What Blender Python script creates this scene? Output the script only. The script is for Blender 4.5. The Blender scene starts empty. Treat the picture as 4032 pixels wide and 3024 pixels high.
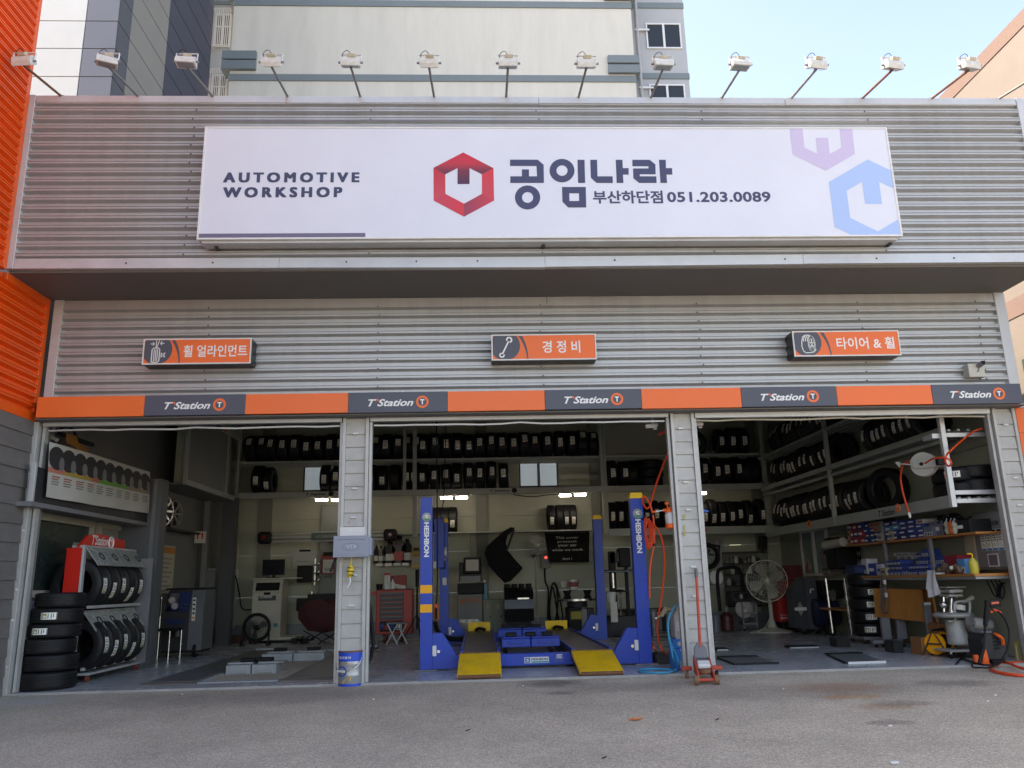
import bpy, math, random
from mathutils import Vector, Matrix
R = math.radians
random.seed(11)
sc = bpy.context.scene
COL = sc.collection
# ---------------------------------------------------------------- camera
F_PX, PITCH, YAW, ROLL = 3174.0, 0.24156, 0.047016, -0.024469     # photograph is 4032 x 3024
CAM = Vector((0.0, -10.5, 1.1457))
_cy, _sy, _cp, _sp = math.cos(YAW), math.sin(YAW), math.cos(PITCH), math.sin(PITCH)
FW = Vector((_sy*_cp, _cy*_cp, _sp))
_R0 = Vector((_cy, -_sy, 0)); _U0 = _R0.cross(FW)
_cr, _sr = math.cos(ROLL), math.sin(ROLL)
RT = _R0*_cr + _U0*_sr
UP = _U0*_cr - _R0*_sr
cam_data = bpy.data.cameras.new('camera')
cam = bpy.data.objects.new('camera', cam_data); COL.objects.link(cam)
cam_data.sensor_width = 36.0; cam_data.lens = F_PX/4032*36.0
cam_data.clip_start = 0.05; cam_data.clip_end = 3000
mw = Matrix.Identity(4)
for i in range(3):
    mw[i][0] = RT[i]; mw[i][1] = UP[i]; mw[i][2] = -FW[i]; mw[i][3] = CAM[i]
cam.matrix_world = mw
sc.camera = cam
# ---------------------------------------------------------------- sky, sun, exposure
SUN_EL, SUN_AZ = R(47), R(-80)            # azimuth measured from +y (behind the shop) towards +x: the sun stands to the left
world = bpy.data.worlds.new('World'); sc.world = world; world.use_nodes = True
wn = world.node_tree.nodes; bg = wn['Background']
sky = wn.new('ShaderNodeTexSky'); sky.sky_type = 'NISHITA'; sky.sun_disc = False
sky.sun_elevation = SUN_EL; sky.sun_rotation = SUN_AZ
sky.altitude = 20; sky.air_density = 1.0; sky.dust_density = 1.5; sky.ozone_density = 1.0
world.node_tree.links.new(sky.outputs[0], bg.inputs[0]); bg.inputs[1].default_value = 0.13
sun_data = bpy.data.lights.new('sun', 'SUN'); sun_data.energy = 2.2; sun_data.angle = R(0.6); sun_data.color = (1, .95, .87)
sun = bpy.data.objects.new('sun', sun_data); COL.objects.link(sun)
sd = Vector((math.sin(SUN_AZ)*math.cos(SUN_EL), math.cos(SUN_AZ)*math.cos(SUN_EL), math.sin(SUN_EL)))
sun.rotation_euler = sd.to_track_quat('Z', 'Y').to_euler(); sun.location = (0, 0, 40)
vs = sc.view_settings
vs.view_transform = 'Standard'; vs.look = 'None'; vs.gamma = 1; vs.use_curve_mapping = False
vs.exposure = 2.12
try:
    vs.use_white_balance = True; vs.white_balance_temperature = 7900; vs.white_balance_tint = 16
except Exception: pass
# ---------------------------------------------------------------- photograph pixel -> place
FR = {'A': (0,1600,2.765), 'B': (0,2100,2.37), 'C': (700,1600,2.765), 'D': (700,2100,2.37), 'E': (1400,1600,2.766),
      'F': (1400,2100,2.553), 'G': (2000,1600,2.765), 'H': (2000,2100,2.5525), 'I': (2600,1600,2.766), 'J': (2600,2100,2.553),
      'K': (3200,1550,2.553), 'L': (3200,2100,2.553), 'P': (0,0,1.0), 'U': (0,0,1.6458), 'V': (1344,0,1.6458), 'W': (2688,0,1.6458),
      'Q': (0,0,0.54861), 'X': (0,900,1.6458), 'Y': (1344,900,1.6458), 'Z': (2688,900,1.6458)}
def zp(f, u, v):
    a = FR[f]; return a[0]+u/a[2], a[1]+v/a[2]
def _ray(f, u, v):
    x, y = zp(f, u, v); return FW*F_PX + RT*(x-2016) - UP*(y-1512)
def AT(f, u, v, Y):                        # point where that pixel meets the plane y = Y
    d = _ray(f, u, v); return CAM + d*((Y-CAM.y)/d.y)
def AX(f, u, v, X):                        # ... the plane x = X
    d = _ray(f, u, v); return CAM + d*((X-CAM.x)/d.x)
def AZ(f, u, v, z=0.0):                    # ... the level z
    d = _ray(f, u, v); return CAM + d*((z-CAM.z)/d.z)
def RB(f, u0, v0, u1, v1, Y):              # x0, x1, z0, z1 of an upright rectangle on plane y = Y
    a, b, c, d = AT(f,u0,v0,Y), AT(f,u1,v0,Y), AT(f,u0,v1,Y), AT(f,u1,v1,Y)
    return (a.x+c.x)/2, (b.x+d.x)/2, (c.z+d.z)/2, (a.z+b.z)/2
# ---------------------------------------------------------------- materials
def S(r, g=None, b=None):                  # 0..255 display values -> linear
    if g is None: g = b = r
    f = lambda c: (c/255/12.92 if c/255 <= .04045 else ((c/255+.055)/1.055)**2.4)
    return (f(r), f(g), f(b))
MATS = {}
def M(name, col, rough=.55, metal=0.0, var=.10, scale=5.0, bump=0.0, bscale=80.0, emit=0.0, trans=0.0, alpha=1.0, coat=0.0, stretch=None, dirt=0.0, spec=.5):
    if name in MATS: return MATS[name]
    m = bpy.data.materials.new(name); m.use_nodes = True; MATS[name] = m
    nt = m.node_tree; n = nt.nodes; l = nt.links; p = n['Principled BSDF']
    p.inputs['Roughness'].default_value = rough; p.inputs['Metallic'].default_value = metal
    p.inputs['Base Color'].default_value = (*col, 1); p.inputs['Specular IOR Level'].default_value = spec
    if coat: p.inputs['Coat Weight'].default_value = coat; p.inputs['Coat Roughness'].default_value = .15
    tc = n.new('ShaderNodeTexCoord'); src = tc.outputs['Object']
    if stretch:
        mp = n.new('ShaderNodeMapping'); mp.inputs['Scale'].default_value = stretch; l.new(src, mp.inputs[0]); src = mp.outputs[0]
    if var > 0:
        nz = n.new('ShaderNodeTexNoise'); nz.inputs['Scale'].default_value = scale; nz.inputs['Detail'].default_value = 6; nz.inputs['Roughness'].default_value = .65
        l.new(src, nz.inputs[0])
        rp = n.new('ShaderNodeValToRGB'); rp.color_ramp.elements[0].position = .3; rp.color_ramp.elements[1].position = .7
        rp.color_ramp.elements[0].color = (*[c*(1-var) for c in col], 1); rp.color_ramp.elements[1].color = (*[min(1, c*(1+var)) for c in col], 1)
        l.new(nz.outputs[0], rp.inputs[0]); out = rp.outputs[0]
        if dirt > 0:
            n2 = n.new('ShaderNodeTexNoise'); n2.inputs['Scale'].default_value = scale*.37; n2.inputs['Detail'].default_value = 9; n2.inputs['Roughness'].default_value = .75
            l.new(src, n2.inputs[0])
            r2 = n.new('ShaderNodeValToRGB'); r2.color_ramp.elements[0].position = .48; r2.color_ramp.elements[1].position = .75
            r2.color_ramp.elements[1].color = (dirt, dirt, dirt, 1); l.new(n2.outputs[0], r2.inputs[0])
            mx = n.new('ShaderNodeMix'); mx.data_type = 'RGBA'; l.new(r2.outputs[0], mx.inputs[0]); l.new(out, mx.inputs[6]); mx.inputs[7].default_value = (.10, .085, .07, 1)
            out = mx.outputs[2]
        l.new(out, p.inputs['Base Color'])
        rr = n.new('ShaderNodeMapRange'); rr.inputs[3].default_value = max(.03, rough-.1); rr.inputs[4].default_value = min(1, rough+.12)
        l.new(nz.outputs[0], rr.inputs[0]); l.new(rr.outputs[0], p.inputs['Roughness'])
    if bump > 0:
        b = n.new('ShaderNodeTexNoise'); b.inputs['Scale'].default_value = bscale; b.inputs['Detail'].default_value = 4
        l.new(src, b.inputs[0]); bp = n.new('ShaderNodeBump'); bp.inputs['Strength'].default_value = bump; bp.inputs['Distance'].default_value = .01
        l.new(b.outputs[0], bp.inputs['Height']); l.new(bp.outputs[0], p.inputs['Normal'])
    if emit: p.inputs['Emission Color'].default_value = (*col, 1); p.inputs['Emission Strength'].default_value = emit
    if trans: p.inputs['Transmission Weight'].default_value = trans
    if alpha < 1: p.inputs['Alpha'].default_value = alpha
    return m
# ---------------------------------------------------------------- mesh builder
class MB:
    def __init__(s): s.v = []; s.f = []; s.m = []; s.mi = 0
    def add(s, vs, fs):
        o = len(s.v); s.v += [Vector(p) for p in vs]
        for f in fs: s.f.append([i+o for i in f]); s.m.append(s.mi)
        return s
    def mat(s, i): s.mi = i; return s
    def box(s, x0, x1, y0, y1, z0, z1, c=0.0):
        if x0 > x1: x0, x1 = x1, x0
        if y0 > y1: y0, y1 = y1, y0
        if z0 > z1: z0, z1 = z1, z0
        return s.obox(((x0+x1)/2, (y0+y1)/2, (z0+z1)/2), (x1-x0, y1-y0, z1-z0), None, c)
    def obox(s, ctr, size, rot=None, c=0.0):
        hx, hy, hz = size[0]/2, size[1]/2, size[2]/2
        c = min(c, hx*.45, hy*.45, hz*.45)
        ctr = Vector(ctr)
        if c <= 0:
            vs = [(-hx,-hy,-hz),(hx,-hy,-hz),(hx,hy,-hz),(-hx,hy,-hz),(-hx,-hy,hz),(hx,-hy,hz),(hx,hy,hz),(-hx,hy,hz)]
            fs = [(0,3,2,1),(4,5,6,7),(0,1,5,4),(1,2,6,5),(2,3,7,6),(3,0,4,7)]
        else:
            vs = []; idx = {}
            for sx in (-1,1):
                for sy in (-1,1):
                    for sz in (-1,1):
                        for a in range(3):
                            h = [hx-c, hy-c, hz-c]; h[a] = (hx,hy,hz)[a]
                            idx[(sx,sy,sz,a)] = len(vs); vs.append((sx*h[0], sy*h[1], sz*h[2]))
            fs = []
            q = lambda *k: fs.append([idx[i] for i in k])
            for sg in (-1,1):
                r = 1 if sg > 0 else -1
                for a in range(3):
                    def key(p, qv):
                        k = [0,0,0]; k[a] = sg; k[(a+1)%3] = p; k[(a+2)%3] = qv; return (*k, a)
                    ring = [key(-1,-1), key(1,-1), key(1,1), key(-1,1)]
                    q(*(ring if sg > 0 else ring[::-1]))
            for a in range(3):
                b, d = (a+1)%3, (a+2)%3
                for s1 in (-1,1):
                    for s2 in (-1,1):
                        k1 = [0,0,0]; k1[b] = s1; k1[d] = s2
                        lo = k1[:]; lo[a] = -1; hi = k1[:]; hi[a] = 1
                        ring = [(*lo, b), (*hi, b), (*hi, d), (*lo, d)]
                        q(*(ring if s1*s2 < 0 else ring[::-1]))
            for sx in (-1,1):
                for sy in (-1,1):
                    for sz in (-1,1):
                        ring = [(sx,sy,sz,0),(sx,sy,sz,1),(sx,sy,sz,2)]
                        q(*(ring if sx*sy*sz > 0 else ring[::-1]))
        m = rot if rot else Matrix.Identity(3)
        return s.add([ctr + m @ Vector(p) for p in vs], fs)
    def bar(s, p0, p1, w, h=None, up=(0,0,1), c=0.0):        # square bar between two points
        p0, p1 = Vector(p0), Vector(p1); d = p1-p0; L = d.length
        if L < 1e-6: return s
        z = d/L; u = Vector(up)
        if abs(z.dot(u)) > .99: u = Vector((0,1,0))
        x = u.cross(z).normalized(); y = z.cross(x)
        m = Matrix((x, y, z)).transposed()
        return s.obox((p0+p1)/2, (w, h or w, L), m, c)
    def cyl(s, p0, p1, r0, r1=None, n=14, cap=True):
        return s.lathe([(r0, 0), (r0 if r1 is None else r1, 1)], p0, p1, n, cap)
    def lathe(s, prof, p0, p1, n=20, cap=True, unit=True):   # profile (radius, t) from p0 to p1
        p0, p1 = Vector(p0), Vector(p1); ax = p1-p0; L = ax.length; z = ax/L
        u = Vector((0,0,1)) if abs(z.z) < .9 else Vector((1,0,0))
        x = u.cross(z).normalized(); y = z.cross(x)
        vs = []; fs = []; k = len(prof)
        for r, t in prof:
            c = p0 + (ax*t if unit else z*t)
            for i in range(n):
                a = 2*math.pi*i/n; vs.append(c + x*(r*math.cos(a)) + y*(r*math.sin(a)))
        for j in range(k-1):
            for i in range(n):
                i2 = (i+1) % n; fs.append((j*n+i, j*n+i2, (j+1)*n+i2, (j+1)*n+i))
        if cap:
            if prof[0][0] > 1e-5: fs.append(tuple(range(n))[::-1])
            if prof[-1][0] > 1e-5: fs.append(tuple((k-1)*n+i for i in range(n)))
        return s.add(vs, fs)
    def tube(s, pts, r, n=8, smooth=4):
        P = [Vector(p) for p in pts]
        if smooth > 1 and len(P) > 2:
            Q = []
            for i in range(len(P)-1):
                a = P[max(i-1,0)]; b = P[i]; c = P[i+1]; d = P[min(i+2,len(P)-1)]
                for k in range(smooth):
                    t = k/smooth
                    Q.append(.5*((2*b)+(c-a)*t+(2*a-5*b+4*c-d)*t*t+(3*b-a-3*c+d)*t**3))
            Q.append(P[-1]); P = Q
        vs = []; fs = []; k = len(P); x = None
        for j, p in enumerate(P):
            z = (P[min(j+1,k-1)]-P[max(j-1,0)]).normalized()
            if x is None:
                u = Vector((0,0,1)) if abs(z.z) < .9 else Vector((1,0,0)); x = u.cross(z).normalized()
            else:
                x = (x - z*x.dot(z)).normalized()
            y = z.cross(x)
            for i in range(n):
                a = 2*math.pi*i/n; vs.append(p + x*(r*math.cos(a)) + y*(r*math.sin(a)))
        for j in range(k-1):
            for i in range(n):
                i2 = (i+1) % n; fs.append((j*n+i, j*n+i2, (j+1)*n+i2, (j+1)*n+i))
        fs.append(tuple(range(n))[::-1]); fs.append(tuple((k-1)*n+i for i in range(n)))
        return s.add(vs, fs)
    def prism(s, ring, vec):                                  # planar ring pushed along vec
        ring = [Vector(p) for p in ring]; vec = Vector(vec); n = len(ring)
        nrm = Vector((0,0,0))
        for i in range(n): nrm += ring[i].cross(ring[(i+1) % n])
        if nrm.dot(vec) > 0: ring = ring[::-1]
        vs = ring + [p+vec for p in ring]
        fs = [tuple(range(n)), tuple(range(n, 2*n))[::-1]]
        for i in range(n):
            j = (i+1) % n; fs.append((i, n+i, n+j, j))
        return s.add(vs, fs)
    def poly(s, ring): return s.add(ring, [tuple(range(len(ring)))])
    def ringface(s, outer, inner):
        n = len(outer); return s.add(list(outer)+list(inner), [(i, (i+1) % n, n+(i+1) % n, n+i) for i in range(n)])
    def sphere(s, c, r, n=14, k=9, sc=(1,1,1)):
        c = Vector(c); vs = []; fs = []
        for j in range(k+1):
            t = math.pi*j/k
            for i in range(n):
                a = 2*math.pi*i/n
                vs.append(c+Vector((r*sc[0]*math.sin(t)*math.cos(a), r*sc[1]*math.sin(t)*math.sin(a), r*sc[2]*math.cos(t))))
        for j in range(k):
            for i in range(n):
                i2 = (i+1) % n; fs.append((j*n+i, (j+1)*n+i, (j+1)*n+i2, j*n+i2))
        return s.add(vs, fs)
    def torus(s, c, ax, r, t, n=24, k=8):
        c = Vector(c); z = Vector(ax).normalized(); u = Vector((0,0,1)) if abs(z.z) < .9 else Vector((1,0,0))
        x = u.cross(z).normalized(); y = z.cross(x); vs = []; fs = []
        for i in range(n):
            a = 2*math.pi*i/n; d = x*math.cos(a)+y*math.sin(a)
            for j in range(k):
                b = 2*math.pi*j/k; vs.append(c + d*(r+t*math.cos(b)) + z*(t*math.sin(b)))
        for i in range(n):
            for j in range(k):
                i2, j2 = (i+1) % n, (j+1) % k; fs.append((i*k+j, i2*k+j, i2*k+j2, i*k+j2))
        return s.add(vs, fs)
    def disc(s, c, ax, r, n=24, x=None):
        c = Vector(c); z = Vector(ax).normalized(); u = Vector((0,0,1)) if abs(z.z) < .9 else Vector((1,0,0))
        x = u.cross(z).normalized(); y = z.cross(x)
        return s.add([c + x*(r*math.cos(2*math.pi*i/n)) + y*(r*math.sin(2*math.pi*i/n)) for i in range(n)], [tuple(range(n))])
    def build(s, name, mat, parent=None, smooth=True, label=None, origin=None):
        me = bpy.data.meshes.new(name)
        if parent is not None: org = ORG[parent]
        elif origin is not None: org = Vector(origin)
        else:
            xs = [p.x for p in s.v]; ys = [p.y for p in s.v]; zs = [p.z for p in s.v]
            org = Vector(((min(xs)+max(xs))/2, (min(ys)+max(ys))/2, min(zs)))
        me.from_pydata([p-org for p in s.v], [], s.f)
        ml = mat if isinstance(mat, (list, tuple)) else [mat]
        for m in ml: me.materials.append(m)
        if len(ml) > 1: me.polygons.foreach_set('material_index', s.m)
        if smooth:
            me.polygons.foreach_set('use_smooth', [True]*len(me.polygons)); me.set_sharp_from_angle(angle=R(32))
        me.update()
        o = bpy.data.objects.new(name, me); COL.objects.link(o); ORG[o] = org
        if parent is not None: o.parent = parent
        else: o.location = org
        if label: o['label'] = label
        return o
ORG = {}
def tag(o, label, cat, group=None):
    o['label'] = label; o['category'] = cat
    if group: o['group'] = group
    return o
def struct(o, label=None):
    o['kind'] = 'structure'
    if label: o['label'] = label
    return o
def thing(name, label, cat, loc, group=None):
    o = bpy.data.objects.new(name, None); COL.objects.link(o); o.empty_display_size = .1
    o.location = Vector(loc); ORG[o] = Vector(loc); return tag(o, label, cat, group)
def B(x0, x1, y0, y1, z0, z1, c=0.0): return MB().box(x0, x1, y0, y1, z0, z1, c)
_tc = {}
def text_mesh(body, bold=0.0, shear=0.0, spacing=1.0, depth=0.0):
    k = (body, bold, shear, spacing)
    if k in _tc: return _tc[k]
    cu = bpy.data.curves.new('t', 'FONT'); cu.body = body; cu.size = 1.0; cu.offset = bold; cu.shear = shear; cu.space_character = spacing; cu.resolution_u = 3
    ob = bpy.data.objects.new('t', cu); COL.objects.link(ob)
    bpy.context.view_layer.update()
    me = bpy.data.meshes.new_from_object(ob.evaluated_get(bpy.context.evaluated_depsgraph_get()))
    vs = [(v.co.x, v.co.y) for v in me.vertices]; fs = [tuple(p.vertices) for p in me.polygons]
    bpy.data.objects.remove(ob); bpy.data.curves.remove(cu); bpy.data.meshes.remove(me)
    _tc[k] = (vs, fs); return vs, fs
def lettering(body, o, u, v, w, h, mat, parent, name='lettering', bold=.012, shear=0.0, spacing=1.0, mb=None, fit=True, label=None, heavy=0.0):
    """flat print: the text's bounding box is fitted into w x h metres at corner o along the unit axes u (right) and v (up)"""
    vs, fs = text_mesh(body, bold, shear, spacing)
    x0 = min(p[0] for p in vs); x1 = max(p[0] for p in vs); y0 = min(p[1] for p in vs); y1 = max(p[1] for p in vs)
    sx = w/(x1-x0); sy = h/(y1-y0) if h else sx
    if w == 0: sx = sy
    o, u, v = Vector(o), Vector(u), Vector(v)
    b = mb or MB()
    if heavy:                                  # thick poster letters: several strikes, each a hair in front of the last
        n = u.cross(v).normalized(); sx = (w-2*heavy)/(x1-x0); k = 0; sy = (h-heavy)/(y1-y0)
        for j in (0, 1):
            for i in range(3):
                b.add([o + u*((p[0]-x0)*sx+heavy*i) + v*((p[1]-y0)*sy+heavy*j) + n*(.0003*k) for p in vs], fs); k += 1
    else: b.add([o + u*((p[0]-x0)*sx) + v*((p[1]-y0)*sy) for p in vs], fs)
    if mb: return None
    return b.build(name, mat, parent, smooth=False, label=label)
XV, YV, ZV = Vector((1,0,0)), Vector((0,1,0)), Vector((0,0,1))
def copy_tree(o, parent=None, loc=None, rot=None, scale=None):
    c = o.copy(); COL.objects.link(c); c.parent = parent; ORG[c] = Vector((0,0,0))
    if loc is not None: c.location = loc
    if rot is not None: c.rotation_euler = rot
    if scale is not None: c.scale = scale
    for ch in list(o.children): copy_tree(ch, c)
    return c
ORD = ['first','second','third','fourth','fifth','sixth','seventh','eighth','ninth','tenth','eleventh','twelfth','thirteenth','fourteenth','fifteenth','sixteenth','seventeenth','eighteenth','nineteenth','twentieth','twenty-first','twenty-second','twenty-third','twenty-fourth','twenty-fifth','twenty-sixth','twenty-seventh','twenty-eighth','twenty-ninth','thirtieth','thirty-first','thirty-second','thirty-third','thirty-fourth','thirty-fifth']
# ================================================================ materials of the setting
galv = M('galvanised sheet', (.44,.445,.445), .40, .40, .06, 1.6, stretch=(5,1,.5), dirt=.10)
galv_trim = M('pale metal trim', (.56,.57,.57), .45, .35, .06, 3, dirt=.2)
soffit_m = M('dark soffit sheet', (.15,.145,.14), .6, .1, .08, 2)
orange_m = M('orange painted sheet', S(238,92,26), .42, 0, .06, 2, dirt=.12)
orange_p = M('orange sign panel', S(243,112,50), .45, 0, .03, 2)
gray_p = M('charcoal sign panel', S(78,82,94), .5, 0, .05, 2)
white_p = M('white print', S(232,232,230), .5, 0, .0)
sign_white = M('white flex sign face', S(216,219,230), .45, 0, .03, 1.0)
navy_print = M('navy print', S(62,66,98), .5, 0, 0)
siding_m = M('grey lap siding', (.155,.145,.138), .7, 0, .12, 4, bump=.25, bscale=180, stretch=(1,1,3), dirt=.25)
pillar_m = M('pale grey siding', (.47,.465,.435), .65, .1, .08, 6, bump=.2, bscale=200, dirt=.3)
pillar_t = M('grey steel channel', (.47,.47,.45), .5, .3, .08, 5, dirt=.3)
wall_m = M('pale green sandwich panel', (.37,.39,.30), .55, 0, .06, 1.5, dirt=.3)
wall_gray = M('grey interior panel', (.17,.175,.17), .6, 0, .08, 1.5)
ceil_m = M('dark ceiling', (.10,.10,.10), .8, 0, .1, 2)
steel_green = M('painted rack steel', (.31,.34,.30), .5, .15, .1, 3, dirt=.3)
black_m = M('black plastic', (.010,.010,.011), .55, 0, .15, 8, spec=.25)
darkgray_m = M('dark grey plastic', (.035,.035,.038), .5, 0, .12, 6, spec=.3)
midgray_m = M('mid grey paint', (.20,.20,.21), .5, .1, .1, 5, dirt=.2)
white_m = M('white plastic', (.72,.72,.70), .45, 0, .05, 6, dirt=.15)
chrome_m = M('bright steel', (.62,.62,.62), .25, 1.0, .06, 8)
rust_m = M('rusty steel', (.20,.09,.045), .8, .2, .35, 14)
pane_m = M('dark window glass', (.02,.025,.03), .06, 0, 0)
curb_m = M('concrete', (.36,.35,.33), .85, 0, .12, 5, bump=.3, dirt=.3)
def glass_mat(name, tint=(1,1,1), refl=.10):
    m = bpy.data.materials.new(name); m.use_nodes = True; n = m.node_tree.nodes; l = m.node_tree.links
    n.remove(n['Principled BSDF']); t = n.new('ShaderNodeBsdfTransparent'); t.inputs[0].default_value = (*tint, 1)
    g = n.new('ShaderNodeBsdfGlossy'); g.inputs['Roughness'].default_value = .03; fr = n.new('ShaderNodeFresnel'); fr.inputs[0].default_value = 1.45
    mx = n.new('ShaderNodeMixShader'); l.new(fr.outputs[0], mx.inputs[0]); l.new(t.outputs[0], mx.inputs[1]); l.new(g.outputs[0], mx.inputs[2])
    l.new(mx.outputs[0], n['Material Output'].inputs[0]); return m
paper_c = M('pale conduit',(.42,.42,.38),.5)
clear_glass = glass_mat('clear glass', (.92,.95,.93))
tint_glass = glass_mat('greenish glass', (.45,.55,.52))
def asphalt_mat():
    m = bpy.data.materials.new('worn asphalt'); m.use_nodes = True; n = m.node_tree.nodes; l = m.node_tree.links; p = n['Principled BSDF']
    tc = n.new('ShaderNodeTexCoord'); co = tc.outputs['Object']
    v = n.new('ShaderNodeTexVoronoi'); v.inputs['Scale'].default_value = 105; l.new(co, v.inputs['Vector'])
    sp = n.new('ShaderNodeSeparateColor'); l.new(v.outputs['Color'], sp.inputs[0])
    r = n.new('ShaderNodeValToRGB'); e = r.color_ramp.elements
    e[0].position = 0; e[0].color = (.32,.272,.205,1); e[1].position = .7; e[1].color = (.53,.455,.35,1)
    x = r.color_ramp.elements.new(.95); x.color = (.66,.58,.47,1); l.new(sp.outputs[0], r.inputs[0])
    nz = n.new('ShaderNodeTexNoise'); nz.inputs['Scale'].default_value = .8; nz.inputs['Detail'].default_value = 8; nz.inputs['Roughness'].default_value = .7; l.new(co, nz.inputs[0])
    mr = n.new('ShaderNodeMapRange'); mr.inputs[1].default_value = .3; mr.inputs[2].default_value = .7; mr.inputs[3].default_value = .78; mr.inputs[4].default_value = 1.16; l.new(nz.outputs[0], mr.inputs[0])
    mu = n.new('ShaderNodeMix'); mu.data_type = 'RGBA'; mu.blend_type = 'MULTIPLY'; mu.inputs[0].default_value = 1
    l.new(r.outputs[0], mu.inputs[6]); l.new(mr.outputs[0], mu.inputs[7]); out = mu.outputs[2]
    wob = n.new('ShaderNodeTexNoise'); wob.inputs['Scale'].default_value = 5; wob.inputs['Detail'].default_value = 8; wob.inputs['Roughness'].default_value = .75; l.new(co, wob.inputs[0])
    ws = n.new('ShaderNodeVectorMath'); ws.operation = 'SCALE'; ws.inputs['Scale'].default_value = .7; l.new(wob.outputs['Color'], ws.inputs[0])
    ad = n.new('ShaderNodeVectorMath'); ad.operation = 'ADD'; l.new(co, ad.inputs[0]); l.new(ws.outputs[0], ad.inputs[1])
    g0 = AZ
    stains = [('P',3300,2695,.55,.25,(.36,.15,.06),.55), ('P',3350,2725,.28,.10,(.42,.21,.05),.75), ('P',3480,2755,.35,.10,(.32,.16,.05),.55),
              ('P',2180,2690,.34,.22,(.035,.03,.028),.75), ('P',2210,2722,.2,.10,(.04,.035,.03),.6), ('P',3780,2680,.42,.14,(.05,.045,.043),.6), ('P',3540,2745,.3,.10,(.06,.04,.03),.6),
              ('P',3500,2805,.2,.07,(.07,.05,.04),.6), ('P',120,2760,.42,.22,(.36,.36,.35),.7), ('P',220,2797,.12,.06,(.34,.34,.33),.5), ('P',2500,2700,.9,.2,(.06,.055,.05),.4), ('P',3150,2710,1.4,.25,(.075,.065,.055),.4), ('P',1000,2740,1.6,.3,(.06,.055,.052),.45)]
    for f, u, w, rx, ry, col, k in stains:
        c = AZ(f, u, w, -.03)
        mp = n.new('ShaderNodeMapping'); mp.vector_type = 'TEXTURE'
        mp.inputs['Location'].default_value = (c.x+.35, c.y+.35, c.z+.35); mp.inputs['Scale'].default_value = (rx*1.5, ry*1.5+.25*rx, 10); l.new(ad.outputs[0], mp.inputs[0])
        ln = n.new('ShaderNodeVectorMath'); ln.operation = 'LENGTH'; l.new(mp.outputs[0], ln.inputs[0])
        m2 = n.new('ShaderNodeMapRange'); m2.interpolation_type = 'SMOOTHSTEP'; m2.inputs[1].default_value = 1.0; m2.inputs[2].default_value = .25; m2.inputs[3].default_value = 0; m2.inputs[4].default_value = k*.75; l.new(ln.outputs['Value'], m2.inputs[0])
        mx = n.new('ShaderNodeMix'); mx.data_type = 'RGBA'; l.new(m2.outputs[0], mx.inputs[0]); l.new(out, mx.inputs[6])
        mc = n.new('ShaderNodeMix'); mc.data_type = 'RGBA'; mc.blend_type = 'MULTIPLY'; mc.inputs[0].default_value = .6; mc.inputs[6].default_value = (*[min(1,c_*1.5) for c_ in col], 1)
        vv = n.new('ShaderNodeMapRange'); vv.inputs[3].default_value = .25; vv.inputs[4].default_value = 1.0; l.new(sp.outputs[1], vv.inputs[0]); l.new(vv.outputs[0], mc.inputs[7])
        l.new(mc.outputs[2], mx.inputs[7]); out = mx.outputs[2]
    l.new(out, p.inputs['Base Color']); p.inputs['Roughness'].default_value = .85
    bp = n.new('ShaderNodeBump'); bp.inputs['Strength'].default_value = .45; bp.inputs['Distance'].default_value = .012; l.new(v.outputs['Distance'], bp.inputs['Height']); bp.invert = True
    l.new(bp.outputs[0], p.inputs['Normal']); return m
floor_m = M('grey epoxy floor', (.39,.40,.41), .26, 0, .07, 1.0, dirt=.14)
# ================================================================ ground and floor
YB, YRK, XL, XR = 9.0, 7.8, -6.0, 7.3     # back wall, front of back rack, side walls
g = MB()
ys = [(-600,-.43),(-14,-.43),(-.05,-.022),(600,-.03)]
for i, (y, z) in enumerate(ys): g.v += [Vector((-600,y,z)), Vector((600,y,z))]
for i in range(3): g.f.append([2*i, 2*i+1, 2*i+3, 2*i+2]); g.m.append(0)
ground = struct(g.build('ground', asphalt_mat(), None, smooth=False, origin=(0,0,0)), 'grey asphalt forecourt sloping gently away from the workshop')
def gz(y): return -.022 + (y+.05)*(.408/13.95) if y < -.05 else -.022
# pit of the scissor lift in the left bay
PX0, PX1, PY0, PY1 = -3.62, -2.52, .45, 5.6
f = MB()
for x0, x1, y0, y1 in ((XL-.1,PX0,-.02,YB+.1),(PX1,XR+.1,-.02,YB+.1),(PX0,PX1,-.02,PY0),(PX0,PX1,PY1,YB+.1)): f.box(x0, x1, y0, y1, -.3, 0)
f.box(PX0-.01, PX1+.01, PY0-.01, PY1+.01, -.3, -.16)
floor = struct(f.build('floor', floor_m, None, smooth=False, origin=(0,4,0)), 'shiny grey painted workshop floor')
struct(B(-5.62, 7.02, -.055, -.021, -.08, .004, .003).build('floor_edge', curb_m), 'pale concrete lip along the workshop floor')
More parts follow.
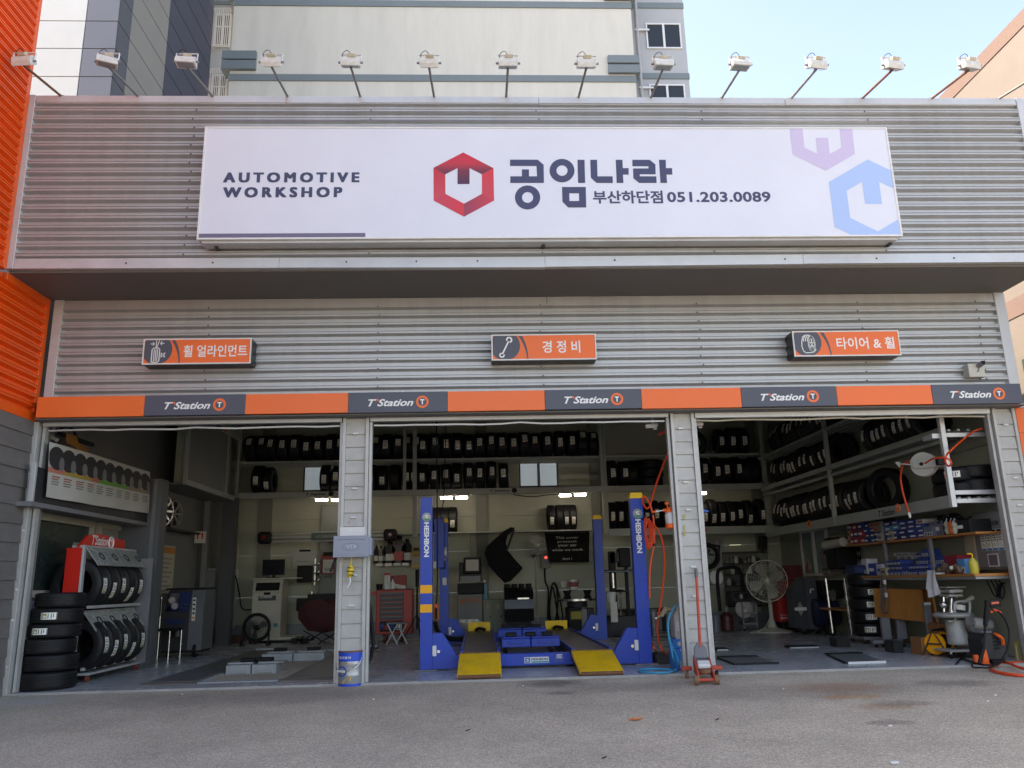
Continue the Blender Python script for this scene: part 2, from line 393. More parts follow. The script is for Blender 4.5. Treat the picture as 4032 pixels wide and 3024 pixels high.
# ================================================================ workshop building
shop = thing('workshop_building', 'wide grey corrugated metal workshop with three open bays', 'building', (.9, 4, 0))
PROF = [(0,0),(.036,0),(.062,-.058),(.079,-.058),(.083,-.044),(.094,-.044),(.098,-.056),(.112,-.056),(.125,0)]
def corrugated(x0, x1, z0, z1, y, mat, parent, axis='x', phase=0.0, name='corrugated_sheet', sgn=1):
    pts = []; z = z0 - phase
    while z < z1 + .13:
        for dz, dy in PROF[:-1]:
            zz = z+dz
            if z0 <= zz <= z1: pts.append((zz, dy))
        z += .125
    pts = [(z0, 0)] + pts + [(z1, 0)]
    b = MB()
    for zz, dy in pts:
        if axis == 'x': b.v += [Vector((x0, y+dy, zz)), Vector((x1, y+dy, zz))]
        else: b.v += [Vector((y-dy*sgn, x0, zz)), Vector((y-dy*sgn, x1, zz))]
    for i in range(len(pts)-1): b.f.append([2*i, 2*i+1, 2*i+3, 2*i+2]); b.m.append(0)
    return b.build(name, mat, parent, smooth=False)
YF = -1.05
BX0, BX1 = -5.70, 7.5
xa, xb = AT('P',1423,640,YF).x, AT('P',2724,640,YF).x
corrugated(BX0+.1, xa, 5.10, 7.29, YF+.03, galv, shop); corrugated(xa-.02, xb, 5.10, 7.29, YF+.026, galv, shop); corrugated(xb-.02, BX1-.1, 5.10, 7.29, YF+.03, galv, shop)
xs = [BX0+.104, AT('P',1128,390,YF).x, AT('P',2120,390,YF).x, AT('P',3088,390,YF).x, BX1-.104]
for i in range(4): B(xs[i]+.002, xs[i+1]-.002, YF-.02-.004*(i%2), YF+.14, 7.272+.003*(i%2), 7.385, .004).build('fascia_cap', galv_trim, shop)
xs = [BX0+.104, AT('P',1100,1045,YF).x, AT('P',2146,1045,YF).x, AT('P',3162,1045,YF).x, BX1-.104]
for i in range(4):
    b = MB(); dz = (.0,-.012,-.022,-.004)[i]; d2 = (-.012,-.03,-.006,0)[i]
    b.prism([(xs[i]+.002,YF-.025-.005*(i%2),5.0+dz),(xs[i+1]-.002,YF-.025-.005*(i%2),5.0+d2),(xs[i+1]-.002,YF-.02,5.13+d2*.6),(xs[i]+.002,YF-.02,5.13+dz*.6)], (0,.10,0)).build('fascia_cap', galv_trim, shop, smooth=False)
for x in (BX0, BX1-.1): B(x, x+.1, YF-.03, YF+.2, 5.0, 7.39, .004).build('corner_trim', galv_trim, shop)
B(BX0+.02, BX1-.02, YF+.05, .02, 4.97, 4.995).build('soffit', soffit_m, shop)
B(BX0, BX1, YF+.25, .3, 7.30, 7.34).build('fascia_roof', galv_trim, shop)
B(BX1-.06, BX1-.02, YF+.2, .0, 5.0, 7.3).build('fascia_side', galv_trim, shop); B(BX0+.02, BX0+.06, YF+.2, .0, 5.0, 7.3).build('fascia_side', galv_trim, shop)
# lower front wall above the bays
xa, xb = AT('P',1459,1350,0).x, AT('P',2656,1350,0).x
corrugated(-5.50, xa, 3.55, 4.86, .03, galv, shop, phase=.03); corrugated(xa-.02, xb, 3.55, 4.86, .026, galv, shop, phase=.03); corrugated(xb-.02, 7.34, 3.55, 4.86, .03, galv, shop, phase=.03)
B(-5.62, -5.50, -.03, .12, 3.55, 4.97, .004).build('corner_trim', galv_trim, shop); B(7.34, 7.49, -.03, .2, 3.3, 4.97, .004).build('corner_trim', galv_trim, shop)
B(-5.50, 1.0, -.012, .1, 4.852, 4.968, .004).build('head_trim', galv, shop); B(1.004, 7.34, -.014, .1, 4.85, 4.968, .004).build('head_trim', galv, shop)
# lintel and shutter boxes over the three bays
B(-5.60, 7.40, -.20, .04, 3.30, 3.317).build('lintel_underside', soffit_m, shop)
B(-5.60, 7.3, .04, .22, 3.28, 5.0).build('lintel', wall_gray, shop)
bays = [(-5.60,-1.745),(-1.395,2.59),(2.925,7.02)]
for i, (a, b_) in enumerate(bays):
    o = B(a+.01, b_-.01, -.02, .04, 3.25-.02*(i==2), 3.299, .004).build('shutter_rail', galv_trim, shop)
    mbx = MB(); n = 14                                      # slightly wavy bottom bar of the rolled-up shutter
    tops = [Vector((a+.05+(b_-a-.1)*k/n, 0, 3.205+.006*math.sin(k*1.9+i)+.012*(k%5==2))) for k in range(n+1)]
    for k in range(n): mbx.bar(tops[k]+Vector((0,.07,0)), tops[k+1]+Vector((0,.07,0)), .03, .02)
    mbx.build('shutter_bar', galv_trim if i < 2 else M('dusty rail',(.42,.38,.30),.6,.1,.15,4), shop, smooth=False)
    for s, x in ((0,a),(1,b_)):
        B(x-(.0 if s==0 else .035), x+(.035 if s==0 else .0), .02, .10, 0.005, 3.25).build('guide_rail', pillar_t, shop)
# pillars clad with short lap panels
def pillar(x0, x1, caps, zt=3.296, dirtm=None, z0=0.0):
    pl = B(x0+.02, x1-.02, .015, .22, z0-.02, zt).build('pillar', pillar_t, shop)
    for xx in (x0, x1-.042): B(xx, xx+.042, -.03, .05, z0-.015, zt+.002, .003).build('channel', pillar_t, pl)
    z = z0+.02; k = 0
    while z < zt-.05:
        h = min(.162, zt-.02-z)
        b = MB(); b.prism([(x0+.044,-.012,z+.004),(x0+.044,.014,z+.004),(x0+.044,.014,z+h-.003),(x0+.044,.000,z+h-.003)], (x1-x0-.088,0,0)).build('siding_panel', pillar_m, pl, smooth=False)
        z += .17; k += 1
    for cz, cx in caps:
        xm = x0+(x1-x0)*cx; MB().lathe([(.028,0),(.034,.35),(.030,1)], (xm,-.010,cz), (xm,-.045,cz-.004), 12).build('cap', white_m, pl)
    return pl
plL = pillar(-1.74, -1.40, [])
plR = pillar(2.60, 2.92, [])
plE = pillar(7.03, 7.35, [])
def stain(f_, pts, mat, pl): MB().poly([AT(f_,u,v,-.0145) for u, v in pts]).build('paint_stain', mat, pl, smooth=False)
ys_, ps_ = M('yellow smear',(.42,.36,.14),.7,0,.2,30), M('pink smear',(.50,.36,.38),.7,0,.1,30)
stain('G',[(1900,1182),(1918,1172),(1935,1185),(1928,1222),(1910,1226),(1898,1205)],ys_,plR); stain('G',[(1912,1295),(1926,1290),(1932,1350),(1938,1405),(1915,1412),(1908,1360)],ys_,plR)
stain('C',[(1858,1250),(1868,1232),(1880,1262),(1872,1280),(1860,1275)],ps_,plL); stain('C',[(2000,1232),(2012,1222),(2020,1250),(2008,1262)],ps_,plL)
for f_, u_, v_ in (('C',1937,298),('C',1925,895),('C',1912,1210),('D',1643,388),('D',1618,675)):
    p = AT(f_,u_,v_,-.01); MB().obox(p, (.075,.05,.022), None, .008).build('cap', white_m, plL)
for f_, u_, v_ in (('G',1878,242),('G',1932,827),('G',1960,1128),('J',330,338),('J',345,634),('J',398,1232)):
    p = AT(f_,u_,v_,-.01); MB().obox(p, (.07,.05,.022), None, .008).build('cap', white_m, plR)
for f_, u_, v_ in (('K',1935,315),('K',2033,848),('K',2077,1122)):
    p = AT(f_,u_,v_,-.01); MB().obox(p, (.07,.05,.022), None, .008).build('cap', white_m, plE)
B(7.352, 7.56, -.035, .15, -.02, 3.296, .004).build('orange_post', orange_p, shop)
for z in (.6,1.25,1.9,2.55,2.95): B(7.352,7.56,-.0365,-.034,z,z+.006).build('post_joint', M('dark joint line',(.25,.08,.02),.7), shop)  # thin darker orange strips mark the post joints
# side walls, back wall, roof
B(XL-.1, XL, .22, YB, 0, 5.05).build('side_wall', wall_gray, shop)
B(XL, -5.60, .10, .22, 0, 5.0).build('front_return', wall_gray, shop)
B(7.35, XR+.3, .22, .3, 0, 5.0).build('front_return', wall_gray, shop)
zz = [0,1.0,1.95,2.9,3.9,5.05]
WR = [0.15, 1.55, 4.3]
for i in range(5):
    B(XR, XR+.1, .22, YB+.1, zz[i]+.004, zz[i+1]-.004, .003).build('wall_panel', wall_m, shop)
wz0, wz1 = 3.35, 3.98
w1 = (AT('C',1365,800,YB).x, AT('C',1900,800,YB).x); w2 = (AT('G',122,700,YB).x, AT('G',545,700,YB).x); w3 = (AT('I',75,500,YB).x, AT('I',500,500,YB).x)
wz0 = AT('G',330,878,YB).z; wz1 = AT('G',330,600,YB).z
cuts = [XL] + [c for w in (w1,w2,w3) for c in w] + [XR]
zz = [0,.95,1.9,2.7,wz0,wz1+.15,5.05]
B(XL, XR, YB-.02, YB, 0, .35).build('dado', M('blue grey dado',(.20,.22,.24),.5,0,.1,2,dirt=.3), shop)
for i in range(6):
    if i == 4:
        for k in (0,2,4,6): B(cuts[k]+(.0 if k==0 else .0), cuts[k+1], YB+.003, YB+.1, zz[i]+.004, zz[i+1]-.004).build('wall_panel', wall_m, shop)
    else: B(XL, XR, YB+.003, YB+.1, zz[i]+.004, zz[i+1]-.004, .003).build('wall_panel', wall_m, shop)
sb = MB(); sb2 = MB()
for pxs, Yq, zlo, zhi, ph, dst in (([750,1455,2125,2787,3440],YF,5.1,7.28,0,sb),([820,1490,2130,2755,3395,3860],0,3.55,4.86,.03,sb2)):
    for q in pxs:
        x = AT('P',q,700 if Yq else 1350,Yq).x; z = zlo-ph+.070
        while z < zhi: dst.obox((x+random.uniform(-.02,.02), Yq-.030, z), (.016,.012,.016)); z += .125
sb.build('screws', M('dark screw',(.03,.028,.025),.6), shop, smooth=False)['kind'] = 'stuff'; sb2.build('screws', MATS['dark screw'], shop, smooth=False)['kind'] = 'stuff'
for q in (500,840,1365,1640,1880,2420,3090,3450,3755): x = AT('P',q,1040,YF).x; MB().cyl((x,YF-.036,5.06),(x,YF-.026,5.06),.010,n=8).build('bolt', MATS['dark screw'], shop)
for f_,u_,w_ in (('E',1375,.28),('G',960,.22),('C',960,.30),('I',1060,.22)): x = AT(f_,u_,1200,YB).x; B(x-w_/2, x+w_/2, YB-.06, YB-.021, .36, 5.0).build('column_and_shade_strip', M('grey green column and shade',(.20,.21,.17),.6,0,.08,2,dirt=.3), shop)  # columns; the left bay one is a wall shadow built as a dark strip
for f_,u_,v0_,v1_ in (('E',1262,1385,1640),('H',290,260,880),('D',545,100,880)): x = AT(f_,u_,(v0_+v1_)/2,YB).x; MB().cyl((x,YB-.035,AT(f_,u_,v1_,YB).z),(x,YB-.035,AT(f_,u_,v0_,YB).z),.022,n=8).build('conduit', paper_c, shop)
MB().tube([AT('E',985,190,7.4),AT('E',972,700,7.4),AT('E',960,1000,7.4),AT('E',940,1130,7.4)],.012,6).build('hanging_cable', black_m, shop)
MB().tube([AT('G',60,960,YRK-.02),AT('G',250,985,YRK-.02),AT('G',420,965,YRK-.02),AT('G',560,955,YRK-.02)],.012,6).build('hanging_cable', black_m, shop)
B(XL-.1, XR+.1, .22, YB+.1, 5.06, 5.14).build('roof', ceil_m, shop)
for y in (2.2,4.5,6.8): B(XL, XR, y-.08, y+.08, 4.82, 5.05).build('roof_beam', wall_gray, shop)
win_frame = M('brown window frame', (.06,.05,.045), .5)
for (a, b_) in (w1, w2, w3):
    wt = thing('back_window', {0:'bright sliding window in the back wall of the left bay',1:'bright two-pane window in the back wall of the middle bay',2:'bright window in the back wall behind the right pillar'}[(w1,w2,w3).index((a,b_))], 'window', ((a+b_)/2, YB, wz0), 'windows in the back wall')
    m_ = (a+b_)/2; z1_ = wz1+.15
    for k, (xa_, xb_) in enumerate(((a,m_),(m_,b_))):
        fr = MB()
        for x0, x1, z0, z1 in ((xa_,xb_,wz0,wz0+.035),(xa_,xb_,z1_-.035,z1_),(xa_,xa_+.035,wz0+.035,z1_-.035),(xb_-.035,xb_,wz0+.035,z1_-.035)): fr.box(x0+.002, x1-.002, YB+.02+.01*k, YB+.05+.01*k, z0, z1)
        fr = fr.build('frame', win_frame, wt, smooth=False); B(xa_+.035, xb_-.035, YB+.035, YB+.039, wz0+.035, z1_-.035).build('pane', clear_glass, wt)
# ================================================================ neighbour on the left: orange sheet over grey boards
nb = thing('orange_building', 'orange corrugated building with grey boards below, at the left edge', 'building', (-5.75, -4, 0))
OX = -5.68
corrugated(-4.6, YF-.04-.08, 3.42, 15.9, OX-.03, orange_m, nb, axis='y', sgn=1)
corrugated(YF+.02, -.12, 3.42, 4.86, OX-.03, orange_m, nb, axis='y', sgn=1)
corrugated(YF-.04-.08, YF+.02, 3.42, 4.86, OX-.03, orange_m, nb, axis='y', sgn=1)
B(OX-.05, OX+.012, YF-.115, YF-.035, 4.98, 16.0, .004).build('corner_trim', orange_m, nb)
B(OX-.05, OX+.014, -.12, -.03, 3.42, 4.97, .004).build('corner_trim', orange_m, nb)
B(OX-.05, OX+.010, YF+.0, -.12, 4.86, 4.965, .004).build('head_trim', orange_m, nb)
B(OX-.05, OX+.012, -4.6, -.03, 3.302, 3.42, .004).build('foot_trim', orange_m, nb)
z = -.03-.225*2; k = 0
while z < 3.27:
    b = MB(); h = .222; y1 = -.07
    b.prism([(OX+.018,-4.6,z),(OX-.03,-4.6,z),(OX-.03,-4.6,z+h),(OX+.002,-4.6,z+h)], (0,4.6+y1,0)).build('siding_board', siding_m, nb, smooth=False); z += .225; k += 1
B(OX-.02, OX+.06, -.066, .10, -.02, 3.30, .004).build('corner_post', pillar_t, nb)
for f_, u_, v_ in (('A',335,735),('A',300,1037),('A',262,1352),('B',160,525),('B',128,810),('B',78,1244)):
    p = AX(f_,u_,v_,OX+.03); MB().obox(p, (.03,.06,.022), None, .008).build('cap', white_m, nb)
B(OX-2.5, OX-.06, -4.6, YF-.12, -.6, 15.9).build('wall', soffit_m, nb)
B(OX-4.5, OX-1.5, -15, -4.7, -.6, 15.9).build('added_shade_wing', siding_m, nb)  # unseen wing, added to shade the ground behind the camera
B(OX-.25, OX-.06, YF-.11, .0, -.1, 4.9).build('wall', soffit_m, nb)
B(-14, -8.5, YF-.1, 2.8, -.1, 20).build('added_rear_shade_block', soffit_m, nb)  # unseen block, added to keep the sun off the forecourt by the front
# ================================================================ neighbour on the right
rb = thing('cream_building', 'cream stucco building with a pinkish top band, behind the right end', 'building', (10, 3, 0))
stucco = M('cream stucco', (.235,.21,.19), .9, 0, .08, 1.2, bump=.3, bscale=40, dirt=.12); stucco2 = M('pink stucco band', (.215,.155,.135), .9, 0, .07, 1.2, bump=.3, bscale=40)
B(8.6, 15, -1.5, 16, -.03, 9.36).build('wall', stucco, rb); B(8.585, 15, -1.5, 16, 9.365, 9.62).build('top_band', stucco2, rb)
B(8.585, 8.6, -1.5, 16, 5.05, 5.35).build('floor_band', stucco2, rb)
w_ = B(8.57, 8.62, -.2, 1.35, 3.2, 4.35).build('window', M('green window frame',(.05,.09,.08),.4), rb); B(8.56, 8.569, -.1, 1.25, 3.3, 4.25).build('pane', pane_m, w_)
# ================================================================ striped tower behind, left
TY = 12.0
tw = thing('striped_tower', 'tall building with white and grey panel stripes behind the orange wall', 'building', (-14, 16, 0))
tx1 = AT('P',440,300,TY).x; txm = AT('P',312,300,TY).x; tx0 = -16.5
cols = {'white': M('white wall panel',(.66,.66,.64),.75,0,.04,1), 'gray': M('grey wall panel',(.19,.20,.235),.75,0,.05,1), 'dark': M('slate wall panel',(.07,.08,.098),.75,0,.05,1),
        'lgray': M('light grey wall panel',(.20,.20,.19),.75,0,.05,1), 'navy': M('navy wall panel',(.042,.047,.075),.75,0,.05,1)}
B(tx0, tx1-.02, TY+.03, 20.2, 0, 36).build('core', cols['dark'], tw)
zj = [AT('P',300,301,TY).z]; step = (AT('P',300,82,TY).z-AT('P',300,301,TY).z)/2
z = zj[0]-3*step
yb = [TY, AX('U',800,625,tx1).y, AX('U',1050,625,tx1).y, AX('U',1300,625,tx1).y, 20.2]
for r in range(12):
    z0, z1 = z+.015, z+step-.015
    B(tx0, txm-.015, TY, TY+.03, z0, z1, .004).build('wall_panel', cols['white'], tw); B(txm+.015, tx1, TY, TY+.03, z0, z1, .004).build('wall_panel', cols['gray'], tw)
    for k, c in enumerate(('dark','lgray','navy','navy')):
        B(tx1-.019, tx1+(.012 if k<3 else .002), yb[k]+(.04 if k==0 else .012), yb[k+1]-.012, z0, z1, .004).build('wall_panel', cols[c], tw)
    z += step
# ================================================================ apartment block behind
AY = 20.6
ap = thing('apartment_block', 'tall pale apartment block with slate bands behind the workshop', 'building', (-1, 26, 0))
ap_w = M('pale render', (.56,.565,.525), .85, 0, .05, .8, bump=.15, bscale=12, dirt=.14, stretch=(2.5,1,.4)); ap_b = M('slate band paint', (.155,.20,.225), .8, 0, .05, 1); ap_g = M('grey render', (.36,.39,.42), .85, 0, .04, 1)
ax0, ax1 = AT('P',903,300,AY).x, AT('P',2502,300,AY).x; gx0 = AT('P',815,300,AY+1).x-.4; gx1 = AT('P',2712,300,AY+1.2).x
def zrow(py): return AT('P',1700,py,AY).z
zb0, zb1 = zrow(322), zrow(296)
storey = zrow(8)-zrow(300)
B(ax0, ax1, AY, AY+10, 0, 40).build('wall', ap_w, ap)
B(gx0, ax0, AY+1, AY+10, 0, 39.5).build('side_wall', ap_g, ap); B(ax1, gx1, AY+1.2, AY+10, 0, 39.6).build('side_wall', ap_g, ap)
for k in range(-1, 6):
    d = k*storey; B(ax0-.03, ax1+.03, AY-.05, AY+.3, zb0+d, zb1+d, .01).build('slate_band', ap_b, ap)
    B(ax1+.03, gx1+.03, AY+1.15, AY+1.5, zrow(326)+1.05+d, zrow(302)+1.05+d, .01).build('slate_band', ap_b, ap)
    B(gx0, ax0-.04, AY+.95, AY+1.3, zrow(302)+.6+d, zrow(286)+.6+d, .01).build('slate_band', ap_b, ap)
    for s, xx in ((0,ax0),(1,ax1)):
        for v0, v1 in ((243,211),(282,248)):
            x0, x1 = (xx-.35, AT('P',1012,230,AY).x) if s == 0 else (AT('P',2392,240,AY).x, xx+.2)
            B(x0, x1, AY-.16, AY+.6, zrow(v0+(8 if s else 0))+d, zrow(v1+(10 if s else 0))+d, .01).build('corner_block', ap_b, ap)
alu = M('white aluminium', (.66,.67,.67), .4, .2, .04, 3)
def apt_window(f, u0, v0, u1, v1, Y, grille):
    x0, x1, z0, z1 = RB(f,u0,v0,u1,v1,Y); w = MB()
    for a, b_, c, d in ((x0,x1,z0,z0+.07),(x0,x1,z1-.07,z1),(x0,x0+.07,z0+.07,z1-.07),(x1-.07,x1,z0+.07,z1-.07),((x0+x1)/2-.05,(x0+x1)/2+.05,z0+.07,z1-.07)): w.box(a, b_, Y-.06, Y+.05, c, d)
    w = w.build('window', alu, ap, smooth=False)
    B(x0+.06, (x0+x1)/2-.04, Y-.01, Y+.0, z0+.06, z1-.06).build('pane', pane_m, w); B((x0+x1)/2+.04, x1-.06, Y-.02, Y-.005, z0+.06, z1-.06).build('pane', pane_m, w)
    if grille:
        gb = MB(); n = 9
        for i in range(n+1): xx = x0+(x1-x0)*i/n; gb.bar((xx,Y-.3,z0-.1),(xx,Y-.3,z1+.1),.035)
        for zz_ in (z0-.1,(z0+z1)/2,z1+.1): gb.bar((x0,Y-.3,zz_),(x1,Y-.3,zz_),.04)
        for xx in (x0,x1):
            for zz_ in (z0-.1,z1+.1): gb.bar((xx,Y-.3,zz_),(xx,Y,zz_),.03)
        gb.build('grille', alu, w, smooth=False)
apt_window('U',1392,95,1500,308,AY+1,True); apt_window('U',1372,487,1475,690,AY+1,True)
apt_window('V',1975,155,2202,318,AY+1.2,False); apt_window('V',1998,550,2230,715,AY+1.2,False)
p0, p1 = AT('V',1913,0,AY+1.05), AT('V',1945,635,AY+1.05); px_ = (p0.x+p1.x)/2
MB().cyl((px_,AY+1.1,p1.z-3),(px_,AY+1.1,p0.z+3),.07,n=10).build('drain_pipe', ap_g, ap)
for v_ in (190,565):
    p = AT('V',1940,v_,AY+1.05); B(px_-.1,px_+.55,AY+1.05,AY+1.12,p.z-.04,p.z+.04).build('pipe_bracket', alu, ap)
# ================================================================ main sign
SY = -1.30
sx0, sx1, sz0, sz1 = AT('P',808,498,SY).x, AT('P',3520,700,SY).x, AT('P',2000,938,SY).z, AT('P',2000,500,SY).z
sx1 = AT('P',3490,503,SY).x
sg = thing('main_sign', 'long white sign board with red hexagon and navy lettering on the upper front', 'sign', ((sx0+sx1)/2, SY+.1, sz0))
B(sx0+.006, sx1-.006, SY, SY+.22, sz0+.006, sz1-.006).build('sign_face', sign_white, sg)
fm = MB(); t = .022
for a, b_, c, d in ((sx0,sx1,sz0,sz0+t),(sx0,sx1,sz1-t,sz1),(sx0,sx0+t,sz0+t,sz1-t),(sx1-t,sx1,sz0+t,sz1-t)): fm.box(a,b_,SY-.008,SY+.03,c,d)
fm.build('frame', white_m, sg, smooth=False)
B(sx0+.05, sx1-.05, SY+.035, SY+.215, sz0-.03, sz0+.004).build('base_rail', galv_trim, sg)
for u_ in (850,2140,3510):
    p = AT('P',u_,945,SY+.1); b = MB(); b.box(p.x-.02,p.x+.02,SY+.12,YF+.02,sz0-.05,sz0-.032).build('bracket', M('dark steel bracket',(.06,.065,.08),.5,.4), sg)
PY_ = SY-.0025
def PP(f, u, v): p = AT(f,u,v,SY); return Vector((p.x, PY_, p.z))
def ply(f, pts, mat, name): return MB().poly([PP(f,u,v) for u, v in pts]).build(name, mat, sg, smooth=False)
def ring_(f, c, ro, ri, mat, name, n=28):
    o = [PP(f,c[0]+ro[0]*math.cos(2*math.pi*i/n), c[1]+ro[1]*math.sin(2*math.pi*i/n)) for i in range(n)]
    q = [PP(f,c[0]+ri[0]*math.cos(2*math.pi*i/n), c[1]+ri[1]*math.sin(2*math.pi*i/n)) for i in range(n)]
    return MB().ringface(o, q).build(name, mat, sg, smooth=False)
def grad_mat(name, stops, axis=2):         # printed colour gradient of the emblem
    m = bpy.data.materials.new(name); m.use_nodes = True; n = m.node_tree.nodes; l = m.node_tree.links; p = n['Principled BSDF']; p.inputs['Roughness'].default_value = .5
    tc = n.new('ShaderNodeTexCoord'); sp = n.new('ShaderNodeSeparateXYZ'); l.new(tc.outputs['Generated'], sp.inputs[0]); r = n.new('ShaderNodeValToRGB')
    r.color_ramp.elements[0].position = stops[0][0]; r.color_ramp.elements[0].color = (*stops[0][1],1); r.color_ramp.elements[1].position = stops[-1][0]; r.color_ramp.elements[1].color = (*stops[-1][1],1)
    for q, c in stops[1:-1]: e = r.color_ramp.elements.new(q); e.color = (*c,1)
    l.new(sp.outputs[axis], r.inputs[0]); l.new(r.outputs[0], p.inputs['Base Color']); return m
red1 = grad_mat('emblem red top', [(0,S(72,40,72)),(.42,S(120,42,64)),(.62,S(190,46,62)),(.78,S(206,42,62)),(1,S(196,40,56))])
ply('V', [(597,1088),(790,988),(986,1090),(911,1130),(831,1090),(831,1193),(753,1193),(753,1090),(674,1130)], red1, 'emblem')
ply('V', [(597,1088),(674,1130),(675,1257),(598,1300)], grad_mat('emblem red left',[(0,S(205,72,86)),(1,S(196,40,58))]), 'emblem')
ply('V', [(598,1300),(675,1257),(795,1320),(795,1405)], grad_mat('emblem red foot',[(0,S(196,64,86)),(1,S(214,52,66))],0), 'emblem')
ply('V', [(795,1405),(795,1320),(911,1257),(990,1300)], grad_mat('emblem red foot dark',[(0,S(150,58,84)),(1,S(205,58,72))],0), 'emblem')
ply('V', [(986,1090),(990,1300),(911,1257),(911,1130)], grad_mat('emblem red right',[(0,S(200,66,80)),(1,S(216,52,66))]), 'emblem')
for pts in ([(1093,1035),(1272,1035),(1311,1068),(1313,1186),(1095,1186),(1095,1143),(1170,1143),(1170,1098),(1216,1098),(1216,1143),(1268,1143),(1265,1076),(1093,1076)],
            [(1530,1036),(1576,1036),(1580,1186),(1534,1186)],
            [(1613,1036),(1657,1036),(1660,1143),(1758,1143),(1760,1186),(1655,1186),(1617,1152)],
            [(1778,1036),(1822,1036),(1824,1090),(1862,1090),(1862,1132),(1825,1132),(1828,1186),(1784,1186)],
            [(1886,1036),(1998,1036),(2035,1066),(2037,1130),(1934,1130),(1934,1143),(2041,1143),(2043,1186),(1930,1186),(1892,1155),(1890,1092),(1990,1092),(1990,1078),(1886,1078)],
            [(2058,1036),(2102,1036),(2104,1090),(2143,1090),(2145,1132),(2107,1132),(2111,1186),(2068,1186)]): ply('V', pts, navy_print, 'sign_letter')
ring_('V',(1207,1280),(82,78),(36,35),navy_print,'sign_letter'); ring_('V',(1430,1106),(81,76),(36,34),navy_print,'sign_letter')
o_ = [(1430,1212),(1584,1212),(1587,1345),(1470,1345),(1433,1308)]
MB().ringface([PP('V',*q) for q in ((1430,1212),(1584,1212),(1587,1345),(1470,1345),(1433,1308))], [PP('V',*q) for q in ((1477,1253),(1540,1253),(1541,1303),(1478,1303),(1478,1303.5))]).build('sign_letter', navy_print, sg, smooth=False)
def sign_text(body, f0, u0, v1, f1, u1, v0, mat, **k):
    a, b_ = PP(f0,u0,v1), PP(f1,u1,v0); lettering(body, (a.x,PY_,a.z), XV, ZV, b_.x-a.x, b_.z-a.z, mat, sg, **k)
sign_text('AUTOMOTIVE','U',1445,1184,'V',119,1117,navy_print,bold=.0,spacing=1.5,heavy=.011); sign_text('WORKSHOP','U',1443,1281,'V',8,1212,navy_print,bold=.0,spacing=1.5,heavy=.011)
sign_text('부산하단점','V',1632,1320,'V',2080,1235,navy_print,bold=.028); sign_text('051.203.0089','V',2113,1312,'W',566,1242,navy_print,bold=.03,spacing=1.05)
ply('W', [(695,835),(776,835),(788,957),(873,998),(863,893),(941,893),(953,998),(1029,957),(1018,835),(1098,835),(1115,998),(926,1106),(712,998)], M('pale purple print',S(198,186,216),.5,0,0), 'emblem')
ply('W', [(948,1180),(1198,1034),(1350,1105),(1366,1220),(1272,1178),(1292,1322),(1183,1322),(1163,1178),(1062,1236),(1086,1412),(1264,1500),(1395,1423),(1410,1530),(1108,1530),(985,1472)], M('pale blue print',S(164,190,232),.5,0,0), 'emblem')
a, b_ = PP('U',1286,1543), PP('V',156,1510); MB().poly([(a.x,PY_,a.z),(b_.x,PY_,a.z),(b_.x,PY_,b_.z),(a.x,PY_,b_.z)]).build('print_bar', M('mauve print',S(108,104,128),.5,0,0), sg, smooth=False)
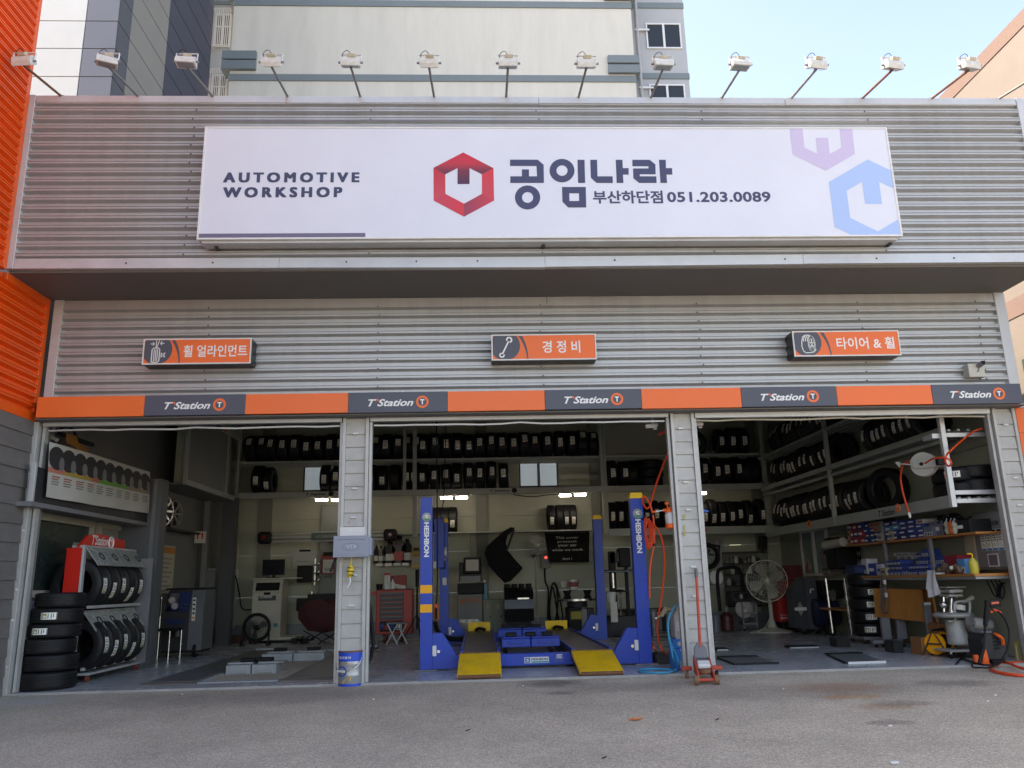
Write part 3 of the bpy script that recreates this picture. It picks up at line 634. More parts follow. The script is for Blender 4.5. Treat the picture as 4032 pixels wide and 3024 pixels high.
# ================================================================ three small box signs
boxblk = M('black sign box', (.02,.02,.022), .4, 0, .1, 4)
def box_sign(f, u0, v0, u1, v1, word, tx, label, icon, tilt):
    Y = -.26; a, b_ = AT(f,u0,v1,Y), AT(f,u1,v0,Y)
    x0, x1 = a.x, b_.x; z0, z1 = (AT(f,u0,v1,Y).z+AT(f,u1,v1-tilt,Y).z)/2, (AT(f,u0,v0+tilt,Y).z+AT(f,u1,v0,Y).z)/2
    t = thing('box_sign', label, 'sign', ((x0+x1)/2, Y+.12, z0), 'orange box signs over the bays')
    B(x0, x1, Y+.006, .0, z0, z1, .006).build('box', boxblk, t)
    fr = MB(); e = .016
    for q in ((x0,x1,z0,z0+e),(x0,x1,z1-e,z1),(x0,x0+e,z0+e,z1-e),(x1-e,x1,z0+e,z1-e)): fr.box(q[0],q[1],Y-.006,Y+.02,q[2],q[3])
    fr.build('frame', white_m, t, smooth=False)
    B(x0+e, x1-e, Y, Y+.005, z0+e, z1-e).build('face', orange_p, t)
    w, h = x1-x0, z1-z0; yy = Y-.002
    L0, L1, B0, B1 = x0+e+.002, x1-e, z0+e+.002, z1-e-.002
    cx, cz, r = x0+.13*w, z0+.57*h, .57*h
    def clip(px, pz): return (min(max(px,L0),L1), yy, min(max(pz,B0),B1))
    n = 48; MB().poly([clip(cx+r*math.cos(2*math.pi*i/n)*.98, cz+r*math.sin(2*math.pi*i/n)) for i in range(n)]).build('print_disc', gray_p, t, smooth=False)
    vv = [0,.15,.3,.45,.6,.75,.9,.985]; N = len(vv)
    fo = lambda v: .348-.010*v-.046*v**2.6; fi = lambda v: .336-.014*v-.066*v**2.2
    m_ = MB(); m_.add([(x0+fo(v)*w,yy,B0+(B1-B0)*v) for v in vv]+[(x0+fi(v)*w,yy,B0+(B1-B0)*v) for v in vv], [(i,i+1,N+i+1,N+i) for i in range(N-1)]); m_.build('print_arc', gray_p, t, smooth=False)
    lettering(word, (x0+tx[0]*w, yy, z0+.27*h), XV, ZV, (tx[1]-tx[0])*w, .47*h, white_p, t, bold=.016)
    ic = MB(); iy = yy-.002; k = h
    def P2(u, v): return Vector((x0+u*w, iy, z0+v*h))
    def ln(pts, wd=.012):
        for i in range(len(pts)-1):
            p, q = P2(*pts[i]), P2(*pts[i+1]); d = (q-p).normalized(); s_ = Vector((-d.z,0,d.x))*wd/2; e_ = d*wd*.3; ic.poly([p-s_-e_, q-s_+e_, q+s_+e_, p+s_-e_])
    if icon == 'align':
        ln([(.085,.08),(.085,.58),(.10,.64),(.14,.64),(.155,.58),(.155,.14),(.14,.08),(.10,.08),(.085,.14)], .014)
        for u in (.105,.12,.135): ln([(u,.13),(u,.58)], .010)
        ln([(.155,.36),(.17,.36)]); ln([(.17,.44),(.18,.38),(.18,.34),(.17,.28)],.013); ln([(.205,.44),(.19,.38),(.19,.34),(.205,.28)],.013); ln([(.19,.36),(.205,.36)],.012)
        ln([(.12,.68),(.12,.92)],.010); ln([(.128,.68),(.146,.92)],.010); ln([(.07,.80),(.10,.80)],.010); ln([(.09,.86),(.102,.80),(.09,.74)],.010); ln([(.19,.82),(.16,.82)],.010); ln([(.17,.88),(.158,.82),(.17,.76)],.010)
    elif icon == 'spanner':
        ln([(.105,.26),(.162,.72)], .019)
        for (c, rr, a0) in (((.099,.20),.036,60),((.170,.79),.043,240)):
            n = 16; c_ = P2(*c); o2 = []; i2 = []
            for i in range(n+1):
                a_ = R(a0-140+280*i/n+180); o2.append(c_+Vector((math.cos(a_),0,math.sin(a_)))*rr); i2.append(c_+Vector((math.cos(a_),0,math.sin(a_)))*rr*.52)
            ic.add(o2+i2, [(i,i+1,n+2+i,n+1+i) for i in range(n)])
    else:
        n = 28
        def oval(c, rx, rz, wd):
            pts = [(c[0]+rx*math.cos(2*math.pi*i/n), c[1]+rz*math.sin(2*math.pi*i/n)) for i in range(n+1)]; ln(pts, wd)
        oval((.172,.50),.032,.30,.012); oval((.172,.50),.024,.21,.010)
        for a_ in range(5): ln([(.172,.50),(.172+.022*math.cos(R(90+72*a_)),.50+.2*math.sin(R(90+72*a_)))],.014)
        ln([(.165,.83),(.12,.84),(.095,.78),(.082,.60),(.078,.40),(.088,.22),(.11,.14),(.165,.15),(.19,.18),(.205,.28)],.012)
        for u in (.098,.117,.136): ln([(u,.60),(u+.004,.72),(u+.02,.80)],.012)
    ic.build('icon', white_p, t, smooth=False)
box_sign('X',918,706,1632,884,'휠 얼라인먼트',(.375,.965),'black-sided orange box sign with wheel alignment icon over left bay','align',12)
box_sign('Y',974,682,1648,854,'경 정 비',(.485,.845),'black-sided orange box sign with spanner icon over middle bay','spanner',5)
box_sign('Z',725,660,1395,828,'타이어 & 휠',(.405,.95),'black-sided orange box sign with tyre icon over right bay','tyre',4)
# ================================================================ orange and charcoal band over the bays
band = thing('sign_band', 'long band of alternating orange and charcoal panels above the bays', 'sign', (.9, -.2, 3.317))
us = [88,312,530,752,967,1177,1386,1602,1809,2015,2209]
bz0, bz1 = 3.318, 3.585
for i in range(10):
    a, b_ = AT('Q',us[i],872-i*1.2,-.25).x, AT('Q',us[i+1],872-i*1.2,-.25).x
    if i == 0: a = -5.57
    pn = B(a+.001, b_-.001, -.25-.002*(i%2), -.205, bz0+.003*(i%3), bz1+.002*(i%2), .003).build('band_panel', gray_p if i%2 else orange_p, band)
    if i % 2:
        w = b_-a; yy = -.2555; s0, h = a+.20*w, bz1-bz0
        lettering('T Station', (s0,yy,bz0+.30*h), XV, ZV, .455*w, .36*h, white_p, pn, bold=.025, shear=.35)
        MB().poly([(s0+.085*w,yy,bz0+.66*h),(s0+.105*w,yy,bz0+.66*h),(s0+.105*w,yy,bz0+.50*h),(s0+.088*w,yy,bz0+.60*h)][::-1]).build('apostrophe', orange_p, pn, smooth=False)
        c = Vector((a+.745*w, yy, bz0+.5*h)); n = 28; rr = .31*h
        MB().ringface([c+Vector((math.cos(2*math.pi*k/n),0,math.sin(2*math.pi*k/n)))*rr for k in range(n)], [c+Vector((math.cos(2*math.pi*k/n),0,math.sin(2*math.pi*k/n)))*rr*.64 for k in range(n)]).build('ring', orange_p, pn, smooth=False)
        lettering('T', (c.x-.10*h,yy,c.z-.13*h), XV, ZV, .2*h, .26*h, white_p, pn, bold=.05)
B(-5.57, AT('Q',2209,862,-.25).x, -.20, .03, bz0+.01, bz1-.01).build('band_box', gray_p, band)
# ================================================================ floodlights on arms above the sign
lampw = M('chalky white lamp housing', (.62,.61,.57), .6, 0, .10, 20, dirt=.3); lens_m = M('lamp lens', (.25,.28,.30), .12, 0, 0); beige = M('ballast beige', (.45,.40,.30), .6, 0, .15, 20); arm_g = M('weathered steel arm', (.22,.22,.21), .5, .5, .2, 20); arm_r = M('rusted steel arm', (.20,.10,.06), .75, .2, .3, 20)
bases = [244,548,842,1135,1420,1710,1993,2277,2561,2840,3113,3391,3663,3926]
heads = [95,425,735,1070,1382,1690,2000,2308,2610,2912,3212,3512,3812,None]
tilts = [38,4,0,36,22,38,20,26,6,2,28,24,20,0]; turns = [-6,25,6,0,2,2,0,0,4,6,10,12,12,0]
n_l = len(bases)
for i in range(n_l):
    p0 = AT('P',bases[i],386,YF); p0 = Vector((p0.x, YF+.02, 7.38))
    hx = AT('P',heads[i],262,-1.66).x if heads[i] else p0.x+.24
    p1 = Vector((hx, -1.66, 7.40))
    lb = ('rusty ' if i in (0,11,12) else '') + 'floodlight on a slanted arm, %s from the left above the big sign' % ORD[i]
    t = thing('floodlight', lb if i < 13 else 'bare slanted lamp arm at the right end above the big sign', 'floodlight', p0, 'floodlights along the top of the front')
    MB().cyl(p0, p1, .016, n=8).build('arm', arm_r if i in (0,11,12) else arm_g, t)
    MB().cyl((p0.x,YF+.02,7.33),(p0.x,YF+.02,7.40),.03,n=8).build('arm_socket', arm_g, t)
    m3 = Matrix.Rotation(R(turns[i]), 3, 'Z') @ Matrix.Rotation(R(tilts[i]), 3, 'X')
    c = p1 + Vector((0,-.03,.055))
    W_, H_ = .235, .10
    hd = MB(); ring = [(-W_/2,.07,-.05),(-W_/2,-.075,-.05),(-W_/2,-.065,.0),(-W_/2,-.03,.048),(-W_/2,.03,.05),(-W_/2,.06,.02)]
    hd.prism([c+m3@Vector(q) for q in ring], m3@Vector((W_,0,0))); hd.build('lamp_head', lampw, t, smooth=False)
    ln_ = MB(); ln_.obox(c+m3@Vector((0,0,-.052)), (W_*.98,.15,.012), m3, .003); ln_.build('bezel', lampw, t); MB().obox(c+m3@Vector((0,0,-.0595)), (W_*.80,.11,.004), m3).build('lens', lens_m, t)
    br = MB(); hh = .115
    for s in (-1,1): br.bar(c+Vector((s*(W_/2+.012),0,-.01)), c+Vector((s*(W_/2+.012),.02,hh)), .006, .022)
    br.bar(c+Vector((-W_/2-.015,.02,hh)), c+Vector((W_/2+.015,.02,hh)), .022, .006); br.build('bracket', white_m, t, smooth=False)
    for s in (-1,1): MB().cyl(c+Vector((s*(W_/2),0,-.01)), c+Vector((s*(W_/2+.035),0,-.01)), .014, n=8).build('knob', midgray_m, t)
    MB().obox(c+m3@Vector((.01,.0,.072)), (.10,.07,.045), m3, .006).build('ballast_box', beige, t)
    MB().tube([c+Vector((.01,.0,.09)), c+Vector((-.04,-.02,.15)), c+Vector((-.10,.0,.12)), c+Vector((-.10,.01,.05))], .004, 6).build('cable', black_m, t)
# ================================================================ camera box on the right wall
t = thing('security_camera', 'beige junction box with a small round camera on the right front wall', 'camera', AT('Z',1895,960,-.05))
x0, x1, z0, z1 = RB('Z',1845,878,1950,965,-.10)
B(x0, x1, -.13, .01, z0, z1, .006).build('box', M('beige box',(.50,.49,.43),.5,0,.06,10), t)
c = AT('Z',1935,880,-.18); MB().cyl(c+Vector((.0,-.04,.01)), c+Vector((-.02,.10,-.02)), .035, .03, 14).build('camera_body', midgray_m, t)
MB().cyl(c+Vector((.0,-.05,.012)), c+Vector((.0,-.041,.01)), .028, n=14).build('lens', black_m, t)
MB().tube([c+Vector((-.01,.06,-.02)), c+Vector((-.02,.05,-.07)), c+Vector((-.04,.06,-.09))], .012, 8).build('stalk', midgray_m, t)
MB().tube([c+Vector((.02,.06,0)), c+Vector((.06,.08,-.06)), c+Vector((.05,.1,-.14)), (x1-.02,-.02,z0-.01)], .005, 6).build('cable', black_m, t)
# ================================================================ tyres
def rubber():
    m = bpy.data.materials.new('tyre rubber'); m.use_nodes = True; n = m.node_tree.nodes; l = m.node_tree.links; p = n['Principled BSDF']
    p.inputs['Base Color'].default_value = (.011,.011,.012,1); p.inputs['Specular IOR Level'].default_value = .28; p.inputs['Roughness'].default_value = .48
    tc = n.new('ShaderNodeTexCoord'); nz = n.new('ShaderNodeTexNoise'); nz.inputs['Scale'].default_value = 25; l.new(tc.outputs['Object'], nz.inputs[0])
    mr = n.new('ShaderNodeMapRange'); mr.inputs[3].default_value = .38; mr.inputs[4].default_value = .62; l.new(nz.outputs[0], mr.inputs[0]); l.new(mr.outputs[0], p.inputs['Roughness'])
    return m
rub = rubber()
stk_w = M('sticker white', (.85,.86,.80), .35, 0, .03, 30); stk_g = M('sticker print', (.16,.18,.17), .5, 0, 0); stk_o = M('sticker orange', S(226,110,40), .4, 0, 0); stk_y = M('sticker olive', (.34,.30,.09), .5, 0, 0); stk_s = M('sticker silver', (.45,.48,.45), .25, .3, .1, 40)
TW, TR = .225, .33
def tyre_mesh(seg=40):
    w, r = TW/2, TR; pr = [(-w*.80,r*.60),(-w*.96,r*.66),(-w*1.0,r*.78),(-w*.97,r*.88),(-w*.88,r*.955),(-w*.80,r*.985)]
    for gx in (-.5,-.17,.17,.5):
        pr += [(w*(gx-.075),r*.998),(w*(gx-.06),r*.972),(w*(gx+.06),r*.972),(w*(gx+.075),r*.998)]
    pr += [(w*.80,r*.985),(w*.88,r*.955),(w*.97,r*.88),(w*1.0,r*.78),(w*.96,r*.66),(w*.80,r*.60),(w*.72,r*.66),(w*.70,r*.88),(-w*.70,r*.88),(-w*.72,r*.66)]
    b = MB(); k = len(pr)
    for i in range(seg):
        a = 2*math.pi*i/seg
        for j, (x, rr) in enumerate(pr):
            q = rr - (.0055 if (i % 2 and (j in (4,5) or j in (22,23))) else 0)
            b.v.append(Vector((x, q*math.cos(a), q*math.sin(a))))
    for i in range(seg):
        i2 = (i+1) % seg
        for j in range(k):
            j2 = (j+1) % k; b.f.append([i*k+j, i*k+j2, i2*k+j2, i2*k+j]); b.m.append(0)
    return b
def sticker_mesh(kind, n=16, wd=.098, L=.205):
    b = MB(); us = [-.5,-.36,-.05,.22,.36,.5]; r = TR+.0015
    for i in range(n+1):
        a = -L/r/2 + L/r*i/n
        for u in us: b.v.append(Vector((u*wd, -r*math.cos(a), r*math.sin(a))))
    W = len(us)
    for i in range(n):                       # row 0 is the lower end
        for j in range(W-1):
            mi = 0; inner = 0 < j < W-2
            if kind == 0:
                if i == 0 or i == 1: mi = 4
                elif 2 <= i <= 5: mi = 3 if j in (1,2,3) and (i in (2,5) or j != 2) else 0
                elif i in (7,10) and inner: mi = 1
                elif i == 12 and j in (1,2): mi = 1
                elif i == 15: mi = 1 if j != 0 else 4
            elif kind == 1:
                if i == 0: mi = 2 if j > 1 else 0
                elif 2 <= i <= 5: mi = 3 if (i in (2,5) and j in (1,2,3)) or j in (1,3) else 0
                elif i in (8,11) and inner: mi = 1
                elif i == 13 and j == 1: mi = 1
            else:
                if 11 <= i <= 12: mi = 2
                elif 3 <= i <= 5: mi = 3 if j in (1,3) or i in (3,) and j == 2 else 0
                elif i in (8,14) and inner: mi = 1
            b.f.append([i*W+j, i*W+j+1, (i+1)*W+j+1, (i+1)*W+j]); b.m.append(mi)
    return b
STM = [stk_w, stk_g, stk_o, stk_y, stk_s]
_proto = tyre_mesh().build('tyre', rub, None, origin=(0,0,0)); TYRE_ME = _proto.data; bpy.data.objects.remove(_proto)
STK = []
for k in range(3):
    o = sticker_mesh(k).build('sticker', STM, None, smooth=False, origin=(0,0,0)); STK.append(o.data); bpy.data.objects.remove(o)
def tyre(loc, label, group, rot=(0,0,0), sticker=None, sc_=1.0, wsc=1.0):
    o = bpy.data.objects.new('tyre', TYRE_ME); COL.objects.link(o); o.location = loc; o.rotation_euler = rot; o.scale = (wsc, sc_, sc_); ORG[o] = Vector((0,0,0))
    tag(o, label, 'tyre', group)
    if sticker is not None:
        s = bpy.data.objects.new('sticker', STK[sticker]); COL.objects.link(s); s.parent = o
    return o
def phi_of(dz): return math.asin(max(-.9, min(.9, dz/(TR+.002))))
# ================================================================ racks
beamF = lambda f,u,v: AT(f,u,v,YRK)
zb_lo, zb_hi = AT('E',900,968,YRK).z, AT('E',900,902,YRK).z          # big beam of the back rack
zs_lo, zs_hi = AT('E',900,592,YRK).z, AT('E',900,566,YRK).z          # middle rail
zt_lo = AT('E',900,240,YRK).z
xc0, xc1 = AT('C',655,800,YRK).x, AT('I',1150,700,YRK).x
rk = thing('tyre_rack', 'long green-grey steel tyre rack along the back wall', 'rack', ((xc0+xc1)/2, YRK+.4, zb_lo), 'steel tyre racks')
B(xc0-.5, xc1+.5, YRK, YRK+.06, zb_lo, zb_hi, .004).build('beam', steel_green, rk)
B(xc0-.5, xc1+.5, YRK+.003, YRK+.05, zs_lo, zs_hi, .004).build('beam', steel_green, rk)
B(xc0-.5, xc1+.5, YRK+.003, YRK+.05, zt_lo+.62, zt_lo+.68, .004).build('beam', steel_green, rk)
for z in (zb_hi-.02, zs_hi-.02):
    for k in range(6): B(xc0-.5, xc1+.5, YRK+.15+k*.13, YRK+.19+k*.13, z-.02, z, ).build('deck_bar', steel_green, rk)
for f_, u_, w_ in (('C',675,.045),('E',535,.075),('E',645,.09),('G',1015,.085),('G',1052,.05),('I',1110,.10),('C',570,.05)):
    x = AT(f_,u_,500,YRK).x; B(x-w_/2, x+w_/2, YRK-.012-(.02 if w_>.08 else 0), YRK+.045, zb_hi-.01, 5.0, .004).build('post', steel_green, rk)
for u_ in (645,): x = AT('E',u_,1200,YRK).x; B(x-.05, x+.05, YRK+.0, YRK+.08, AT('E',630,1430,YRK).z, zb_lo, .004).build('post', M('grey post',(.30,.31,.30),.5,.1,.1,4), rk)
for f_,u_ in (('G',1065),('I',1180)):
    x = AT(f_,u_,1100,YRK).x; B(x-.06, x+.06, YRK+.0, YRK+.09, AT('G',1065,1390,YRK).z, zb_lo, .004).build('post', steel_green, rk)
for f_, u0, u1, v0, v1 in (('C',1395,1612,970,940),('E',1465,1675,930,902)):
    a, b_ = AT(f_,u0,v0,YRK), AT(f_,u1,v1,YRK); lettering('T Station', (a.x,YRK-.003,a.z), XV, ZV, b_.x-a.x, b_.z-a.z, black_m, rk, bold=.025, shear=.3)
for f_, u_, v_ in (('C',1668,952),('E',1730,914)): MB().disc(AT(f_,u_,v_,YRK-.004), (0,-1,0), .06).build('print_disc', black_m, rk)
# lower rack of the right bay, back wall
zl_lo, zl_hi = AT('I',800,1385,YRK).z, AT('I',800,1305,YRK).z
xl0 = AT('G',1095,1350,YRK).x
rl = thing('tyre_rack', 'lower steel tyre shelf across the back of the right bay', 'rack', (xl0+2, YRK+.4, zl_lo), 'steel tyre racks')
B(xl0, xc1+.15, YRK-.03, YRK+.03, zl_lo, zl_hi, .004).build('beam', steel_green, rl)
for k in range(6): B(xl0, xc1+.3, YRK+.08+k*.14, YRK+.12+k*.14, zl_hi-.05, zl_hi-.02).build('deck_bar', steel_green, rl)
c = AT('I',478,1345,YRK-.034); MB().torus(c,(0,1,0),.055,.012,24,6).build('ring', stk_o, rl); lettering('T',(c.x-.025,YRK-.034,c.z-.03),XV,ZV,.05,.06,white_p,rl,bold=.05); MB().disc(c+Vector((0,.003,0)),(0,-1,0),.05).build('print_disc', black_m, rl)
# wall shelf of the middle bay
wsy = 8.35; zw = AT('G',500,1345,wsy).z
ws = thing('wall_shelf', 'thin steel shelf on the back wall of the middle bay', 'shelf', (1, wsy+.3, zw))
B(AT('E',150,1380,wsy).x, AT('G',925,1345,wsy).x, wsy, wsy+.03, zw-.03, zw, .003).build('front_rail', steel_green, ws); B(AT('E',150,1380,wsy).x, AT('G',925,1345,wsy).x, wsy+.03, YB-.03, zw-.025, zw-.012).build('shelf_board', steel_green, ws)
# left rack
lx = -5.30; ly0 = AX('C',95,790,lx).y; zlb = AX('C',95,790,lx).z
lr = thing('tyre_rack', 'closed grey-panelled rack high on the left wall', 'rack', (lx-.3, (ly0+YRK)/2, zlb-.1), 'steel tyre racks')
B(lx-.05, lx, ly0, YRK-.05, zlb-.10, zlb+.0, .004).build('beam', steel_green, lr)
yy1 = AX('C',520,880,lx).y
B(lx-.035, lx-.012, ly0+.05, yy1, zlb+.004, 5.0).build('panel', M('grey rack panel',(.16,.165,.155),.55,0,.1,1.5), lr)
B(lx-.06, lx+.004, ly0-.03, ly0+.05, zlb-.10, 5.0, .004).build('post', steel_green, lr)
B(lx-.06, lx+.002, yy1+.01, yy1+.11, zlb, 5.0, .004).build('post', steel_green, lr); B(lx-.06, lx+.003, YRK-.12, YRK-.052, zlb, 5.0, .004).build('post', steel_green, lr)
B(lx-.34, lx-.12, ly0+.3, ly0+.33, zlb-.02, 5.0, .003).build('end_panel', M('end panel painted lit',(.42,.45,.34),.6,0,.06,2), lr)  # pale colour stands in for light falling on the rack end
B(XL, lx-.06, ly0+.03, YRK, zlb-.09, zlb-.06).build('deck', midgray_m, lr)
zq = AX('C',560,270,lx).z; B(lx-.01, lx+.02, AX('C',380,215,lx).y, YRK-.05, zq-.09, zq+.10, .004).build('sign_rail', steel_green, lr)
c = AX('C',510,248,lx+.022); MB().torus(c,(1,0,0),.06,.014,24,6).build('ring', stk_o, lr); MB().disc(c,(1,0,0),.05).build('print_disc', black_m, lr); lettering('T',(lx+.026,c.y-.03,c.z-.035),YV,ZV,.06,.07,white_p,lr,bold=.05); lettering('T Station',(lx+.024,c.y-.75,c.z-.05),YV,ZV,.6,.11,black_m,lr,bold=.02,shear=.3)
# right rack: three levels along the right wall
rx = 6.5
yn = AX('K',1410,1108,rx).y                                # near end frame
zR = [AX('K',800,1180,rx).z, AX('I',1500,775,rx).z, AX('I',1450,400,rx).z]
rr = thing('tyre_rack', 'three-level steel tyre rack along the right wall', 'rack', (rx+.4, 4, zR[0]), 'steel tyre racks')
zR0b = AX('K',700,1255,rx).z; zR0t = AX('K',700,1145,rx).z
B(rx, rx+.05, yn, YRK-.1, zR0b, zR0t, .004).build('beam', steel_green, rr)
for z, h in ((zR[1],.09),(zR[2],.05)): B(rx, rx+.05, yn+(.0 if z==zR[1] else .0), YRK-.06, z-h/2, z+h/2, .004).build('beam', steel_green, rr)
B(rx+.01, rx+.06, yn, YRK-.1, zR[1]-.17, zR[1]-.12, .004).build('beam', steel_green, rr)
for z in (zR0t-.03, zR[1]+.02, zR[2]+.0):
    for k in range(5): B(rx+.12+k*.14, rx+.16+k*.14, yn+.06, YRK, z-.03, z).build('deck_bar', steel_green, rr)
ypost = [yn+.03, AX('K',135,600,rx).y, AX('I',1110,600,rx).y]
for i, y in enumerate(ypost[:2]): B(rx-.015, rx+.055, y-.035, y+.035, zR0b, 5.0, .004).build('post', galv_trim if i == 0 else steel_green, rr)
xe = 7.22
for v0 in (1000,1085): z = AT('K',1590,v0-10,yn).z; B(rx+.055, xe, yn, yn+.05, z-.03, z+.03, .004).build('end_rail', galv_trim, rr)
z = AT('K',1500,412,yn).z; B(rx+.055, xe, yn, yn+.05, z-.03, z+.03, .004).build('end_rail', galv_trim, rr)
B(xe, xe+.06, yn, yn+.06, zR0b-.02, 4.9, .004).build('post', midgray_m, rr)
a = AX('K',662,1205,rx); b_ = AX('K',820,1150,rx)
lettering('T Station', (rx-.003, max(a.y,b_.y), (zR0b+zR0t)/2-.055), -YV, ZV, abs(a.y-b_.y), .10, black_m, rr, bold=.02, shear=.3)
c = AX('K',857,1150,rx-.004); MB().torus(c,(1,0,0),.055,.016,24,6).build('ring', stk_o, rr); MB().disc(c,(-1,0,0),.05).build('print_disc', black_m, rr); lettering('T',(rx-.009,c.y+.03,c.z-.035),-YV,ZV,.06,.07,white_p,rr,bold=.05)
c = AX('I',1622,1278,rx-.004); MB().torus(c,(1,0,0),.055,.016,24,6).build('ring', stk_o, rr); MB().disc(c,(-1,0,0),.05).build('print_disc', black_m, rr)
arm_ = B(rx-.12, rx+.0, yn+.05, yn+.30, AX('K',1180,460,rx).z-.03, AX('K',1180,460,rx).z+.04, .004).build('bracket_arm', galv_trim, rr)
# ---------------------------------------------------------------- tyres of the back rack
def row(stickers, z_shelf, Yc, where, group, kindf=lambda i: 0, wsc=1.0):
    for i, (f_, u_, v_) in enumerate(stickers):
        p = AT(f_, u_, v_, Yc-TR); zc = z_shelf+TR
        s_ = random.uniform(.93,1.03); tyre((p.x, Yc+random.uniform(-.02,.03), z_shelf+TR*s_), '%s black tyre from the left %s' % (ORD[i], where), group, (-phi_of(p.z-zc), R(random.uniform(-1.5,1.5)), R(random.uniform(-4,4))), kindf(i), s_, wsc*random.uniform(.93,1.06))
top = [('C',u,v) for u,v in ((782,375),(900,370),(1012,398),(1125,405),(1253,407),(1390,425),(1525,413),(1650,412),(1770,390))] + [('C',1885,400),('C',2010,400)] + \
      [('E',u,v) for u,v in ((222,345),(327,408),(453,375),(572,350),(650,370),(737,405),(860,375),(980,400),(1105,420),(1230,412),(1352,372),(1475,360),(1597,375),(1720,380),(1840,338))] + [('G',u,v) for u,v in ((303,342),(433,365),(570,388),(700,365),(815,300),(940,293))]
def tk(i): return 2 if i in (18,19,20) else (1 if 21 <= i <= 29 else 0)
row(top, zs_hi, YRK+.42, 'on the upper back rack', 'tyres on the back rack, upper level', tk, 1.08)
top2 = [('I',675,370),('I',802,378),('I',922,375)]
row(top2, zs_hi, YRK+.42, 'in the back rack upper right corner', 'tyres in the upper right corner of the back rack', lambda i: 1)
tyre((AT('I',400,400,YRK+.4).x-.05, YRK+.6, zs_hi+TR), 'upright tyre half hidden behind the right pillar on the back rack', 'tyres in the upper right corner of the back rack', (0,0,R(70)))
mid1 = [('C',843,810),('C',960,855)]; row(mid1, zb_hi, YRK+.42, 'of the pair on the back rack, left bay', 'pair of tyres on the back rack, left', lambda i: 0)
mid2 = [('C',1587,790),('C',1718,750),('C',1845,790),('C',1965,800),('E',160,790),('E',275,800),('E',418,700),('E',562,770),('E',640,770),('E',727,760),('E',853,730),('E',985,718),('E',1100,780),('E',1230,705),('E',1358,718),('E',1478,705),('E',1618,710)]
row(mid2, zb_hi, YRK+.42, 'on the lower level of the back rack', 'tyres on the back rack, lower level', lambda i: None if i == 6 else 0)
mid3 = [('G',1152,715),('G',1275,708),('G',1370,690)]; row(mid3, zb_hi, YRK+.42, 'on the back rack beside the right pillar', 'tyres on the back rack beside the right pillar', lambda i: 1 if i < 2 else None)
for k in range(3):
    p = AT('G',1530,800,YRK+.5); tyre((p.x+.02*k, YRK+.45, zb_hi+.11+.205*k), ['lowest','middle','topmost'][k]+' of three tyres lying flat on the back rack beside the right pillar', 'tyres lying flat on the back rack', (0, R(90), R(20*k)), wsc=.92)
mid4 = [('I',290,690),('I',400,695),('I',505,672),('I',635,710),('I',742,680),('I',857,680),('I',960,720),('I',1060,740)]
row(mid4, zb_hi, YRK+.42, 'on the back rack, lower right corner', 'tyres on the back rack, right bay', lambda i: 1 if i < 6 else None)
low = [('G',1140,1195),('G',1232,1200),('G',1330,1190),('G',1420,1200),('G',1520,1195),('G',1622,1170),('G',1730,1180),('I',300,1210),('I',400,1210),('I',497,1200),('I',593,1225),('I',700,1200),('I',795,1190),('I',885,1160),('I',992,1225),('I',1128,1180)]
row(low, zl_hi-.02, YRK+.40, 'on the low back shelf', 'tyres on the low back shelf', lambda i: None if i in (2,3,6) else 1, .85)
for i, u in enumerate((480,565,640,715)):
    p = AT('G',u,1200,wsy+.05); tyre((p.x, wsy+.33, zw+.30), '%s of four tyres on the thin wall shelf above the black cover' % ORD[i], 'four tyres on the wall shelf', (-phi_of(-.10), 0, 0), [0,None,0,0][i], .92, .78)
for i, u in enumerate((880,960,1055)):
    p = AT('E',u,1200,wsy+.05); tyre((p.x, wsy+.33, zw+.30), '%s of three tyres on the wall shelf behind the left lift post' % ORD[i], 'three tyres on the wall shelf', (-phi_of(-.12), 0, 0), [0,None,0][i], .92, .95)
# ---------------------------------------------------------------- tyres of the right rack
def rrow(stickers, z_shelf, where, group, kind=1, xc=rx+.44):
    for i, (f_, u_, v_) in enumerate(stickers):
        p = AX(f_, u_, v_, xc-TR); zc = z_shelf+TR
        s_ = random.uniform(.93,1.03); tyre((xc+random.uniform(-.02,.03), p.y, z_shelf+TR*s_), '%s black tyre from the back %s' % (ORD[i], where), group, (-phi_of(p.z-zc), R(random.uniform(-2,2)), R(-90+random.uniform(-4,4))), kind, s_, .95)
rrow([('I',u,v) for u,v in ((1160,290),(1235,250),(1300,240),(1330,242),(1370,240),(1413,205),(1470,150),(1515,140),(1560,105),(1615,120),(1670,130),(1725,110))], zR[2]+.02, 'on the top level of the right rack', 'tyres on the right rack, top level')
rrow([('K',u,v) for u,v in ((490,420),(565,420),(640,390),(712,370),(785,330),(865,310),(940,280))], zR[1]+.03, 'in the near half of the right rack', 'tyres in the near half of the right rack', 0)
rrow([('I',u,v) for u,v in ((1200,670),(1235,675),(1295,675),(1330,645),(1365,660),(1405,675),(1445,660),(1500,590),(1558,565),(1640,590),(1720,560),(1790,530))], zR[1]+.03, 'on the middle level of the right rack', 'tyres on the right rack, middle level')
rrow([('I',u,v) for u,v in ((1228,1120),(1270,1110),(1300,1140),(1340,1110),(1382,1165),(1415,1150),(1455,1140),(1488,1120),(1540,1110),(1580,1115),(1625,1095),(1665,1085),(1728,1065),(1775,1040),(1835,1125),(1860,1030),(1910,1030))] + [('K',u,v) for u,v in ((235,1075),(310,1110),(350,1055),(405,1035))], zR0t, 'on the lowest level of the right rack', 'tyres on the right rack, lowest level')
p = AX('K',640,960,rx+.3); tyre((rx+.5, p.y, zR0t+.36), 'large dark tyre standing sideways at the near end of the right rack', 'tyres at the near end of the right rack', (0,0,R(25)), sc_=1.12)
p = AX('K',1270,945,rx+.15)
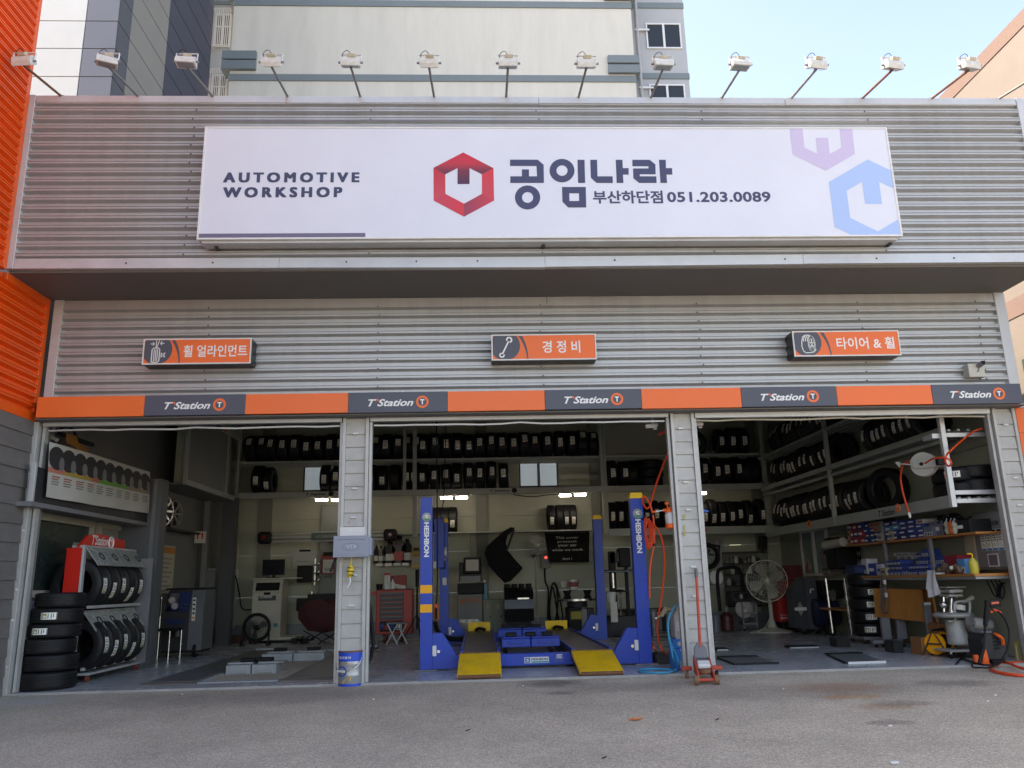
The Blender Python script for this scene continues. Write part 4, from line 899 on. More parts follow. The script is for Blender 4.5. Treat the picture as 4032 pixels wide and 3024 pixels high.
for k in range(2): tyre((rx+.40, yn+.48, zR0t-.02+.115+.21*k), ['lower','upper'][k]+' tyre lying flat at the near end of the right rack behind the end post', 'tyres lying at the near end of the right rack', (R(40*k), R(90), 0), 1 if k else None, wsc=.9)
p = AT('K',1590,905,yn+.1); tyre((xe-.12, yn+.40, zR0t+.12), 'tyre lying flat behind the end rails of the right rack', 'tyres lying at the near end of the right rack', (0, R(90), 0)); tyre((xe-.12, yn+.40, zR0t+.335), 'upper tyre lying flat behind the end rails of the right rack', 'tyres lying at the near end of the right rack', (0, R(90), R(15)), wsc=.8)
# ================================================================ lamps under the back rack
led = M('lit lamp diffuser', (1,.97,.92), .4, 0, 0, emit=7.0)
lamps = [('G',560,953,685,980,'right lamp pair, left tube, under the back rack'),('G',725,948,850,972,'right lamp pair, right tube, under the back rack'),('E',925,982,1055,1006,'lamp pair behind the left lift post, left tube'),('E',1090,980,1220,1004,'lamp pair behind the left lift post, right tube'),('C',1502,1008,1632,1030,'lamp pair left of the left pillar, left tube'),('C',1675,1008,1790,1030,'lamp pair left of the left pillar, right tube'),('I',408,935,500,957,'lit tube just right of the right pillar under the back rack')]
for f_, u0, v0, u1, v1, lb in lamps:
    x0, x1, z0, z1 = RB(f_,u0,v0,u1,v1,YRK+.0)
    t = thing('tube_lamp', 'small lit white '+lb, 'lamp', ((x0+x1)/2, YRK, z0), 'lit tubes under the back rack')
    B(x0, x1, YRK-.03, YRK+.03, z0-.005, z0+.045, .01).build('diffuser', led, t); B(x0-.01, x1+.01, YRK-.035, YRK+.04, z0+.047, zb_lo-.002, .004).build('housing', white_m, t)
# ================================================================ helpers for small things
def casters(t, pts, r=.035, mat=None):
    for x, y in pts:
        w = MB().cyl((x-.014,y,r),(x+.014,y,r),r,n=12).build('caster', mat or black_m, t); B(x-.02,x+.02,y-.02,y+.02,r*1.5,r*2.2).build('fork', chrome_m, t)
def rimwheel(mb, c, ax, r, spokes=10):
    c = Vector(c); z = Vector(ax).normalized(); u = Vector((0,0,1)); x = u.cross(z).normalized(); y = z.cross(x)
    mb.torus(c, z, r*.94, r*.06, 28, 6); mb.cyl(c-z*.01, c+z*.02, r*.18, n=14)
    for i in range(spokes):
        a = 2*math.pi*i/spokes; d = x*math.cos(a)+y*math.sin(a); mb.bar(c+d*r*.15, c+d*r*.92, r*.13, .02, up=z)
cream_m = M('cream enamel', (.46,.44,.36), .5, 0, .08, 5, dirt=.25); red_m = M('red enamel', (.40,.02,.015), .4, 0, .08, 5); red_print = M('bright red panel', S(214,38,24), .4, 0, .04, 4)
maroon_m = M('maroon cloth', (.055,.008,.012), .8, 0, .2, 12, bump=.3); paper_m = M('paper', (.62,.61,.55), .7, 0, .05, 8); print_m = M('small print', (.22,.22,.21), .7, 0, .3, 40); wood_m = M('plywood', S(176,116,56), .5, 0, .12, 3, stretch=(1,8,1)); carton_m = M('brown cardboard', S(150,100,62), .8, 0, .08, 6)
yellow_m = M('yellow paint', S(250,198,16), .5, 0, .1, 6, dirt=.3); blue_l = M('blue lift paint', S(0,62,172), .42, 0, .08, 5, dirt=.2); teal_m = M('teal plastic', (.02,.22,.30), .4, 0, .1, 6); orange_pl = M('orange plastic', S(236,96,24), .4, 0, .06, 6); hose_o = M('orange hose', S(232,78,34), .4, 0, .05, 6)
hose_c = M('cyan hose', S(40,160,200), .35, 0, .05, 6); dkblue = M('dark blue plastic', (.012,.025,.10), .4, 0, .1, 6); olive_m = M('olive steel', (.17,.18,.13), .55, .1, .1, 5, dirt=.3); lens_d = M('screen glass', (.015,.017,.022), .12, 0, 0)
# ================================================================ left wall: office window, door, hanging board, banner
t = thing('office_window', 'wide cream-framed office window in the left wall', 'window', (XL, 2, 1))
xw = -5.97; y0, y1 = .35, AX('A',1005,1285,xw).y; z0, z1 = AX('B',300,598,xw).z, AX('A',700,1200,xw).z
fr = MB()
for a, b_, c, d in ((y0,y1,z0,z0+.09),(y0,y1,z1-.10,z1),(y0,y0+.08,z0+.09,z1-.10),(y1-.08,y1,z0+.09,z1-.10)): fr.box(XL, xw+.05, a, b_, c, d)
fr.build('frame', cream_m, t, smooth=False); B(XL+.004, xw-.004, y0+.08, y1-.08, z0+.09, z1-.10).build('pane', M('dim office glass',(.03,.045,.04),.12,0,.2,2), t)
B(XL-.0+.03, XL+.034, y0+1.55, y0+1.85, z1-.55, z1-.35).build('notice', paper_m, t)
t = thing('office_door', 'half-open cream-framed glass door beside the office window', 'door', (XL, y1+.6, 0))
dy0, dy1 = AX('A',1050,1300,xw).y+.05, AX('A',1400,1320,xw).y; dz = AX('A',1200,1285,xw).z
fr = MB()
for a, b_, c, d in ((dy0,dy1,dz-.08,dz),(dy0,dy0+.07,.01,dz-.08),(dy1-.07,dy1,.01,dz-.08),(dy0+.07,dy1-.07,.01,.2)): fr.box(XL, XL+.07, a, b_, c, d)
fr.build('frame', cream_m, t, smooth=False); B(XL+.002, XL+.03, dy0+.07, dy1-.07, .2, dz-.08).build('pane', M('door panel',(.30,.28,.23),.5,0,.05,3), t)
t = thing('pier', 'grey wall pier between the office and the workshop', 'pier', (-5.7, 3.4, 0))
px1 = AT('B',1425,700,3.4).x; B(XL, px1, 3.4, 3.7, 0, 3.0, .004).build('pier_body', M('slate wall paint',(.115,.125,.135),.6,0,.08,2), t); B(px1-.14, px1-.08, 3.39, 3.399, 0, 3.0).build('corner_strip', midgray_m, t)
bxp = -5.52
t = thing('hanging_board', 'black board with a grey metal ledge hanging under the ceiling at left', 'board', (bxp, 1.5, 2))
c1, c2 = AX('A',405,655,bxp), AX('A',1640,960,bxp); zb = AX('A',420,1050,bxp).z
B(bxp-.03, bxp, c1.y, c2.y, zb, c1.z, .003).build('panel', darkgray_m, t); B(bxp-.28, bxp+.03, c1.y-.1, c2.y+.1, zb-.06, zb, .004).build('ledge', midgray_m, t)
B(bxp-.05, bxp+.01, c1.y-.05, c1.y, zb, c1.z+.05, .003).build('frame', galv_trim, t)
bx = -5.46; cor = [AX('A',*q,bx) for q in ((540,385),(1630,715),(1615,1165),(497,985))]
t = thing('tyre_banner', 'white hanging banner with printed tyres and coloured bands', 'banner', (bx, 2, cor[2].z))
def BN(s, w, off=.0):
    tp = cor[0].lerp(cor[1], s); bt = cor[3].lerp(cor[2], s); p = tp.lerp(bt, w); return Vector((bx+.012*math.sin(s*19+w*3)*w+.008*math.sin(s*7)+off, p.y, p.z - .015*math.sin(math.pi*s)*(w-.5)))
def BNgrid(s0, s1, w0, w1, mat, name, off, n=24, k=6):
    b = MB()
    for i in range(n+1):
        for j in range(k+1): b.v.append(BN(s0+(s1-s0)*i/n, w0+(w1-w0)*j/k, off))
    for i in range(n):
        for j in range(k): b.f.append([i*(k+1)+j, (i+1)*(k+1)+j, (i+1)*(k+1)+j+1, i*(k+1)+j+1]); b.m.append(0)
    return b.build(name, mat, t)
BNgrid(0,1,0,1,M('banner vinyl',(.52,.51,.47),.5,0,.05,2),'sheet',0,48,10)
for s0, s1, c in ((0,.13,S(200,120,100)),(.13,.36,S(176,150,70)),(.36,.44,S(190,110,84)),(.44,.74,S(96,156,66)),(.74,1,S(150,132,112))): BNgrid(s0,s1,.455,.545,M('band %.2f'%s0,c,.6,0,.05,5),'print_band',.003,12,2)
for k in range(10):
    s = .065+.098*k+.0; hw = .062; n = 20; top_ = .10+.01*(k%3)
    MB().poly([BN(max(.002,s-.006+hw*math.cos(2*math.pi*i/n)), .27+(.215-.006*k*.3)*math.sin(2*math.pi*i/n), .005) for i in range(n)]).build('printed_tyre', darkgray_m, t, smooth=False)
    MB().poly([BN(min(.998,s+.033+.022*math.cos(2*math.pi*i/n)), .36+.125*math.sin(2*math.pi*i/n), .008) for i in range(n)]).build('printed_rim', midgray_m, t, smooth=False)
    for q in range(4):
        w0 = .60+.045*q; BNgrid(s-.035,s+.03-.01*(q%2),w0,w0+.022,M('red small print',(.36,.10,.07),.6,0,.3,40) if q < 2 and k < 4 else print_m,'print_line',.004,2,1)
t = thing('security_camera', 'small white camera hanging at the top left corner of the left bay', 'camera', AT('A',590,330,.6))
c = AT('A',590,335,.6); MB().bar(c+Vector((-.10,0,.04)), c+Vector((.06,-.02,-.05)), .05, .05, c=.008).build('camera_body', white_m, t); MB().bar(c+Vector((-.03,.01,.0)), c+Vector((-.02,.02,.22)), .03, .02).build('bracket', white_m, t)
t = thing('ceiling_hook', 'black hooked rod with an orange cloth above the tyre banner', 'rod', AX('A',850,440,-5.6))
a, b_ = AX('A',640,290,-5.6), AX('A',1010,420,-5.6); MB().bar(a, b_, .05, .05).build('rod', black_m, t); MB().tube([a, a+Vector((0,.1,.10)), a+Vector((0,.35,.12)), a+Vector((0,.5,.0))], .02, 8).build('hook', black_m, t)
c = AX('A',840,440,-5.58); MB().prism([c+Vector((0,y,z)) for y,z in ((-.35,.12),(-.1,.14),(.0,.05),(.3,.02),(.25,-.10),(.05,-.12),(-.1,-.02),(-.3,.0))], (.02,0,0)).build('cloth', M('ochre cloth',S(150,105,50),.9,0,.2,8), t)
# alloy wheels on the wall
for k, (u, v, r) in enumerate(((1768,1135,.30),(1890,1168,.26))):
    c = AX('A',u,v,-5.86); t = thing('alloy_wheel', ['larger silver alloy wheel hung on the left wall','smaller black and silver alloy wheel hung on the left wall'][k], 'wheel', c, 'alloy wheels on the left wall')
    b = MB(); rimwheel(b, c, (1,-.35,0), r, 9-2*k); b.build('rim', chrome_m if k == 0 else midgray_m, t); MB().cyl(c+Vector((-.06,0,0)), c+Vector((-.01,0,0)), r*1.05, n=28).build('barrel', black_m, t)
t = thing('wheel_shelf', 'narrow dark ledge under the alloy wheels', 'shelf', AX('A',1800,1290,-5.8)); a, b_ = AX('A',1690,1275,-5.75), AX('A',2000,1330,-5.75); B(XL, -5.75, a.y, b_.y+1, a.z-.05, a.z-.02).build('board', darkgray_m, t)
# price chart on the left wall
t = thing('price_chart', 'tall cream wall chart with an orange heading on the left wall', 'poster', AX('B',1510,560,-5.95)); xx = -5.95
a, b_ = AX('B',1420,95,xx), AX('B',1640,105,xx); zb = AX('B',1500,565,xx).z
B(xx-.03, xx, a.y, b_.y, zb, a.z, .004).build('board', M('chart paper',(.50,.46,.34),.6,0,.05,4), t); B(xx, xx+.003, a.y+.03, b_.y-.03, a.z-.15, a.z-.03).build('heading', M('ochre print',S(196,128,60),.6,0,.1,10), t)
for k in range(11): B(xx, xx+.002, a.y+.08, b_.y-.1-.1*(k%3), a.z-.26-.085*k, a.z-.235-.085*k).build('print_line', print_m, t)
t = thing('arrow_sign', 'small white sign with two red arrows on the left rear post', 'sign', AT('D',205,95,7.0))
x0, x1, z0, z1 = RB('D',155,-18,260,92,7.0); B(x0,x1,7.0,7.02,z0,z1,.003).build('plate', paper_m, t)
for k in (.28,.70): xm = x0+(x1-x0)*k; MB().prism([(xm+dx*(x1-x0),6.997,z0+dz_*(z1-z0)) for dx,dz_ in ((-.06,.35),(.06,.35),(.06,.7),(.13,.7),(0,.92),(-.13,.7),(-.06,.7))], (0,.002,0)).build('arrow', red_print, t, smooth=False)
t = thing('rear_post', 'dark steel post at the left rear of the left bay', 'post', AT('D',420,990,7.5)); x0, x1, z0, z1 = RB('D',375,-40,500,985,7.5); B(x0, x1, 7.5, 7.75, 0, zb_lo, .006).build('column', M('dark column',(.07,.075,.08),.6), t); x0, x1, _, _ = RB('D',160,-40,250,980,7.2); B(x0+.1, x1, 7.2, 7.3, 0, 3.0).build('channel', midgray_m, t)
t = thing('whiteboard', 'small pale board on the rear left wall', 'board', AT('D',285,525,7.9)); x0, x1, z0, z1 = RB('D',228,342,345,525,7.9); B(x0,x1,7.9,7.93,z0,z1,.004).build('board', M('grey board',(.26,.27,.26),.5), t); B(x0-.02,x1+.02,7.89,7.9,z1,z1+.03).build('rail', chrome_m, t)
# ================================================================ tyre display stand
t = thing('tyre_display_stand', 'red and grey two-level tyre display stand on casters', 'stand', (-5.45, 1.8, 0))
dY = 1.0; x0, x1, z0, z1 = RB('B',600,135,748,702,dY)
B(x0, x1, dY-.02, dY+.02, z0, z1, .004).build('side_panel', red_print, t); B(x1+.002, x1+.03, dY-.03, dY+.05, .12, z1+.03, .003).build('upright', galv_trim, t)
cxU = AT('B',735,480,1.15); cxL = AT('B',745,1045,1.15); yE = 2.72
hx = x1-.05
hz0, hz1 = AX('B',900,140,hx).z, AX('B',900,15,hx).z; hy0, hy1 = AX('B',735,80,hx).y, AX('B',1165,100,hx).y
MB().prism([(hx,hy0,hz0),(hx,hy1,hz0),(hx,hy1,hz1-.03),(hx,hy0+.55,hz1+.02),(hx,hy0+.25,hz1-.02)], (-.03,0,0)).build('header', red_print, t, smooth=False)
aa, bb = AX('B',855,98,hx), AX('B',1008,60,hx)
lettering("T'Station", (hx+.004,aa.y,aa.z-.01), YV, ZV, bb.y-aa.y, .14, white_p, t, bold=.02, shear=.3)
c = AX('B',1037,87,hx+.005); MB().torus(c,(1,0,0),.075,.014,24,6).build('ring', white_p, t); lettering('T',(hx+.006,c.y-.035,c.z-.045),YV,ZV,.07,.09,white_p,t,bold=.04)
B(x0+.05, x1+.02, dY+.02, yE, z1-.0, z1+.035, .004).build('top_rail', galv_trim, t)
for xx_ in (cxU.x-.22, cxU.x+.22):
    for zz_ in (cxU.z-.30, cxL.z-.30): B(xx_-.02, xx_+.02, dY, yE, zz_-.02, zz_+.02, .003).build('rail', galv_trim, t)
B(x0-.0, x0+.04, yE-.04, yE, .1, z1, .003).build('upright', galv_trim, t); B(x1-.02, x1+.3, yE-.03, yE, .1, z1-.1, .003).build('end_panel', midgray_m, t)
B(cxL.x-.28, cxL.x+.22, dY, yE, .085, .115, .003).build('base', galv_trim, t)
casters(t, [(cxL.x-.2,dY+.05),(cxL.x+.18,dY+.05),(cxL.x-.2,yE-.1),(cxL.x+.18,yE-.1)], .04, M('red caster',(.3,.05,.04),.5))
for lv, (f0, f1, n_) in enumerate((((860,175),(1250,190),'upper'),((800,725),(1215,690),'lower'))):
    xi = cxU.x+.10 if lv == 0 else cxL.x+.06; zi = (cxU.z+.50) if lv == 0 else (cxL.z+.43)
    for k in range(4):
        ya, yb_ = 1.02+k*.41, 1.02+k*.41+.40
        pb = MB(); pb.prism([(xi,ya,zi),(xi,yb_,zi),(xi+.19,yb_,zi-.25),(xi+.19,ya,zi-.25)], (.010,0,.008)); pb = pb.build('price_board', M('acrylic board',(.34,.35,.32),.25,0,.06,6), t, smooth=False)
        up = Vector((.25,0,.19)).normalized(); ctr = Vector((xi+.095+.010,(ya+yb_)/2,zi-.125+.008)) + up*.004
        MB().torus(ctr+Vector((-.0,.08,0)), up, .055, .010, 18, 5).build('printed_tyre', darkgray_m, pb)
        for q in range(3): o = ctr+Vector((.6,0,-.8))*(-.07+.05*q)+Vector((0,-.12,0)); MB().obox(o, (.018,.12,.002), Matrix.Rotation(math.atan2(.25,.19),3,'Y')).build('print_line', print_m, pb)
    B(xi-.02, xi+.0, 1.0, 2.68, zi-.02, zi+.02).build('board_rail', galv_trim, t)
ang = [(-.5,0),(.25,1),(.0,0),(.35,0),(.1,1)]
for lv, cc in enumerate((cxU, cxL)):
    for k in range(5):
        tyre((cc.x, 1.17+.305*k, cc.z), '%s tyre from the front on the %s level of the red display stand' % (ORD[k], ['upper','lower'][lv]), 'tyres on the display stand', ((0.05,.25,.05,.45,.1)[k]-.05*lv, 0, R(90)), (0,1,0,1,0)[k], 1.06, 1.15)
# stack of six tyres
sc0 = AZ('B',440,1420); bottom_c = Vector((AT('B',435,1300,.42).x, .42, 0))
offs = [(0,0),(.0,.02),(-.02,.0),(.03,.01),(.055,-.005),(.075,.01)]; z = 0.0
names = ['lowest','second lowest','third from the bottom','fourth from the bottom','fifth from the bottom','topmost']
for k in range(6):
    h = (.215,.205,.19,.175,.19,.185)[k]; s = (1.06,1.05,1.0,.97,.93,.90)[k]
    tyre((bottom_c.x+offs[k][0], bottom_c.y+offs[k][1], z+h/2), names[k]+' tyre of the stack at the left jamb', 'stacked tyres at the left jamb', (R((0,20,60,95,83,30)[k]), R(90), 0) if k not in (3,4) else (R(4 if k==3 else -9), R(90), 0), 0 if k in (3,4) else None, s, h/TW*1.0); z += h
t = thing('plastic_bag', 'translucent plastic bag with a teal print wedged behind the tyre stack', 'bag', AT('B',225,1000,.75))
c = AT('B',225,850,.75); b = MB(); n = 16; prof = [(.02,-.33),(.05,-.2),(.09,-.05),(.12,.1),(.14,.22),(.12,.27)]
for r_, z_ in prof:
    for i in range(n): a = 2*math.pi*i/n; q = r_*(1+.25*math.sin(3*a+z_*9)+.12*math.sin(7*a)); b.v.append(c+Vector((q*math.cos(a)+z_*.10, q*.5*math.sin(a), z_*1.0+.03*math.sin(5*a)*(z_>.2))))
for j in range(len(prof)-1):
    for i in range(n): b.f.append([j*n+i, j*n+(i+1)%n, (j+1)*n+(i+1)%n, (j+1)*n+i]); b.m.append(0)
b.build('bag', M('crumpled film',(.42,.43,.43),.3,0,.2,8), t); MB().prism([c+Vector((x,-.085-.02*abs(z_),z_)) for x,z_ in ((-.06,.08),(.07,.03),(.03,-.14),(-.05,-.1))], (0,.02,0)).build('print_patch', teal_m, t, smooth=False)
# ================================================================ folding stool, recharge machine
Yq = 4.3; t = thing('folding_stool', 'black stool with thin chrome legs beside the blue machine', 'stool', AT('B',1500,1190,Yq))
xL_, xR_, zs0, zs1 = RB('B',1358,905,1650,1185,Yq); zs = zs1
B(xL_+.05, xR_-.05, Yq, Yq+.38, zs-.02, zs+.02, .01).build('seat', black_m, t); MB().obox(((xL_*2+xR_)/3-.1,Yq+.2,zs+.38),(.06,.32,.32),None,.02).build('backrest', black_m, t)
for xx_, yy_ in ((xL_+.06,Yq+.02),(xR_-.14,Yq+.02),(xR_-.06,Yq+.36),(xL_+.08,Yq+.36)): MB().cyl((xx_,yy_,0.0),(xx_,yy_,zs),.011,n=8).build('leg', chrome_m, t)
MB().cyl((xL_+.10,Yq+.30,zs),(xL_+.10,Yq+.30,zs+.55),.011,n=8).build('back_post', chrome_m, t)
Yq = 4.7; t = thing('recharge_machine', 'dark grey air-conditioning service machine with a blue gauge panel', 'machine', AT('B',1700,1120,Yq))
x0, x1, z0, z1 = RB('B',1520,510,1895,1110,Yq); d = .6; zp_ = z1-.33
MB().prism([(x0,Yq,.12),(x0,Yq,z1-.45),(x0+.03,Yq+.10,z1-.06),(x0+.06,Yq+.1,z1-.03),(x0+.06,Yq+d,z1-.03),(x0,Yq+d,.12)], (x1-x0-.24,0,0)).build('body', darkgray_m, t, smooth=False)
MB().prism([(x1-.245,Yq-.01,.12),(x1-.245,Yq-.01,z1-.35),(x1-.245,Yq+.09,z1-.04),(x1-.245,Yq+d,z1-.04),(x1-.245,Yq+d,.12)], (.245,0,0)).build('side_shell', M('grey shell',(.115,.12,.125),.45,0,.06,5), t, smooth=False)
B(x0-.02, x1+.01, Yq+.08, Yq+d+.02, z1-.03, z1, .012).build('top_tray', black_m, t)
up = Vector((0,-.39,.10)).normalized()
def PN(u, v): q = Vector((0,.10*v+Yq,z1-.45+.39*v)); return Vector((x0+.03+(x1-x0-.29)*u, q.y-.006, q.z))
MB().poly([PN(-.0,.12),PN(1,.12),PN(1,.95),PN(.1,.95)]).build('panel', dkblue, t, smooth=False); MB().poly([PN(0,.14),PN(.55,.14),PN(.48,.92),PN(.12,.92)]).build('gauge_plate', M('silver plate',(.22,.22,.23),.3,.3,.1,6), t, smooth=False)
for u, v, c_ in ((.22,.62,M('red dial',(.25,.12,.10),.4)),(.38,.36,M('blue dial',(.10,.10,.22),.4))):
    p = PN(u,v)+Vector((0,-.01,0)); MB().cyl(p+Vector((0,.008,0)), p+Vector((0,-.012,0)), .068, n=20).build('gauge', c_, t); MB().cyl(p+Vector((0,-.0125,0)), p+Vector((0,-.014,0)), .055, n=20).build('dial', M('dial face',(.42,.40,.38),.4), t)
for q in range(6): p = PN(.72+.09*(q%3),.28+.14*(q//3)); MB().obox(p+Vector((0,-.006,0)),(.03,.012,.018)).build('button', chrome_m, t)
B(x0+.06, x0+.36, Yq-.006, Yq, z1-.62, z1-.54).build('label_plate', dkblue, t); B(x1-.20, x1-.14, Yq-.016, Yq-.0105, .62, 1.02).build('warning_label', paper_m, t)
for q in range(5): B(x1-.19, x1-.15, Yq-.018, Yq-.0165, .66+.075*q, .69+.075*q).build('print_line', black_m if q else stk_o, t)
for xx_, r in ((x0+.12,.06),(x1-.12,.12)): MB().cyl((xx_-.02,Yq+.06,r),(xx_+.03,Yq+.06,r),r,n=18).build('wheel', black_m, t); MB().cyl((xx_+.031,Yq+.06,r),(xx_+.034,Yq+.06,r),r*.6,n=14).build('hub', chrome_m, t)
B(x0+.02,x1-.02,Yq+.05,Yq+d-.05,.08,.121).build('chassis', black_m, t)
for q in range(2): MB().cyl((x0+.30,Yq-.06,.36),(x0+.30,Yq-.06,.5),.05,n=14).build('bottle', M('dull bottle',(.16,.17,.19),.3), t)
# ================================================================ scissor lift in its pit
liftg = M('grey lift paint', (.33,.35,.36), .45, .1, .1, 5, dirt=.35)
t = thing('scissor_lift', 'low grey scissor lift in the floor pit of the left bay', 'lift', ((PX0+PX1)/2, 2.5, -.16))
def lift_beam(parent, x0, x1, y, z0, z1, mat, hand=True):
    xm = (x0+x1)/2
    for a, b_ in ((x0,xm-.008),(xm+.008,x1)):
        B(a, b_, y, y+.42, z0, z1, .006).build('jack_beam', mat, parent)
        if hand: c = (a+b_)/2; B(c-.11, c+.11, y-.02, y-.002, z0+.02, z0+.055, .004).build('handle', mat, parent)
        B((a+b_)/2-.2, (a+b_)/2+.24, y+.16, y+.40, z1, z1+.022, .003).build('slide_plate', mat, parent)
    for a in (x0+.14, x1-.32): B(a, a+.2, y+.2, y+.36, z1+.023, z1+.075, .008).build('rubber_pad', black_m, parent)
ya = AZ('D',640,1325,-.04).y; xa_, xb_ = AZ('D',360,1325,-.04).x, AZ('D',915,1318,-.04).x
lift_beam(t, max(xa_,PX0+.03), min(xb_,PX1-.03), ya, -.03, .10, liftg)
ya2 = AZ('D',910,1208,-.04).y; lift_beam(t, PX0+.05, PX1-.03, ya2, -.03, .10, liftg, False)
B(PX0+.04, PX1-.04, PY0+.06, PY0+.16, -.155, .012, .004).build('front_bar', liftg, t)
for xx_ in (PX0+.12, PX1-.18): B(xx_, xx_+.06, PY0+.16, PY1-.2, -.155, -.10).build('rail', liftg, t)
MB().cyl((PX0+.25,PY0+.05,-.10),(PX0+.6,PY0+.05,-.09),.02,n=8).build('lever', black_m, t)
for k, (a, b_) in enumerate(((PX0-.62,PX0-.012),(PX1+.012,PX1+.62))):
    t = thing('runway_plate', ['left','right'][k]+' dark steel runway plate beside the floor pit', 'plate', ((a+b_)/2, 3, 0), 'runway plates beside the pit')
    B(a, b_, PY0+.15, PY1+.2, .001, .022, .004).build('plate', M('worn runway',(.125,.13,.13),.45,.2,.15,4,dirt=.3), t); B(a-.05, b_+.02, PY0+.02, PY0+.145, .001, .014, .003).build('end_strip', M('brown steel edge',(.15,.12,.10),.6,.2), t)
    B((a+b_)/2-.03, (a+b_)/2+.03, 2.6, 4.8, .0225, .024).build('yellow_line', M('faded yellow',(.22,.18,.06),.6), t)
    B(a+.05, b_-.02, PY1+.0, PY1+.25, .023, .06, .004).build('wheel_stop', liftg, t)
# ================================================================ rear of the left bay
Ya = 8.0; t = thing('aligner_cabinet', 'cream wheel-aligner cabinet carrying a black monitor', 'cabinet', AT('D',850,930,Ya))
x0, x1, z0, z1 = RB('D',690,430,965,925,Ya); z0 = .12
B(x0, x1, Ya, Ya+.6, z0, z1-.28, .008).build('body', cream_m, t); MB().prism([(x0,Ya,z1-.277),(x0,Ya+.1,z1),(x0,Ya+.6,z1),(x0,Ya+.6,z1-.277)], (x1-x0,0,0)).build('console', cream_m, t, smooth=False)
MB().poly([(x0+.06,Ya+.004,z1-.24),(x1-.06,Ya+.004,z1-.24),(x1-.06,Ya+.07,z1-.07),(x0+.06,Ya+.07,z1-.07)]).build('keyboard_tray', black_m, t, smooth=False)
B(x0-.02, x1+.32, Ya+.03, Ya+.6, z1, z1+.03, .005).build('top', cream_m, t)
zz1 = AT('D',850,660,Ya).z; B(x0+.01, x1-.01, Ya-.012, Ya-.001, zz1+.01, z1-.33, .004).build('drawer', cream_m, t); B(x0+.01, x1-.01, Ya-.012, Ya-.001, z0+.05, zz1-.01, .004).build('door', cream_m, t)
a = RB('D',753,582,918,628,Ya); B(a[0],a[1],Ya-.018,Ya-.0125,a[2],a[3],.012).build('badge', M('dark green badge',(.03,.06,.05),.4), t); lettering('HOFMANN',(a[0]+.03,Ya-.0195,a[2]+.05),XV,ZV,(a[1]-a[0])*.7,.07,paper_m,t,bold=.02)
a = RB('D',805,550,865,575,Ya); B(a[0],a[1],Ya-.016,Ya-.0125,a[2],a[3]).build('slot', black_m, t); a = RB('D',895,838,932,872,Ya); B(a[0],a[1],Ya-.016,Ya-.0125,a[2],a[3]).build('sticker', teal_m, t)
B(x0-.05, x1+.35, Ya-.05, Ya+.65, .06, z0, .005).build('plinth', cream_m, t); casters(t, [(x0,Ya),(x1+.25,Ya),(x0,Ya+.6),(x1+.25,Ya+.6)], .03)
x0, x1, z0_, z1_ = RB('D',777,250,985,398,Ya+.1); m_ = thing('monitor', 'flat black monitor on top of the aligner cabinet', 'monitor', ((x0+x1)/2,Ya+.25,z1+.03)); B(x0,x1,Ya+.2,Ya+.25,z1+.09,z1+.09+(z1_-z0_),.006).build('bezel', black_m, m_); B(x0+.025,x1-.025,Ya+.194,Ya+.199,z1+.115,z1+.065+(z1_-z0_)).build('screen', lens_d, m_); B((x0+x1)/2-.14,(x0+x1)/2+.14,Ya+.15,Ya+.35,z1+.031,z1+.05).build('foot', black_m, m_); B((x0+x1)/2-.03,(x0+x1)/2+.03,Ya+.25,Ya+.28,z1+.05,z1+.2).build('neck', black_m, m_)
def cage_fan(t, c, r, ax, grid, bladem, hubm, blades=3, rings=6):
    c = Vector(c); z = Vector(ax).normalized(); u = Vector((0,0,1)); x = u.cross(z).normalized(); y = z.cross(x)
    b = MB(); b.torus(c, z, r, r*.028, 36, 6)
    for k in range(1, rings): b.torus(c+z*.06*(1-(k/rings)**2), z, r*k/rings, .004, 30, 4)
    for i in range(24):
        a = 2*math.pi*i/24; d = x*math.cos(a)+y*math.sin(a); b.tube([c+z*.06+d*r*.1, c+z*.045+d*r*.55, c+d*r], .0032, 4, 2)
    b.build('cage', grid, t)
    for i in range(blades):
        a0 = 2*math.pi*i/blades; pts = []
        for a, rr in ((-.1,.15),(-.05,.55),(.1,.86),(.45,.9),(.75,.78),(.8,.45),(.6,.15)):
            d = x*math.cos(a0+a)+y*math.sin(a0+a); pts.append(c - z*(.05-.05*a) + d*r*rr)
        MB().prism(pts, z*.006).build('blade', bladem, t, smooth=False)
    MB().cyl(c-z*.16, c-z*.05, r*.22, r*.2, 16).build('motor', hubm, t); MB().cyl(c+z*.04, c+z*.075, r*.13, r*.10, 16).build('badge', hubm, t)
Yf = 7.2; t = thing('floor_fan', 'black round floor fan in front of the aligner cabinet', 'fan', AT('D',735,1040,Yf)); c = AT('D',728,880,Yf); r = abs(AT('D',845,880,Yf).x-AT('D',612,880,Yf).x)/2
cage_fan(t, c, r, (0,-1,.05), black_m, M('grey blade',(.10,.10,.10),.4), black_m)
for s in (-1,1): MB().tube([c+Vector((s*r*1.06,0,.0)), c+Vector((s*r*1.08,.0,-c.z*.6)), Vector((c.x+s*r*1.05,Yf-.12,.02)), Vector((c.x+s*r*1.05,Yf+.2,.02))], .018, 8).build('stand', black_m, t)
MB().torus(c+Vector((0,.06,0)),(0,1,0),r*1.02,.035,30,6).build('shroud', black_m, t)
